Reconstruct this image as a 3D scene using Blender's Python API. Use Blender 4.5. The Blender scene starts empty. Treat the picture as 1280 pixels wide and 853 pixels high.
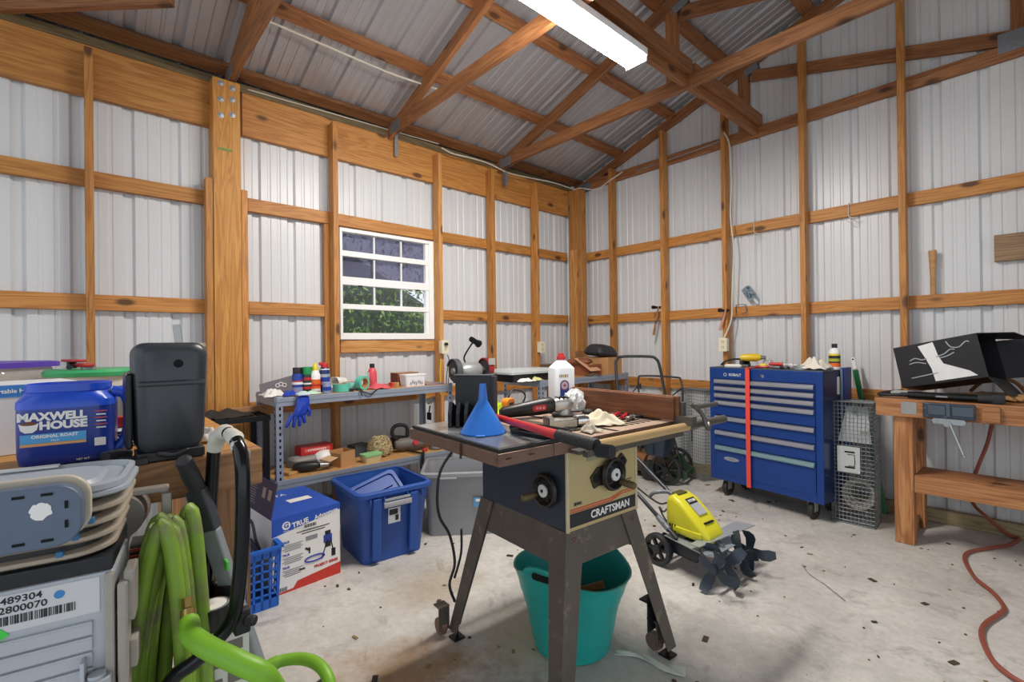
LAMP, SKY, EXPO = 92.0, 0.85, 0.66
import bpy, bmesh, math, random
from mathutils import Vector, Matrix, Euler
random.seed(7)
V = Vector
PI = math.pi
scn = bpy.context.scene
COL = scn.collection

# ------------------------------------------------------------------ camera (solved from the room's own lines)
FPX = 601.0
CAM = V((3.571, -4.227, 1.215))
_yaw, _roll, _pit = math.radians(48.0), -0.0117, 0.0038
_F = V((-math.sin(_yaw), math.cos(_yaw), 0)); _R = V((math.cos(_yaw), math.sin(_yaw), 0)); _U = V((0, 0, 1))
F2 = _F*math.cos(_pit) + _U*math.sin(_pit); U2 = -_F*math.sin(_pit) + _U*math.cos(_pit)
R3 = _R*math.cos(_roll) + U2*math.sin(_roll); U3 = -_R*math.sin(_roll) + U2*math.cos(_roll)
def _ray(px, py): return F2 + R3*((px-640)/FPX) - U3*((py-426.5)/FPX)
def PX(px, py, x): r = _ray(px, py); return CAM + r*((x-CAM.x)/r.x)
def PY(px, py, y): r = _ray(px, py); return CAM + r*((y-CAM.y)/r.y)
def PZ(px, py, z): r = _ray(px, py); return CAM + r*((z-CAM.z)/r.z)
def PD(px, py, d): return CAM + _ray(px, py)*d

cam_d = bpy.data.cameras.new('camera'); cam = bpy.data.objects.new('camera', cam_d); COL.objects.link(cam)
cam_d.sensor_width = 36.0; cam_d.lens = FPX/1280*36; cam_d.clip_start = 0.05; cam_d.clip_end = 200
_m = Matrix((R3, U3, -F2)).transposed().to_4x4(); _m.translation = CAM; cam.matrix_world = _m
scn.camera = cam
scn.view_settings.view_transform = 'Standard'; scn.view_settings.look = 'None'
scn.view_settings.gamma = 1.0; scn.view_settings.use_curve_mapping = False

# ------------------------------------------------------------------ materials
def lin(h):
    h = h.lstrip('#'); o = []
    for i in (0, 2, 4):
        c = int(h[i:i+2], 16)/255
        o.append(c/12.92 if c <= .04045 else ((c+.055)/1.055)**2.4)
    return (o[0], o[1], o[2], 1)
_mc = {}
def _new(name):
    m = bpy.data.materials.new(name); m.use_nodes = True
    nt = m.node_tree; b = nt.nodes['Principled BSDF']
    return m, nt, b
def plain(name, hexv, rough=.5, metal=0., var=.10, scale=14., spec=.5, bump=0., dirt=None, coat=0.):
    """one colour with a little procedural unevenness (and optional dirt blotches)"""
    if name in _mc: return _mc[name]
    m, nt, b = _new(name); N = nt.nodes; L = nt.links
    tc = N.new('ShaderNodeTexCoord'); no = N.new('ShaderNodeTexNoise'); no.inputs['Scale'].default_value = scale; no.inputs['Detail'].default_value = 5
    L.new(tc.outputs['Object'], no.inputs['Vector'])
    c = lin(hexv); mx = N.new('ShaderNodeMix'); mx.data_type = 'RGBA'
    mx.inputs[6].default_value = (c[0]*(1-var), c[1]*(1-var), c[2]*(1-var), 1)
    mx.inputs[7].default_value = (min(1, c[0]*(1+var)), min(1, c[1]*(1+var)), min(1, c[2]*(1+var)), 1)
    L.new(no.outputs['Fac'], mx.inputs[0]); out = mx.outputs[2]
    if dirt:
        n2 = N.new('ShaderNodeTexNoise'); n2.inputs['Scale'].default_value = dirt[1]; n2.inputs['Detail'].default_value = 8; n2.inputs['Roughness'].default_value = .7
        L.new(tc.outputs['Object'], n2.inputs['Vector'])
        cr = N.new('ShaderNodeValToRGB'); cr.color_ramp.elements[0].position = dirt[2]; cr.color_ramp.elements[1].position = dirt[2]+.15
        L.new(n2.outputs['Fac'], cr.inputs[0])
        m2 = N.new('ShaderNodeMix'); m2.data_type = 'RGBA'; m2.inputs[7].default_value = lin(dirt[0])
        L.new(cr.outputs[0], m2.inputs[0]); L.new(out, m2.inputs[6]); out = m2.outputs[2]
    L.new(out, b.inputs['Base Color'])
    b.inputs['Roughness'].default_value = rough; b.inputs['Metallic'].default_value = metal
    b.inputs['Specular IOR Level'].default_value = spec
    if coat: b.inputs['Coat Weight'].default_value = coat
    if bump:
        bp = N.new('ShaderNodeBump'); bp.inputs['Strength'].default_value = bump; bp.inputs['Distance'].default_value = .01
        L.new(no.outputs['Fac'], bp.inputs['Height']); L.new(bp.outputs[0], b.inputs['Normal'])
    _mc[name] = m; return m
def wood(name, light, mid, dark, rough=.55, knots=True, seed=0.):
    """lumber: grain runs along the object's own X axis"""
    if name in _mc: return _mc[name]
    m, nt, b = _new(name); N = nt.nodes; L = nt.links
    tc = N.new('ShaderNodeTexCoord'); oi = N.new('ShaderNodeObjectInfo')
    ad = N.new('ShaderNodeVectorMath'); ad.operation = 'ADD'; sc = N.new('ShaderNodeVectorMath'); sc.operation = 'SCALE'
    cb = N.new('ShaderNodeCombineXYZ')
    for k in range(3): L.new(oi.outputs['Random'], cb.inputs[k])
    sc.inputs['Scale'].default_value = 37.; L.new(cb.outputs[0], sc.inputs[0])
    L.new(tc.outputs['Object'], ad.inputs[0]); L.new(sc.outputs[0], ad.inputs[1])
    mp = N.new('ShaderNodeMapping'); mp.inputs['Scale'].default_value = (1.1, 17, 17); L.new(ad.outputs[0], mp.inputs[0])
    n1 = N.new('ShaderNodeTexNoise'); n1.inputs['Scale'].default_value = 1.0; n1.inputs['Detail'].default_value = 3; n1.inputs['Distortion'].default_value = .6
    L.new(mp.outputs[0], n1.inputs['Vector'])
    mp2 = N.new('ShaderNodeMapping'); mp2.inputs['Scale'].default_value = (3, 140, 140); L.new(ad.outputs[0], mp2.inputs[0])
    n2 = N.new('ShaderNodeTexNoise'); n2.inputs['Scale'].default_value = 1.0; n2.inputs['Detail'].default_value = 2; L.new(mp2.outputs[0], n2.inputs['Vector'])
    wv = N.new('ShaderNodeMath'); wv.operation = 'MULTIPLY'; wv.inputs[1].default_value = 46.; L.new(n1.outputs['Fac'], wv.inputs[0])
    sn = N.new('ShaderNodeMath'); sn.operation = 'SINE'; L.new(wv.outputs[0], sn.inputs[0])
    ma = N.new('ShaderNodeMath'); ma.operation = 'MULTIPLY_ADD'; ma.inputs[1].default_value = .13; L.new(sn.outputs[0], ma.inputs[0])
    mb = N.new('ShaderNodeMath'); mb.operation = 'MULTIPLY_ADD'; mb.inputs[1].default_value = .5; mb.inputs[2].default_value = .24; L.new(n2.outputs['Fac'], mb.inputs[0])
    L.new(mb.outputs[0], ma.inputs[2])
    cr = N.new('ShaderNodeValToRGB'); e = cr.color_ramp.elements
    e[0].position = .2; e[0].color = lin(dark); e[1].position = .78; e[1].color = lin(light)
    x = e.new(.48); x.color = lin(mid)
    L.new(ma.outputs[0], cr.inputs[0]); out = cr.outputs[0]
    # each board a little lighter or darker
    hv = N.new('ShaderNodeHueSaturation'); mr = N.new('ShaderNodeMapRange'); mr.inputs[3].default_value = .84; mr.inputs[4].default_value = 1.12
    L.new(oi.outputs['Random'], mr.inputs[0]); L.new(mr.outputs[0], hv.inputs['Value']); L.new(out, hv.inputs['Color']); out = hv.outputs[0]
    if knots:
        mp3 = N.new('ShaderNodeMapping'); mp3.inputs['Scale'].default_value = (3.2, 7, 7); L.new(ad.outputs[0], mp3.inputs[0])
        vo = N.new('ShaderNodeTexVoronoi'); vo.inputs['Scale'].default_value = 1.; L.new(mp3.outputs[0], vo.inputs['Vector'])
        kr = N.new('ShaderNodeValToRGB'); k = kr.color_ramp.elements
        k[0].position = .10; k[0].color = (.85, .85, .85, 1); k[1].position = .19; k[1].color = (0, 0, 0, 1)
        L.new(vo.outputs['Distance'], kr.inputs[0])
        mk = N.new('ShaderNodeMix'); mk.data_type = 'RGBA'; mk.inputs[7].default_value = lin('#3d2010'); L.new(kr.outputs[0], mk.inputs[0]); L.new(out, mk.inputs[6]); out = mk.outputs[2]
    L.new(out, b.inputs['Base Color']); b.inputs['Roughness'].default_value = rough
    bp = N.new('ShaderNodeBump'); bp.inputs['Strength'].default_value = .15; bp.inputs['Distance'].default_value = .004
    L.new(ma.outputs[0], bp.inputs['Height']); L.new(bp.outputs[0], b.inputs['Normal'])
    _mc[name] = m; return m
def concrete():
    m, nt, b = _new('concrete'); N = nt.nodes; L = nt.links
    tc = N.new('ShaderNodeTexCoord')
    def noise(s, d=6, r=.6, dist=0.):
        n = N.new('ShaderNodeTexNoise'); n.inputs['Scale'].default_value = s; n.inputs['Detail'].default_value = d; n.inputs['Roughness'].default_value = r; n.inputs['Distortion'].default_value = dist
        L.new(tc.outputs['Object'], n.inputs['Vector']); return n.outputs['Fac']
    def ramp(v, p0, c0, p1, c1):
        r = N.new('ShaderNodeValToRGB'); e = r.color_ramp.elements; e[0].position = p0; e[0].color = c0; e[1].position = p1; e[1].color = c1
        L.new(v, r.inputs[0]); return r.outputs[0]
    def mix(f, a, bb, kind='MIX'):
        x = N.new('ShaderNodeMix'); x.data_type = 'RGBA'; x.blend_type = kind
        for i, v in ((0, f), (6, a), (7, bb)):
            if isinstance(v, (tuple, float)): x.inputs[i].default_value = v
            else: L.new(v, x.inputs[i])
        return x.outputs[2]
    W, K = (1, 1, 1, 1), (0, 0, 0, 1)
    base = ramp(noise(1.6, 8, .65), .3, lin('#b3b0aa'), .68, lin('#d9d6d0'))
    fine = ramp(noise(28, 6, .7), .35, (.84, .84, .84, 1), .62, (1, 1, 1, 1))
    c = mix(1., base, fine, 'MULTIPLY')
    c = mix(ramp(noise(4.5, 8, .72, .8), .54, K, .70, (.75, .75, .75, 1)), c, lin('#8b8782'))
    c = mix(ramp(noise(3.1, 9, .75, .4), .58, K, .72, (.6, .6, .6, 1)), c, lin('#a3947c'))
    c = mix(ramp(noise(60, 3, .6), .70, K, .745, (.8, .8, .8, 1)), c, lin('#4a4038'))     # flecks of dirt
    # an old rusty stain beside the saw and a dark grey patch in front of it
    for (cx, cy, rr, hexv, k) in ((2.02, -3.35, .34, '#9a7440', .75), (2.15, -2.85, .30, '#b3a47a', .5), (2.35, -3.25, .30, '#4d4b4a', .6), (1.5, -2.9, .3, '#a58a5c', .35), (2.75, -2.2, .35, '#5c5650', .3)):
        sb = N.new('ShaderNodeVectorMath'); sb.operation = 'DISTANCE'; L.new(tc.outputs['Object'], sb.inputs[0]); sb.inputs[1].default_value = (cx, cy, 0)
        wob = N.new('ShaderNodeMath'); wob.operation = 'MULTIPLY_ADD'; wob.inputs[1].default_value = rr*2.2; wob.inputs[2].default_value = -rr*1.1; L.new(noise(5.5, 6, .7), wob.inputs[0])
        a2 = N.new('ShaderNodeMath'); a2.operation = 'ADD'; L.new(sb.outputs['Value'], a2.inputs[0]); L.new(wob.outputs[0], a2.inputs[1])
        c = mix(ramp(a2.outputs[0], rr*.25, (k, k, k, 1), rr, K), c, lin(hexv))
    L.new(c, b.inputs['Base Color']); b.inputs['Roughness'].default_value = .72
    bp = N.new('ShaderNodeBump'); bp.inputs['Strength'].default_value = .25; bp.inputs['Distance'].default_value = .01
    L.new(noise(20, 8, .7), bp.inputs['Height']); L.new(bp.outputs[0], b.inputs['Normal'])
    return m
def glassy(name, hexv, mixf=.12, rough=.05, tint='#ffffff', diffuse=None):
    """thin see-through sheet: a tinted clear part plus a gloss (and, for screens and cloudy plastic, a diffuse) part"""
    if name in _mc: return _mc[name]
    m, nt, b = _new(name); N = nt.nodes; L = nt.links; N.remove(b)
    o = N['Material Output']; tr = N.new('ShaderNodeBsdfTransparent'); tr.inputs[0].default_value = lin(tint)
    gl = N.new('ShaderNodeBsdfGlossy'); gl.inputs['Roughness'].default_value = rough; gl.inputs['Color'].default_value = lin(hexv)
    lw = N.new('ShaderNodeLayerWeight'); lw.inputs[0].default_value = .5; fr = N.new('ShaderNodeMath'); fr.operation = 'POWER'; fr.inputs[1].default_value = 4.0; L.new(lw.outputs['Facing'], fr.inputs[0])
    ad = N.new('ShaderNodeMath'); ad.operation = 'ADD'; ad.inputs[1].default_value = mixf*.3; L.new(fr.outputs[0], ad.inputs[0])
    mx = N.new('ShaderNodeMixShader'); L.new(ad.outputs[0], mx.inputs[0]); L.new(tr.outputs[0], mx.inputs[1]); L.new(gl.outputs[0], mx.inputs[2]); out = mx.outputs[0]
    if diffuse:
        df = N.new('ShaderNodeBsdfDiffuse'); df.inputs[0].default_value = lin(diffuse[0])
        m2 = N.new('ShaderNodeMixShader'); m2.inputs[0].default_value = diffuse[1]; L.new(out, m2.inputs[1]); L.new(df.outputs[0], m2.inputs[2]); out = m2.outputs[0]
    L.new(out, o.inputs[0]); _mc[name] = m; return m
def emit(name, hexv, s):
    if name in _mc: return _mc[name]
    m, nt, b = _new(name); b.inputs['Emission Color'].default_value = lin(hexv); b.inputs['Emission Strength'].default_value = s
    b.inputs['Base Color'].default_value = lin('#ffffff'); _mc[name] = m; return m

PINE = wood('pine', '#cd9550', '#bb7d3b', '#94602b')
PINEW = wood('pine_window', '#d6a668', '#c38848', '#a0662f')
RAFT = wood('rafter', '#a87548', '#925f38', '#6d4226')
TREAT = wood('treated', '#7b6a4a', '#665638', '#4b3f2a', knots=False)
PLATE = wood('plate_wood', '#96673c', '#7d5230', '#5c3a20')
OLDW = wood('old_wood', '#b98a5c', '#a2744a', '#7b5333')
BENCHW = wood('bench_wood', '#c08a5a', '#a36c40', '#7a4927')
DARKW = wood('fence_wood', '#8a5a38', '#744628', '#573019', knots=False)
PLY = wood('particle', '#c59a66', '#b58956', '#9c7344', knots=False)
WALLW = plain('wall_white', '#d6d8da', .34, 0, .03, 3.)
ROOFM = plain('roof_steel', '#b6b8be', .36, .5, .08, 2.5)
CONC = concrete()
GALV = plain('galvanised', '#a9adb0', .42, .8, .12, 30.)
ZINC = plain('gusset', '#8d9296', .5, .6, .25, 60.)
CHROME = plain('chrome', '#c9cbcd', .2, 1., .05, 10.)
STEEL = plain('steel', '#9a9a98', .38, .85, .12, 20.)
SHELFG = plain('shelf_grey', '#9aa3b2', .42, .35, .05, 10.)
BLK = plain('black_plastic', '#1b1c1f', .45, 0, .2, 12.)
BLKM = plain('black_metal', '#17181a', .3, .4, .15, 12.)
BLKR = plain('black_rubber', '#232427', .65, 0, .15, 25.)
GREYD = plain('dark_grey', '#4b4e54', .5, 0, .1, 10.)
GREYM = plain('mid_grey', '#8a8d92', .5, 0, .1, 10.)
WHITE = plain('white', '#ecebe8', .5, 0, .03, 8.)
VINYL = plain('vinyl', '#f2f3f2', .35, 0, .02, 6.)
CREAM = plain('cream_plastic', '#e6dfc4', .4, 0, .03, 8.)
RED = plain('red_plastic', '#c0282a', .4, 0, .08, 10.)
ORANGE = plain('orange', '#e0671f', .45, 0, .08, 10.)
YELLOW = plain('yellow', '#e6d02e', .4, 0, .06, 10.)
BLUE = plain('blue_print', '#1d3f9e', .45, 0, .05, 8.)
LBLUE = plain('light_blue', '#4fa3dc', .5, 0, .05, 8.)
GREEN = plain('green_plastic', '#1f8a4c', .45, 0, .06, 8.)
CARD = plain('cardboard', '#b98a5a', .8, 0, .08, 8.)
PAPER = plain('paper', '#e4e2dc', .8, 0, .04, 8.)
INK = plain('ink', '#202226', .6, 0, .05, 8.)
SLOT = plain('slot', '#07080a', .9, 0, .05, 8.)

# ------------------------------------------------------------------ mesh builder
class B:
    def __init__(s): s.bm = bmesh.new()
    def _t(s, vs, M):
        if M is not None:
            for v in vs: v.co = M @ v.co
    def box(s, c, d, M=None, mi=0, bev=0., seg=2):
        c = V(c); h = V(d)*.5; vs = []
        for dx in (-1, 1):
            for dy in (-1, 1):
                for dz in (-1, 1): vs.append(s.bm.verts.new((c.x+dx*h.x, c.y+dy*h.y, c.z+dz*h.z)))
        fs = [s.bm.faces.new([vs[i] for i in q]) for q in ((0,1,3,2),(4,6,7,5),(0,4,5,1),(2,3,7,6),(0,2,6,4),(1,5,7,3))]
        for f in fs: f.material_index = mi
        if bev > 0:
            es = list({e for f in fs for e in f.edges})
            r = bmesh.ops.bevel(s.bm, geom=es, offset=bev, segments=seg, affect='EDGES', profile=.5)
            vs = list({v for f in r['faces'] for v in f.verts} | {v for v in vs if v.is_valid})
            for f in r['faces']: f.material_index = mi
        s._t(vs, M); return s
    def ring(s, c, ax, r, n, up=None):
        ax = V(ax).normalized(); u = V(up) if up else (V((0, 0, 1)) if abs(ax.z) < .9 else V((1, 0, 0)))
        a = ax.cross(u).normalized(); b = a.cross(ax)
        r2 = r if isinstance(r, tuple) else (r, r)
        return [s.bm.verts.new(V(c)+a*math.cos(2*PI*k/n)*r2[0]+b*math.sin(2*PI*k/n)*r2[1]) for k in range(n)]
    def _skin(s, A, C, mi, sm=True):
        n = len(A)
        for k in range(n):
            f = s.bm.faces.new((A[k], A[(k+1) % n], C[(k+1) % n], C[k])); f.material_index = mi; f.smooth = sm
    def cyl(s, p0, p1, r0, r1=None, n=16, mi=0, caps=True, M=None):
        r1 = r0 if r1 is None else r1; ax = V(p1)-V(p0)
        A = s.ring(p0, ax, r0, n); C = s.ring(p1, ax, r1, n); s._skin(A, C, mi)
        if caps:
            for q in (list(reversed(A)), C): f = s.bm.faces.new(q); f.material_index = mi
        s._t(A+C, M); return s
    def tube(s, pts, r, n=8, mi=0, closed=False, smooth=0, M=None, rads=None):
        pts = [V(p) for p in pts]
        if smooth: pts = spline(pts, smooth, closed)
        m = len(pts); rings = []; up = None
        for i in range(m):
            a = pts[(i-1) % m] if (closed or i > 0) else pts[i]; c = pts[(i+1) % m] if (closed or i < m-1) else pts[i]
            t = (c-a).normalized() if (c-a).length > 1e-9 else V((0, 0, 1))
            if up is None: up = V((0, 0, 1)) if abs(t.z) < .9 else V((1, 0, 0))
            side = t.cross(up).normalized(); up = side.cross(t).normalized()
            rr = rads[min(len(rads)-1, int(i*len(rads)/m))] if rads else r
            rings.append([s.bm.verts.new(pts[i]+side*math.cos(2*PI*k/n)*rr+up*math.sin(2*PI*k/n)*rr) for k in range(n)])
        for i in range(m-1): s._skin(rings[i], rings[i+1], mi)
        if closed: s._skin(rings[-1], rings[0], mi)
        else:
            for q in (list(reversed(rings[0])), rings[-1]): f = s.bm.faces.new(q); f.material_index = mi
        s._t([v for q in rings for v in q], M); return s
    def lathe(s, prof, n=24, c=(0, 0, 0), mi=0, M=None, sx=1., sy=1., mis=None):
        rings = []; c = V(c); al = []
        for (r, z) in prof:
            if r < 1e-6: q = [s.bm.verts.new(c+V((0, 0, z)))]
            else: q = [s.bm.verts.new(c+V((r*sx*math.cos(2*PI*k/n), r*sy*math.sin(2*PI*k/n), z))) for k in range(n)]
            rings.append(q); al += q
        for i in range(len(rings)-1):
            A, C = rings[i], rings[i+1]; m_ = mis[i] if mis else mi
            for k in range(n):
                k2 = (k+1) % n
                if len(A) == 1 and len(C) == 1: continue
                if len(A) == 1: q = (A[0], C[k2], C[k])
                elif len(C) == 1: q = (A[k], A[k2], C[0])
                else: q = (A[k], A[k2], C[k2], C[k])
                f = s.bm.faces.new(q); f.smooth = True; f.material_index = m_
        s._t(al, M); return s
    def prism(s, poly, h, M=None, mi=0, mi_side=None, z0=0.):
        A = [s.bm.verts.new((p[0], p[1], z0)) for p in poly]; C = [s.bm.verts.new((p[0], p[1], z0+h)) for p in poly]; n = len(A)
        f = s.bm.faces.new(list(reversed(A))); f.material_index = mi
        f = s.bm.faces.new(C); f.material_index = mi
        for k in range(n):
            f = s.bm.faces.new((A[k], A[(k+1) % n], C[(k+1) % n], C[k])); f.material_index = mi if mi_side is None else mi_side
        s._t(A+C, M); return s
    def quad(s, *p, mi=0, sm=False):
        f = s.bm.faces.new([s.bm.verts.new(V(q)) for q in p]); f.material_index = mi; f.smooth = sm; return s
    def loft(s, loops, mi=0, caps=(True, True), sm=True, M=None, mis=None):
        R = [[s.bm.verts.new(V(p)) for p in lp] for lp in loops]
        for i in range(len(R)-1): s._skin(R[i], R[i+1], mis[i] if mis else mi, sm)
        if caps[0]: f = s.bm.faces.new(list(reversed(R[0]))); f.material_index = mis[0] if mis else mi
        if caps[1]: f = s.bm.faces.new(R[-1]); f.material_index = mis[-1] if mis else mi
        s._t([v for q in R for v in q], M); return s
    def done(s, name, mats, parent=None, label=None, cat=None, group=None, kind=None, loc=None, rot=None, M=None, bev=0., solid=0., sub=0, sharp=38, disp=0.):
        bmesh.ops.recalc_face_normals(s.bm, faces=s.bm.faces[:])
        me = bpy.data.meshes.new(name); s.bm.to_mesh(me); s.bm.free()
        for m in (mats if isinstance(mats, (list, tuple)) else [mats]): me.materials.append(m)
        if any(p.use_smooth for p in me.polygons): me.set_sharp_from_angle(angle=math.radians(sharp))
        o = bpy.data.objects.new(name, me); COL.objects.link(o)
        if parent: o.parent = parent
        if loc is not None: o.location = loc
        if rot is not None: o.rotation_euler = rot
        if M is not None: o.matrix_local = M
        if solid: q = o.modifiers.new('solid', 'SOLIDIFY'); q.thickness = abs(solid); q.offset = -1 if solid > 0 else 0
        if bev: q = o.modifiers.new('bevel', 'BEVEL'); q.width = bev; q.segments = 2; q.limit_method = 'ANGLE'; q.angle_limit = math.radians(40)
        if sub:
            q = o.modifiers.new('sub', 'SUBSURF'); q.levels = sub; q.render_levels = sub
        return tag(o, label, cat, group, kind)
def spline(pts, k, closed=False):
    out = []; n = len(pts)
    rng = range(n if closed else n-1)
    for i in rng:
        p = [pts[(i+j) % n] if closed else pts[max(0, min(n-1, i+j))] for j in (-1, 0, 1, 2)]
        for t_ in range(k):
            t = t_/k
            out.append(.5*((2*p[1])+(p[2]-p[0])*t+(2*p[0]-5*p[1]+4*p[2]-p[3])*t*t+(3*p[1]-p[0]-3*p[2]+p[3])*t**3))
    if not closed: out.append(pts[-1])
    return out
def tag(o, label=None, cat=None, group=None, kind=None):
    if label: o['label'] = label
    if cat: o['category'] = cat
    if group: o['group'] = group
    if kind: o['kind'] = kind
    return o
def thing(name, label, cat, loc=(0, 0, 0), rz=0., group=None, rot=None):
    o = bpy.data.objects.new(name, None); COL.objects.link(o); o.empty_display_size = .05
    o.location = loc; o.rotation_euler = rot if rot else (0, 0, rz)
    return tag(o, label, cat, group)
def dup(root, loc, rz=None, label=None, group=None):
    r = root.copy(); COL.objects.link(r); r.location = loc
    if rz is not None: r.rotation_euler = (0, 0, rz)
    if label: r['label'] = label
    if group: r['group'] = group
    for ch in list(root.children):
        c = ch.copy(); COL.objects.link(c); c.parent = r
        for g in ch.children:
            d = g.copy(); COL.objects.link(d); d.parent = c
    return r
def axes(o, x, y, z):
    m = Matrix((V(x).normalized(), V(y).normalized(), V(z).normalized())).transposed().to_4x4(); m.translation = V(o); return m
def lumber(name, p0, p1, h, t, mat, up=(0, 0, 1), parent=None, label=None, cat=None, group=None, kind=None, bev=.003):
    """a board from p0 to p1 along its centre line; h across (towards UP), t thick"""
    p0, p1 = V(p0), V(p1); x = (p1-p0).normalized(); u = V(up); y = u.cross(x).normalized(); z = x.cross(y); L = (p1-p0).length
    b = B().box((0, 0, 0), (L, t, h))
    return b.done(name, mat, parent, label, cat, group, kind, M=axes((p0+p1)/2, x, y, z), bev=bev)
def text(name, s, size, M, mat, parent, align='CENTER', ext=.0004, sx=1., bold=0.):
    cu = bpy.data.curves.new(name, 'FONT'); cu.body = s; cu.size = size; cu.align_x = align; cu.align_y = 'CENTER'; cu.extrude = ext; cu.offset = bold
    cu.resolution_u = 3
    o = bpy.data.objects.new(name, cu); COL.objects.link(o)
    me = bpy.data.meshes.new_from_object(o); COL.objects.unlink(o); bpy.data.objects.remove(o)
    me.materials.clear(); me.materials.append(mat)
    t = bpy.data.objects.new(name, me); COL.objects.link(t); t.parent = parent
    t.matrix_local = M @ Matrix.Diagonal((sx, 1, 1, 1)); return t
def rrect(w, h, r, n=5, cx=0., cy=0.):
    o = []
    for (sx, sy, a0) in ((1, 1, 0), (-1, 1, 90), (-1, -1, 180), (1, -1, 270)):
        for k in range(n+1):
            a = math.radians(a0+90*k/n); o.append((cx+sx*(w/2-r)+r*math.cos(a), cy+sy*(h/2-r)+r*math.sin(a)))
    return o
def rr3(w, h, r, z, n=5, cx=0., cy=0.): return [(x, y, z) for x, y in rrect(w, h, r, n, cx, cy)]
def face_front(x0, y, z0):      # decals on a face whose normal is local -Y
    return axes((x0, y, z0), (1, 0, 0), (0, 0, 1), (0, -1, 0))
def face_right(x, y0, z0):      # decals on a face whose normal is local +X
    return axes((x, y0, z0), (0, 1, 0), (0, 0, 1), (1, 0, 0))
# ================================================================== THE ROOM
SL = .333                                     # roof slope
def roof_z(x): return 3.016 + SL*(x if x < 3.49 else 6.98-x)
def rib_profile(a, b, cuts=(), pitch=.2286, off=.0):
    """(position, outward depth) along a ribbed metal sheet"""
    pts = []; k = math.floor((a-off)/pitch)-1
    while off+k*pitch < b+pitch:
        c = off+k*pitch
        for d, h in ((-.030, 0), (-.017, .018), (.017, .018), (.030, 0), (.070, 0), (.076, .004), (.088, .004), (.094, 0), (.134, 0), (.140, .004), (.152, .004), (.158, 0)):
            pts.append((c+d, h))
        k += 1
    pts = [p for p in pts if a < p[0] < b]
    def at(v):
        for i in range(len(pts)-1):
            if pts[i][0] <= v <= pts[i+1][0]:
                t = (v-pts[i][0])/(pts[i+1][0]-pts[i][0]); return pts[i][1]*(1-t)+pts[i+1][1]*t
        return 0.
    pts = [(a, 0.)]+pts+[(b, 0.)]+[(c, at(c)) for c in cuts]
    return sorted(pts)
WY0, WY1, WZ0, WZ1 = -2.757, -1.925, 1.255, 2.107     # window opening
b = B(); pr = rib_profile(-6.4, .04, (WY0, WY1), off=-4.461)
for (y0, h0), (y1, h1) in zip(pr, pr[1:]):
    for za, zb in ([(0, WZ0), (WZ1, 2.95)] if WY0-1e-6 <= (y0+y1)/2 <= WY1+1e-6 else [(0, 2.95)]):
        b.quad((-.042-h0, y0, za), (-.042-h1, y1, za), (-.042-h1, y1, zb), (-.042-h0, y0, zb))
b.done('wall_left', WALLW, kind='structure')
b = B(); pr = rib_profile(-.06, 7.05, (3.49,), off=2.409)
for (x0, h0), (x1, h1) in zip(pr, pr[1:]):
    b.quad((x0, .042+h0, 0), (x1, .042+h1, 0), (x1, .042+h1, roof_z(x1)+.03), (x0, .042+h0, roof_z(x0)+.03))
b.done('wall_back', WALLW, kind='structure')
b = B(); pr = rib_profile(-6.6, .3, off=-4.461)
for (y0, h0), (y1, h1) in zip(pr, pr[1:]):
    for xa, xb in ((-.25, 3.49), (3.49, 7.2)):
        b.quad((xa, y0, roof_z(xa)+h0), (xb, y0, roof_z(xb)+h0), (xb, y1, roof_z(xb)+h1), (xa, y1, roof_z(xa)+h1))
b.done('ceiling', ROOFM, kind='structure')
b = B(); b.box((2.2, -3.2, -.05), (13.6, 13.4, .1)); fl_o = b.done('floor', CONC, kind='structure')
cr = spline([PZ(x, y, .0012) for x, y in ((1003, 706), (1010, 716), (1020, 724), (1030, 730), (1040, 738), (1050, 746), (1057, 752))], 4); b = B(); rd = random.Random(6); wd_ = [.002+.007*rd.random()*(.4+.6*i/len(cr)) for i in range(len(cr))]
for i in range(len(cr)-1): b.quad(cr[i]+V((wd_[i], 0, 0)), cr[i+1]+V((wd_[i+1], 0, 0)), cr[i+1]-V((wd_[i+1], .003, 0)), cr[i]-V((wd_[i], .003, 0)))
b.done('floor_crack', plain('crack_grey', '#86817a', .9), fl_o)
lumber('baseboard_back', (.16, -.022, .045), (6.9, -.022, .045), .085, .04, wood('base_wood', '#a99a78', '#94845f', '#6d6046'), kind='structure')
lumber('baseboard_left', (-.0205, -6.3, .045), (-.0205, -.16, .045), .085, .038, wood('base_wood', '', '', ''), kind='structure')

# ---- left wall framing
G = 'horizontal girts of the left wall'
def girtL(y0, y1, z, label, t=.04, h=.089): lumber('wall_girt', (-.0205, y0, z), (-.0205, y1, z), h, t, PINE, label=label, cat='wooden girt', group='wall girts', kind='thing')
girtL(-6.3, -3.62, 2.165, 'upper girt on the left wall, left of the thick bolted post')
girtL(-3.38, -.16, 2.165, 'upper girt of the left wall running over the window to the corner')
girtL(-6.3, -3.62, 1.47, 'lower girt on the left wall, left of the thick bolted post')
girtL(-3.38, -2.872, 1.47, 'short lower girt between the bolted post and the window')
girtL(-1.88, -.16, 1.47, 'lower girt on the left wall between window and corner')
girtL(-6.3, -3.62, .79, 'girt low on the left wall behind the coffee can bench')
girtL(-3.38, -.16, .79, 'low girt of the left wall, just under the shelf tops')
STUD_G = 'vertical wall studs'
def studL(yr, lab, top=2.86, x0=.0005, mat=PINE): lumber('wall_stud', (x0+.0445, yr-.019, 0.001), (x0+.0445, yr-.019, top), .089, .038, mat, up=(1, 0, 0), label=lab, cat='wall stud', group=STUD_G, kind='thing')
YS = [PX(119, 400, .089).y, PX(424.5, 400, .089).y, PX(554.5, 400, .089).y, PX(620.5, 400, .089).y, PX(675, 400, .089).y]
studL(YS[0], 'lone stud on the left wall above the green-lidded tub')
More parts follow.
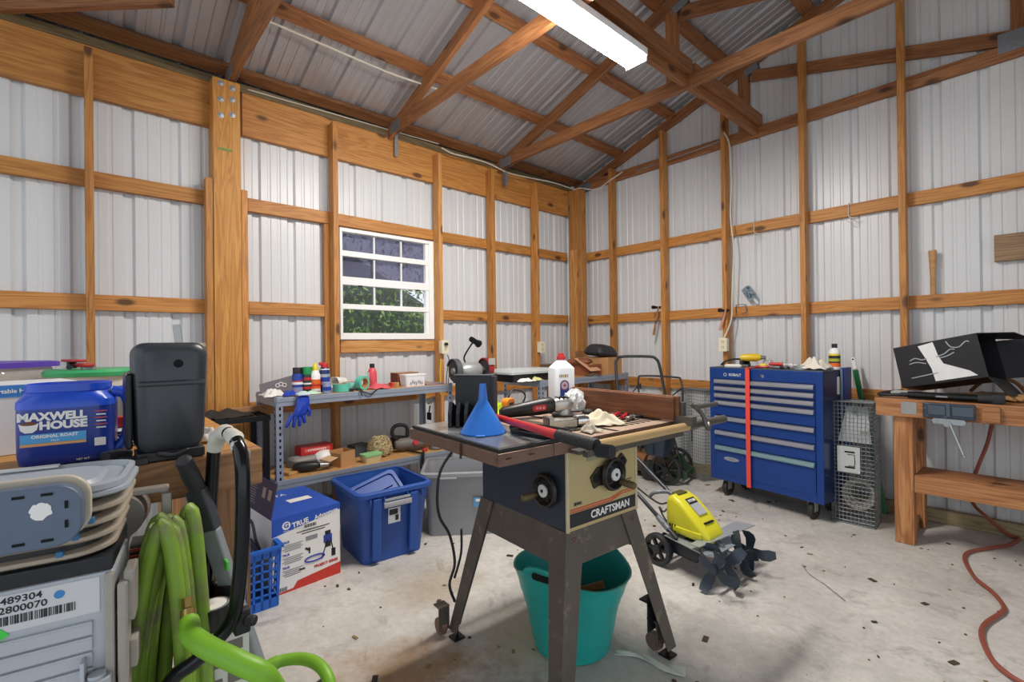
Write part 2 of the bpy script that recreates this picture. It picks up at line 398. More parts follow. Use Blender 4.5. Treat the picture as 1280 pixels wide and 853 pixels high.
studL(YS[1], 'stud along the left edge of the window')
studL(YS[2], 'pale weathered stud along the right edge of the window', mat=PINEW)
studL(YS[3], 'first stud past the window, behind the bench grinder')
studL(YS[4], 'second stud past the window, before the corner post')
# jack studs in the girt plane around the window
lumber('window_jack', (-.0205, -2.835, 1.02), (-.0205, -2.835, 2.118), .07, .039, PINE, up=(0, 1, 0), label='flat vertical board just left of the window stud', cat='wooden board')
lumber('window_sill_board', (-.0205, -2.755, 1.20), (-.0205, -1.915, 1.20), .095, .039, PINEW, label='wooden sill board directly under the window', cat='wooden board')
# header beam
for y0, y1, lab in ((-6.3, -3.57, 'deep header beam on the left wall, left of the bolted post'), (-3.41, -.145, 'deep header beam from the bolted post to the corner')):
    lumber('header_beam', (-.0205, y0, 2.7675), (-.0205, y1, 2.7675), .286, .04, PINE, label=lab, cat='beam', group='header beams of the left wall')
lumber('top_plate', (-.064, -6.4, 2.9385), (-.064, .03, 2.9385), .053, .126, TREAT, label='dark greenish plate board along the top of the left wall', cat='board')
# the bolted post with its two packers
post = thing('timber_post', 'thick square timber post bolted to the header beam, left of window', 'timber post', (.03, -3.49, 0))
yl, yr = PX(267.5, 300, .1).y, PX(302, 300, .1).y
post.location = (.03, (yl+yr)/2, 0); pw = yr-yl
lumber('post_timber', (0, 0, .001), (0, 0, 2.91), .14, pw, wood('post_wood', '#d39d50', '#bf8339', '#a2682a', knots=False), up=(1, 0, 0), parent=post)
lumber('packer', (.02, -pw/2-.021, .001), (.02, -pw/2-.021, 2.27), .085, .038, PINE, up=(1, 0, 0), parent=post)
lumber('packer', (.02, pw/2+.021, .001), (.02, pw/2+.021, 2.23), .085, .038, PINE, up=(1, 0, 0), parent=post)
for k, (px, py) in enumerate(((276, 104), (290.5, 111), (276, 124), (290.5, 125), (276, 144), (290.5, 144))):
    p = PX(px, py, .1); q = V((.07, p.y-post.location.y, p.z))
    B().lathe([(.019, 0), (.019, .003), (.010, .0035), (.010, .010), (0, .012)], 12, M=axes(q, (0, 1, 0), (0, 0, 1), (1, 0, 0))).done('bolt', GALV, post)
p = PX(281, 187, .1)
B().box((.0703, p.y-post.location.y, p.z), (.001, .075, .018)).done('green_mark', plain('faded_green', '#7f8f4c', .8, 0, .4, 60.), post)
# corner post
cp = thing('corner_post', 'doubled timber post in the far corner of the shed', 'timber post', (.07, -.07, 0))
lumber('post_timber', (0, 0, .001), (0, 0, 2.91), .138, .138, PINE, up=(1, 0, 0), parent=cp)
lumber('packer', (.02, -.089, .001), (.02, -.089, 2.23), .09, .036, PINEW, up=(1, 0, 0), parent=cp)
lumber('packer', (.089, -.02, .001), (.089, -.02, 2.23), .036, .09, PINEW, up=(1, 0, 0), parent=cp)

# ---- back wall framing
def girtR(z, lab): lumber('wall_girt', (.145, .0205, z), (7.0, .0205, z), .089, .04, PINE, label=lab, cat='wooden girt', group='wall girts', kind='thing')
girtR(2.165, 'upper girt running the whole back wall'); girtR(1.46, 'lower girt running the whole back wall, holding hammers and brush'); girtR(.805, 'lowest girt of the back wall behind tool chest and cages')
XS = [PY(x, 380, -.089).x for x in (761.9, 826, 902.9, 1000.5, 1124.5)]+[3.56, 4.17, 4.78]
LB = ['first stud of the back wall beside the corner post', 'stud of the back wall behind the black mower handle', 'stud of the back wall with the outlet and cable', 'stud of the back wall behind the right half of the tool chest', 'stud of the back wall behind the crushed black box', 'stud of the back wall under the roof ridge', 'stud of the back wall beyond the ridge', 'last stud of the back wall, far right']
for x, l in zip(XS, LB):
    lumber('wall_stud', (x+.019, -.045, .09), (x+.019, -.045, min(2.86+SL*(x if x < 3.49 else 6.98-x), 3.98)), .089, .038, PINE, up=(0, 1, 0), label=l, cat='wall stud', group=STUD_G, kind='thing')

# ---- roof framing
def truss(y, lab, first=False):
    t = thing('roof_truss', lab, 'roof truss', (0, y, 0), group='roof trusses')
    T = .038
    lumber('bottom_chord', (0.0, 0, 2.962), (6.98, 0, 2.962), .089, T, RAFT, parent=t)
    n = V((-SL, 0, 1)).normalized()*.0445
    for sx in (0, 1):
        f = (lambda p: V((6.98-p[0], p[1], p[2]))) if sx else (lambda p: V(p))
        a, c = V((-.10, 0, 2.882-.0333)), V((3.49, 0, 2.882+SL*3.49)); o = V((n.x, 0, n.z))
        lumber('top_chord', f(a+o), f(c+o), .089, T-.002, RAFT, parent=t)
        lumber('web', f((1.862, 0, 3.006)), f((1.862, 0, 3.50)), .089, T-.004, RAFT, parent=t, up=(1, 0, 0))
        lumber('web', f((1.93, 0, 3.45)), f((3.44, 0, 3.045)), .089, T-.005, RAFT, parent=t)
        for (cx, cz, w, h, ang) in ((1.93, 3.50, .11, .06, SL), (.12, 2.95, .16, .085, 0)):
            p = f((cx, 0, cz)); a2 = math.atan(ang)*(-1 if sx else 1)
            for s in (-1, 1):
                B().box((0, 0, 0), (w, .0015, h)).done('gusset_plate', ZINC, t, M=Matrix.Translation((p.x, s*(T/2+.0005), p.z)) @ Matrix.Rotation(-a2, 4, 'Y'))
    lumber('king_post', (3.49, 0, 3.006), (3.49, 0, 4.0), .089, T-.003, RAFT, parent=t, up=(1, 0, 0))
    for s in (-1, 1):
        B().box((3.49, s*(T/2+.0005), 3.02), (.20, .0015, .12)).done('gusset_plate', ZINC, t)
    return t
tG = truss(.0205, 'gable roof truss fixed flat against the back wall')
tB = truss(-1.16, 'roof truss nearest the back wall, crossing the long brace')
tA = truss(-2.33, 'middle roof truss, its heel above the window')
tC = truss(-3.49, 'roof truss resting above the thick bolted post')
B().box((.112, -.24, 2.80), (.001, .03, .12)).done('hurricane_strap', ZINC, tB, loc=(0, .24, 0)); 
for t, y in ((tA, 0), (tB, 0)): pass
pn = ['lowest', 'second lowest', 'third', 'fourth', 'fifth', 'topmost']
for sx, side in ((0, 'left'), (1, 'right')):
    for k, x in enumerate((.585, 1.175, 1.765, 2.355, 2.945, 3.40)):
        zc = 2.882+SL*x+.094+.019; X = 6.98-x if sx else x
        lumber('roof_purlin', (X, -6.5, zc), (X, .03, zc), .089, .036, RAFT, up=(1, 0, -SL if sx else SL), label='%s purlin of the %s roof slope, above the trusses' % (pn[k], side), cat='purlin', group='roof purlins')
lumber('eave_purlin', (.035, -6.5, 3.008), (.035, .03, 3.008), .09, .036, PLATE, up=(1, 0, SL), label='purlin along the eave at the foot of the left roof slope', cat='purlin')
br = thing('roof_brace', 'long lengthwise brace of doubled boards at the truss bottoms, above the light', 'brace', (1.959, 0, 0))
for y0, y1 in ((-6.3, -3.511), (-3.469, -2.351), (-2.309, -1.181), (-1.139, -.001)):
    lumber('brace_board', (0, y0, 3.002), (0, y1, 3.002), .14, .038, RAFT, parent=br)
    lumber('brace_board', (.039, y0, 3.04), (.039, y1, 3.04), .089, .038, RAFT, parent=br)
a, c = PZ(-120, 18, 2.975), PZ(150, 2, 2.975)
lumber('corner_brace', PZ(0, 8, 2.958)+V((.03, .0, 0)), PZ(215, -4, 2.958), .089, .038, RAFT, label='board crossing diagonally under the roof at the top left', cat='board')

# ---- ceiling light
lt = thing('ceiling_light', 'long lit fluorescent fixture with white diffuser hanging under the roof brace', 'ceiling light', (1.972, -1.77, 2.915))
Lg = 1.25
b = B(); b.box((0, -Lg/2, -.022), (.15, Lg, .042)); b.done('housing', VINYL, lt, bev=.004)
pf = [(-.068, -.044), (-.066, -.062), (-.05, -.074), (.05, -.074), (.066, -.062), (.068, -.044)]
b = B(); b.loft([[(x, -.012, z) for x, z in pf], [(x, -Lg+.012, z) for x, z in pf]]); b.done('diffuser', emit('lamp_glow', '#fff8f0', LAMP), lt)
for y in (-.006, -Lg+.006):
    b = B(); b.box((0, y, -.058), (.142, .012, .036)); b.done('end_cap', VINYL, lt, bev=.003)

# ---- window
w = thing('window_1', None, None, (-.03, 0, 0)); w['kind'] = 'structure'
def wbar(name, y0, y1, z0, z1, x=0., t=.03, m=VINYL, par=None): return B().box((x, (y0+y1)/2, (z0+z1)/2), (t, y1-y0, z1-z0)).done(name, m, par or w, bev=.002)
fy0, fy1, fz0, fz1 = WY0, WY1, WZ0, WZ1
wbar('window_frame', fy0, fy0+.018, fz0, fz1, t=.07); wbar('window_frame', fy1-.045, fy1, fz0, fz1, t=.07); wbar('window_frame', fy0+.018, fy1-.045, fz1-.028, fz1, t=.069); wbar('window_frame', fy0+.018, fy1-.045, fz0, fz0+.05, t=.069)
def zy(py): return PX(480, py, -.03).z
rows = [(zy(326.5), zy(320)), (zy(360), zy(350.5)), (zy(388.5), zy(382.5))]
for k, (za, zb) in enumerate(rows): wbar('sash_rail', fy0+.018, fy1-.045, za, zb, x=.008, t=.04)
wbar('sash_stile', fy0+.018, fy0+.026, fz0+.05, fz1-.028, x=.004, t=.035); wbar('sash_stile', fy1-.075, fy1-.045, fz0+.05, fz1-.028, x=.004, t=.035)
for fr in (1/3., 2/3.):
    yy = fy0+.05+(fy1-fy0-.11)*fr
    wbar('muntin', yy-.0055, yy+.0055, rows[2][1], fz1-.035, x=.002, t=.02)
for y in (WY0+.16, WY1-.16):
    B().box((.034, y, rows[1][0]-.006), (.014, .035, .012)).done('sash_lock', BLK, w, bev=.002)
pane = B().box((-.012, (fy0+fy1)/2, (rows[2][1]+fz1)/2), (.004, fy1-fy0-.08, fz1-rows[2][1]-.04)); pane.done('window_pane', glassy('glass_upper', '#ffffff', .1, .03, '#f2f2f7'), w)
pane = B().box((-.02, (fy0+fy1)/2, (fz0+rows[2][0])/2), (.004, fy1-fy0-.08, rows[2][0]-fz0-.04)); pane.done('window_pane', glassy('glass_lower', '#ffffff', .05, .03, '#eef2f0'), w)
scrn = B().box((-.032, (fy0+fy1)/2, (rows[1][0]+fz1)/2), (.002, fy1-fy0-.08, fz1-rows[1][0]-.04)); scrn.done('insect_screen', glassy('screen', '#9aa0b4', .0, .4, '#c2c1c9', ('#a3a3b8', .40)), w)

# ---- outside: bushes and ground seen through the window
b = B(); rnd = random.Random(3)
for i in range(9500):
    x = -2.0-rnd.random()**.7*2.2; y = rnd.uniform(-5.2, 1.6); z = rnd.uniform(-.2, 3.4)
    if rnd.random() < .25 and z > 2.2: continue
    s = rnd.uniform(.018, .055); e = Euler((rnd.uniform(0, 6.28), rnd.uniform(0, 6.28), rnd.uniform(0, 6.28))).to_matrix()
    q = [V((x, y, z))+e @ V(c)*s for c in ((-1, 0, 0), (0, -.45, .1), (1.1, 0, 0), (0, .45, .1))]
    b.quad(*q, mi=rnd.choice((0, 0, 1, 2)))
b.done('bush', [plain('leaf_a', '#7f9c52', .5, 0, .3, 3.), plain('leaf_b', '#b0bd74', .5, 0, .3, 3.), plain('leaf_c', '#566b48', .5, 0, .3, 3.)], label='leafy green bushes growing outside the window', cat='bushes', kind='stuff')
b = B(); b.lathe([(0, 0), (1.1, 0), (1.5, .9), (1.4, 2.2), (.8, 3.1), (0, 3.4)], 16, (0, 0, 0), sy=2.6)
b.done('backing', plain('backing_dark', '#4b5346', .9, 0, .6, 9., bump=1.), loc=(-6.2, -1.9, -.1), label='dark dense hedge added behind the bushes outside the window', cat='backing')  # dark mass added so the gaps between leaves don't show bright sky
b = B(); b.box((-6.5, -3, -.12), (9, 16, .1)); b.done('ground', plain('lawn', '#5b6b3d', .9, 0, .3, 5.), kind='structure')
# ================================================================== LEFT SHELF, GRAPHICS HELPERS
def shelf_unit(name, label, x0, x1, y0, y1, zs, ztop, group, rz=0.):
    """bolt-free steel shelf: slotted angle uprights, lipped beams, particle boards. local frame = world, root at the base centre"""
    cx, cy = (x0+x1)/2, (y0+y1)/2; hx, hy = (x1-x0)/2, (y1-y0)/2
    t = thing(name, label, 'shelf unit', (cx, cy, 0), rz, group=group)
    for sx in (-1, 1):
        for sy in (-1, 1):
            b = B(); X, Y = sx*hx, sy*hy; w = .038; th = .002
            b.box((X-sx*w/2, Y, ztop/2+.001), (w, th, ztop)); b.box((X, Y-sy*w/2, ztop/2+.001), (th, w, ztop))
            k = .04
            while k < ztop-.02:
                b.box((X-sx*w*.55, Y+sy*.0008, k), (.011, .0018, .018), mi=1); b.box((X+sx*.0008, Y-sy*w*.55, k), (.0018, .011, .018), mi=1); k += .038
            b.done('upright', [SHELFG, SLOT], t)
    for z in zs:
        for sx in (-1, 1):
            b = B(); X = sx*(hx+.003)
            b.box((X, 0, z-.014), (.006, 2*hy-.004, .028)); b.box((X-sx*.003, 0, z-.041), (.006, 2*hy-.004, .026)); b.box((X-sx*.010, 0, z-.028), (.014, 2*hy-.01, .003))
            b.done('shelf_beam', SHELFG, t, bev=.001)
        for sy in (-1, 1):
            b = B(); Y = sy*(hy+.003)
            b.box((0, Y, z-.014), (2*hx-.004, .006, .028)); b.box((0, Y-sy*.003, z-.041), (2*hx-.004, .006, .026))
            b.done('shelf_beam', SHELFG, t, bev=.001)
        B().box((0, 0, z-.011), (2*hx-.006, 2*hy-.006, .018)).done('shelf_board', PLY, t)
    return t
SG = 'grey steel shelf units'
y0, y1 = PX(345, 500, .52).y, PX(565, 480, .52).y
SH1 = shelf_unit('steel_shelf', 'grey slotted steel shelf under the window, spray cans on top', .10, .52, y0, y1, (.41, .905), .912, SG)
SH2 = shelf_unit('steel_shelf', 'grey slotted steel shelf in the corner, boxes on top', .36, .82, -1.44, -.22, (.36, .905), .912, SG)
ST, SB = .903, .408        # heights of the two shelf boards of the window shelf

def on(px, py, z, x=None):
    return PZ(px, py, z)
def bottle(name, label, cat, base, parts, group=None, n=20):
    """parts: list of (part name, material, profile [(r,z)])"""
    t = thing(name, label, cat, base, group=group)
    for nm, m, prof in parts: B().lathe(prof, n).done(nm, m, t, sharp=50)
    return t
def band(z0, z1, r, e=.0006): return [(r, z0), (r+e, z0), (r+e, z1), (r, z1)]
def base_at(pxc, pybot, z): return PZ(pxc, pybot, z)
# --- cans & bottles, placed by where they stand on the shelf
def shelf_pt(px, z, x): # the point of height z at this column, x metres from the left wall
    p = PX(px, 400, x); return V((x, p.y, z))
r = .032
p = shelf_pt(371, ST, .36)
t = bottle('spray_can', 'blue spray can with black cap, leftmost of the cans', 'spray can', p, [
    ('can_body', BLUE, [(0, 0), (r*.96, 0), (r, .004), (r, .120), (r*.9, .130), (0, .131)]), ('cap', BLK, [(r*.86, .129), (r*.86, .166), (r*.8, .170), (0, .170)]),
    ('label_band', WHITE, band(.062, .078, r)), ('label_band', RED, band(.080, .088, r)), ('label_band', plain('lilac', '#8f90c0', .5), band(.004, .045, r))], 'cans and bottles on the window shelf')
p = shelf_pt(383, ST, .37); r = .031
bottle('spray_can', 'dark spray can with green cap between blue can and white bottle', 'spray can', p, [
    ('can_body', plain('can_dark', '#3a3d42', .35, .3), [(0, 0), (r*.96, 0), (r, .004), (r, .115), (r*.9, .125), (0, .126)]), ('cap', GREEN, [(r*.97, .124), (r*.97, .168), (r*.9, .172), (0, .172)]),
    ('label_band', RED, band(.088, .104, r)), ('label_band', WHITE, band(.060, .070, r)), ('label_band', RED, band(.030, .045, r))], 'cans and bottles on the window shelf')
p = shelf_pt(393, ST, .38); r = .033
bottle('spray_bottle', 'white bottle with yellow nozzle and orange label', 'bottle', p, [
    ('bottle_body', WHITE, [(0, 0), (r*.95, 0), (r, .005), (r, .118), (r*.5, .150), (.012, .155), (0, .156)]), ('cap', YELLOW, [(.018, .148), (.018, .168), (.012, .180), (.007, .196), (0, .197)]),
    ('label_band', ORANGE, band(.03, .090, r)), ('label_band', RED, band(.045, .06, r, .001))], 'cans and bottles on the window shelf')
p = shelf_pt(405, ST, .36); r = .032
t = bottle('spray_can', 'tall blue can with red spray top', 'spray can', p, [
    ('can_body', plain('navy_can', '#22346e', .35, .2), [(0, 0), (r*.96, 0), (r, .004), (r, .150), (r*.8, .162), (0, .163)]), ('label_band', WHITE, band(.148, .155, r*.995)), ('label_band', plain('can_silver', '#b9bdc9', .35, .4), band(.05, .12, r)), ('label_band', BLUE, band(.07, .10, r, .001))], 'cans and bottles on the window shelf')
b = B(); b.lathe([(.022, .160), (.024, .178), (.020, .192), (0, .196)], 16); b.box((0, -.016, .188), (.018, .04, .02)); b.done('spray_top', RED, t, bev=.002)
p = shelf_pt(408, ST, .475); r = .026
bottle('small_can', 'short grey-blue can standing in front of the red-topped can', 'can', p, [('can_body', plain('can_greyblue', '#8f97b4', .4, .2), [(0, 0), (r, 0), (r, .066), (r*.95, .070), (0, .070)]), ('label_band', BLUE, band(.02, .045, r))], 'cans and bottles on the window shelf')
p = shelf_pt(464.5, ST, .38); r = .032
bottle('oil_bottle', 'pink-red bottle with black cap standing alone mid shelf', 'bottle', p, [
    ('bottle_body', plain('pink_red', '#d8505c', .4, 0, .05), [(0, 0), (r*.95, 0), (r, .006), (r, .112), (r*.86, .128), (.018, .146), (.014, .150), (0, .151)]), ('cap', BLK, [(.017, .148), (.017, .176), (0, .177)]),
    ], None)
B().loft([[(r*1.01*math.cos(a), r*1.01*math.sin(a), z) for a in [math.radians(q) for q in range(-170, -60, 12)]] for z in (.06, .118)], caps=(False, False)).done('label', WHITE, bpy.data.objects['oil_bottle'])
# teal tape rolls
def roll(name, label, loc, R, r, h, m, mcore, rot=(0, 0, 0), group=None):
    t = thing(name, label, 'tape roll', loc, rot=rot, group=group)
    B().lathe([(r, 0), (R, 0), (R, h), (r, h), (r, 0)], 28).done('tape', m, t, sharp=30)
    B().lathe([(r-.003, -.001), (r+.0005, -.001), (r+.0005, h+.001), (r-.003, h+.001), (r-.003, -.001)], 24).done('core', mcore, t); return t
TEAL = plain('teal_tape', '#5cc0ad', .45, 0, .08)
p = shelf_pt(426, ST+.002, .42); roll('tape_roll', 'wide teal tape roll lying flat beside the small can', p, .055, .036, .05, TEAL, CARD, group='teal tape rolls on the shelf')
p = shelf_pt(437, ST+.002, .30); roll('tape_roll', 'pale teal tape roll lying between the other two teal rolls', p, .05, .036, .048, plain('teal_pale', '#8fd6cf', .45), CARD, group='teal tape rolls on the shelf')
p = shelf_pt(449, ST+.049, .40); roll('tape_roll', 'teal tape roll standing on edge beside the pink-red bottle', p, .048, .034, .045, TEAL, CARD, rot=(0, PI/2, .35), group='teal tape rolls on the shelf')
p = shelf_pt(424, ST, .17)
t = thing('funnel_cup', 'white plastic cup lying behind the teal tape rolls', 'cup', p+V((0, 0, .045)), rot=(PI/2, 0, .5))
B().lathe([(0, -.05), (.028, -.05), (.042, .06), (.039, .06), (.026, -.046), (0, -.046)], 20).done('cup_body', WHITE, t)
# crumpled cloths
def cloth(name, label, cat, pts_c, sx, sy, h, m, rz=0., n=13, seed=1, edge=.35, group=None, thick=.003, fold=6.):
    """a crumpled sheet lying on something"""
    rd = random.Random(seed); b = B(); ph = [rd.uniform(0, 6.28) for _ in range(6)]; vs = []
    for i in range(n):
        row = []
        for j in range(n):
            u, v = i/(n-1)*2-1, j/(n-1)*2-1; wob = 1+.18*math.sin(3*math.atan2(v, u)+ph[0])+.1*math.sin(5*math.atan2(v, u)+ph[1])
            x, y = u*sx/2*wob, v*sy/2*wob; rr = max(abs(u), abs(v))
            z = h*(1-rr**2)*(.55+.45*math.sin(fold*u+ph[2])*math.cos(fold*.8*v+ph[3])) + h*.22*(1+math.sin(9*u+7*v+ph[4]))*(1-.6*rr)
            row.append(b.bm.verts.new((x, y, max(z, .004))))
        vs.append(row)
    for i in range(n-1):
        for j in range(n-1): f = b.bm.faces.new((vs[i][j], vs[i+1][j], vs[i+1][j+1], vs[i][j+1])); f.smooth = True
    return b.done(name, m, None, label, cat, group, loc=pts_c, rot=(0, 0, rz), solid=thick, sharp=80, sub=1)
cloth('rag', 'pinkish red rag lying at the foot of the pink-red bottle', 'rag', shelf_pt(474, ST+.002, .44), .12, .16, .04, plain('rag_red', '#cf5a60', .9, 0, .15), seed=4)
cloth('paper_wad', 'crumpled white paper wad at the left end of the window shelf', 'paper', shelf_pt(340, ST+.002, .38), .20, .13, .05, PAPER, seed=5)
cloth('rag', 'pale green rag in front of the spray cans', 'rag', shelf_pt(384, ST+.002, .47), .05, .17, .025, plain('rag_green', '#b9d8bd', .9, 0, .1), seed=8)
# grey cardboard piece leaning at the back
o = thing('cardboard_piece', 'grey cardboard piece with printed brackets leaning behind the cans', 'cardboard', shelf_pt(345, ST, .19), rz=PI/2+.05)
M_ = Matrix.Rotation(-.28, 4, 'X'); b = B(); b.prism([(-.10, 0), (.12, 0), (.12, .115), (-.10, .065)], .006, M=M_ @ axes((0, 0, 0), (1, 0, 0), (0, 0, 1), (0, -1, 0))); b.done('sheet', plain('card_grey', '#6f6a70', .8, 0, .1), o)
b = B(); Mp = M_ @ axes((.02, -.007, .05), (1, 0, 0), (0, 0, 1), (0, -1, 0))
for k in range(3): b.lathe([(.010, 0), (.014, 0), (.014, .0006), (.010, .0006)], 14, M=Mp @ Matrix.Translation((-.012+.022*k, .008*(k % 2), 0)))
b.done('print', WHITE, o)
# boxes at the right end of the shelf
p = shelf_pt(505, ST, .24); o = thing('small_box', 'flat brown box behind the white plastic tub on the shelf', 'box', p, rz=.05)
b = B(); b.box((0, 0, .045), (.10, .19, .09)); b.done('box_body', plain('maroon_card', '#6e3328', .7, 0, .1), o, bev=.002); B().box((0, 0, .092), (.104, .194, .004)).done('box_lid', plain('tan_card', '#b28a72', .8), o)
p = shelf_pt(515, ST, .40); o = thing('plastic_tub', 'white rectangular plastic tub with smudged print on the shelf', 'tub', p, rz=.03)
b = B(); b.loft([rr3(.10, .16, .018, 0), rr3(.112, .172, .02, .075), rr3(.112, .172, .02, .078)]); b.done('tub_body', plain('milky', '#dfe3ea', .35, 0, .04), o)
b = B(); b.loft([rr3(.118, .178, .022, .078), rr3(.118, .178, .022, .088)]); b.done('tub_lid', WHITE, o)
b = B()
for k in range(7): b.box((.0562, -.05+.016*k, .022+.006*((k*5) % 3)), (.001, .009, .018+.006*(k % 2)), M=None)
b.done('print', GREYM, o)
for k, (px, x, cc, lab) in enumerate(((489, .40, RED, 'small red plastic cap beside the white tub'), (494, .42, CARD, 'small tan block beside the white tub'))):
    b = B(); b.box((0, 0, .018), (.04, .035, .036), bev=.004); b.done('cap_piece' if k == 0 else 'wood_block', cc, None, lab, 'cap' if k == 0 else 'block', loc=shelf_pt(px, ST, x), rot=(0, 0, .5*k))
o = B().box((0, 0, .006), (.05, .16, .012), bev=.003).done('flat_tool', plain('tool_mauve', '#9a90a2', .4, .3), None, 'flat grey tool lying at the right end of the window shelf', 'tool', loc=shelf_pt(541, ST, .42), rot=(0, 0, .1))
b = B(); pts = [shelf_pt(437, ST+.006, .47), shelf_pt(446, ST+.012, .51), shelf_pt(455, ST-.005, .535), shelf_pt(463, ST-.02, .536), shelf_pt(470, ST+.004, .53), shelf_pt(478, ST+.010, .50), shelf_pt(487, ST+.006, .47)]
b.tube(pts, .004, 6, smooth=6); b.tube([shelf_pt(445, ST+.008, .50), shelf_pt(449, ST+.006, .535), shelf_pt(452, ST-.03, .54)], .0035, 6, smooth=5); b.box(shelf_pt(438, ST+.010, .46), (.02, .03, .018))
b.done('earbud_cord', BLKR, None, 'thin black cord drooping over the front edge of the window shelf', 'cord')
# blue gloves hanging over the front edge
gl = thing('rubber_glove', 'shiny blue rubber glove hanging over the front of the window shelf', 'glove', shelf_pt(371, .905, .532))
BG = plain('glove_blue', '#1f3fae', .22, 0, .12, 10.)
def hull(c, prof, n=12, M=None, b=None):
    b = b or B(); b.loft([[(x+rx*math.cos(2*PI*k/n), y+ry*math.sin(2*PI*k/n), z) for k in range(n)] for (x, y, z, rx, ry) in prof], M=M); return b
b = hull(None, [(.014, .030, .006, .004, .035), (.016, .030, -.02, .014, .038), (.018, .024, -.06, .018, .042), (.016, .010, -.10, .018, .046), (.014, -.002, -.125, .016, .040)])
for k, (y, l, dy) in enumerate(((-.038, .07, -.045), (-.018, .075, -.018), (.004, .072, .002), (.024, .055, .016))):
    b.tube([(.014, y+.002, -.105), (.018, y+dy*.4, -.105-l*.55), (.014, y+dy*.8, -.11-l)], .012, 8, smooth=3, rads=[.012, .012, .011, .008])
b.tube([(.016, .045, -.06), (.024, .062, -.09), (.018, .058, -.125)], .011, 8, smooth=3)
b.done('glove_body', BG, gl, sub=1)
b = B(); b.box((.006, .030, .012), (.06, .075, .012), bev=.004); b.done('cuff', plain('cuff', '#c9dcea', .6), gl)
b = hull(None, [(0, -.05, 0, .02, .008), (.0, -.02, .012, .028, .014), (0, .02, .014, .03, .014), (0, .05, .004, .02, .006)])
o = cloth('rubber_glove', 'crumpled blue glove lying on the shelf edge above the hanging glove', 'glove', shelf_pt(361, ST+.002, .47), .07, .09, .035, BG, seed=12)

# --- lower shelf
def cardbox(name, label, cat, loc, d, rz, m, extra=None, group=None):
    o = thing(name, label, cat, loc, rz, group=group); b = B(); b.box((0, 0, d[2]/2), d); b.done('box_body', m, o, bev=.002); return o
p = shelf_pt(388, SB, .27); o = thing('tool_case', 'grey plastic tool case on the lower shelf under the red case', 'case', p, rz=PI/2+.05)
b = B(); b.loft([rr3(.28, .16, .03, 0), rr3(.29, .17, .03, .04), rr3(.29, .17, .03, .062), rr3(.26, .14, .03, .078)]); b.done('case_shell', plain('case_grey', '#8b8683', .5, 0, .15), o)
b = B(); b.box((0, -.088, .045), (.06, .01, .018), bev=.003); b.done('latch', GREYD, o)
p = shelf_pt(391, SB+.078, .24); o = thing('socket_case', 'flat red case lying on the grey tool case, lower shelf', 'case', p, rz=PI/2+.06)
b = B(); b.box((0, 0, .028), (.22, .11, .056), bev=.006); b.done('case_shell', RED, o); b = B(); b.box((0, -.0556, .032), (.17, .001, .022)); b.done('label', plain('lab_red', '#d96a62', .5), o); 
b = B()
for k in range(9): b.box((-.06+.014*k, -.0564, .032), (.008, .001, .010))
b.done('label_print', PAPER, o)
# clutter of a power tool with cord
p = shelf_pt(384, SB, .42); o = thing('drill', 'dusty black power drill lying with its cord on the lower shelf', 'drill', p, rz=1.2)
b = hull(None, [(0, 0, -.1, .028, .028), (0, 0, -.04, .034, .036), (0, 0, .03, .033, .034), (0, 0, .07, .022, .022)], M=Matrix.Translation((0, 0, .036)) @ Matrix.Rotation(PI/2, 4, 'Y')); b.done('motor_body', BLK, o, sub=1)
b = B(); b.tube([(-.03, .01, .03), (-.05, .06, .025), (-.06, .11, .022)], .019, 10, smooth=3); b.done('grip', BLKR, o)
b = B(); b.cyl((.07, 0, .036), (.12, 0, .036), .02, .013, 14); b.done('chuck', STEEL, o)
b = B(); b.tube([(-.06, .11, .02), (-.02, .15, .008), (.06, .14, .007), (.11, .08, .007), (.14, .12, .007), (.05, .17, .009), (-.1, .17, .009), (-.14, .06, .007)], .005, 6, smooth=6); b.done('cord', BLKR, o)
p = shelf_pt(405, SB, .33); o = thing('dust_mask', 'white dome-shaped dust mask behind the drill on the lower shelf', 'mask', p+V((0, 0, .055)), rot=(0, .9, .3))
b = B(); b.lathe([(.078, -.03), (.082, -.02), (.070, .015), (.04, .042), (0, .05), (0, .046), (.038, .038), (.067, .012), (.078, -.022), (.078, -.03)], 24, sx=.75); b.done('shell', WHITE, o, sub=1)
b = B(); b.tube([(.04, .05, -.02), (-.02, .09, -.05), (-.05, .02, -.055), (-.02, -.06, -.05), (.03, -.06, -.02)], .003, 6, smooth=6); b.done('strap', PAPER, o)
p = shelf_pt(426, SB, .40); o = thing('open_carton', 'small open cardboard carton on the lower shelf', 'box', p, rz=.25)
b = B()
for c, d in (((0, 0, .003), (.12, .11, .004)), ((.06, 0, .05), (.004, .11, .10)), ((-.06, 0, .05), (.004, .11, .10)), ((0, .055, .05), (.12, .004, .10)), ((0, -.055, .045), (.12, .004, .09))): b.box(c, d)
b.done('carton_walls', CARD, o); b = B(); b.box((.0, -.085, .088), (.115, .06, .003), M=Matrix.Rotation(.25, 4, 'X')); b.done('flap', plain('card_pale', '#cfae86', .8), o)
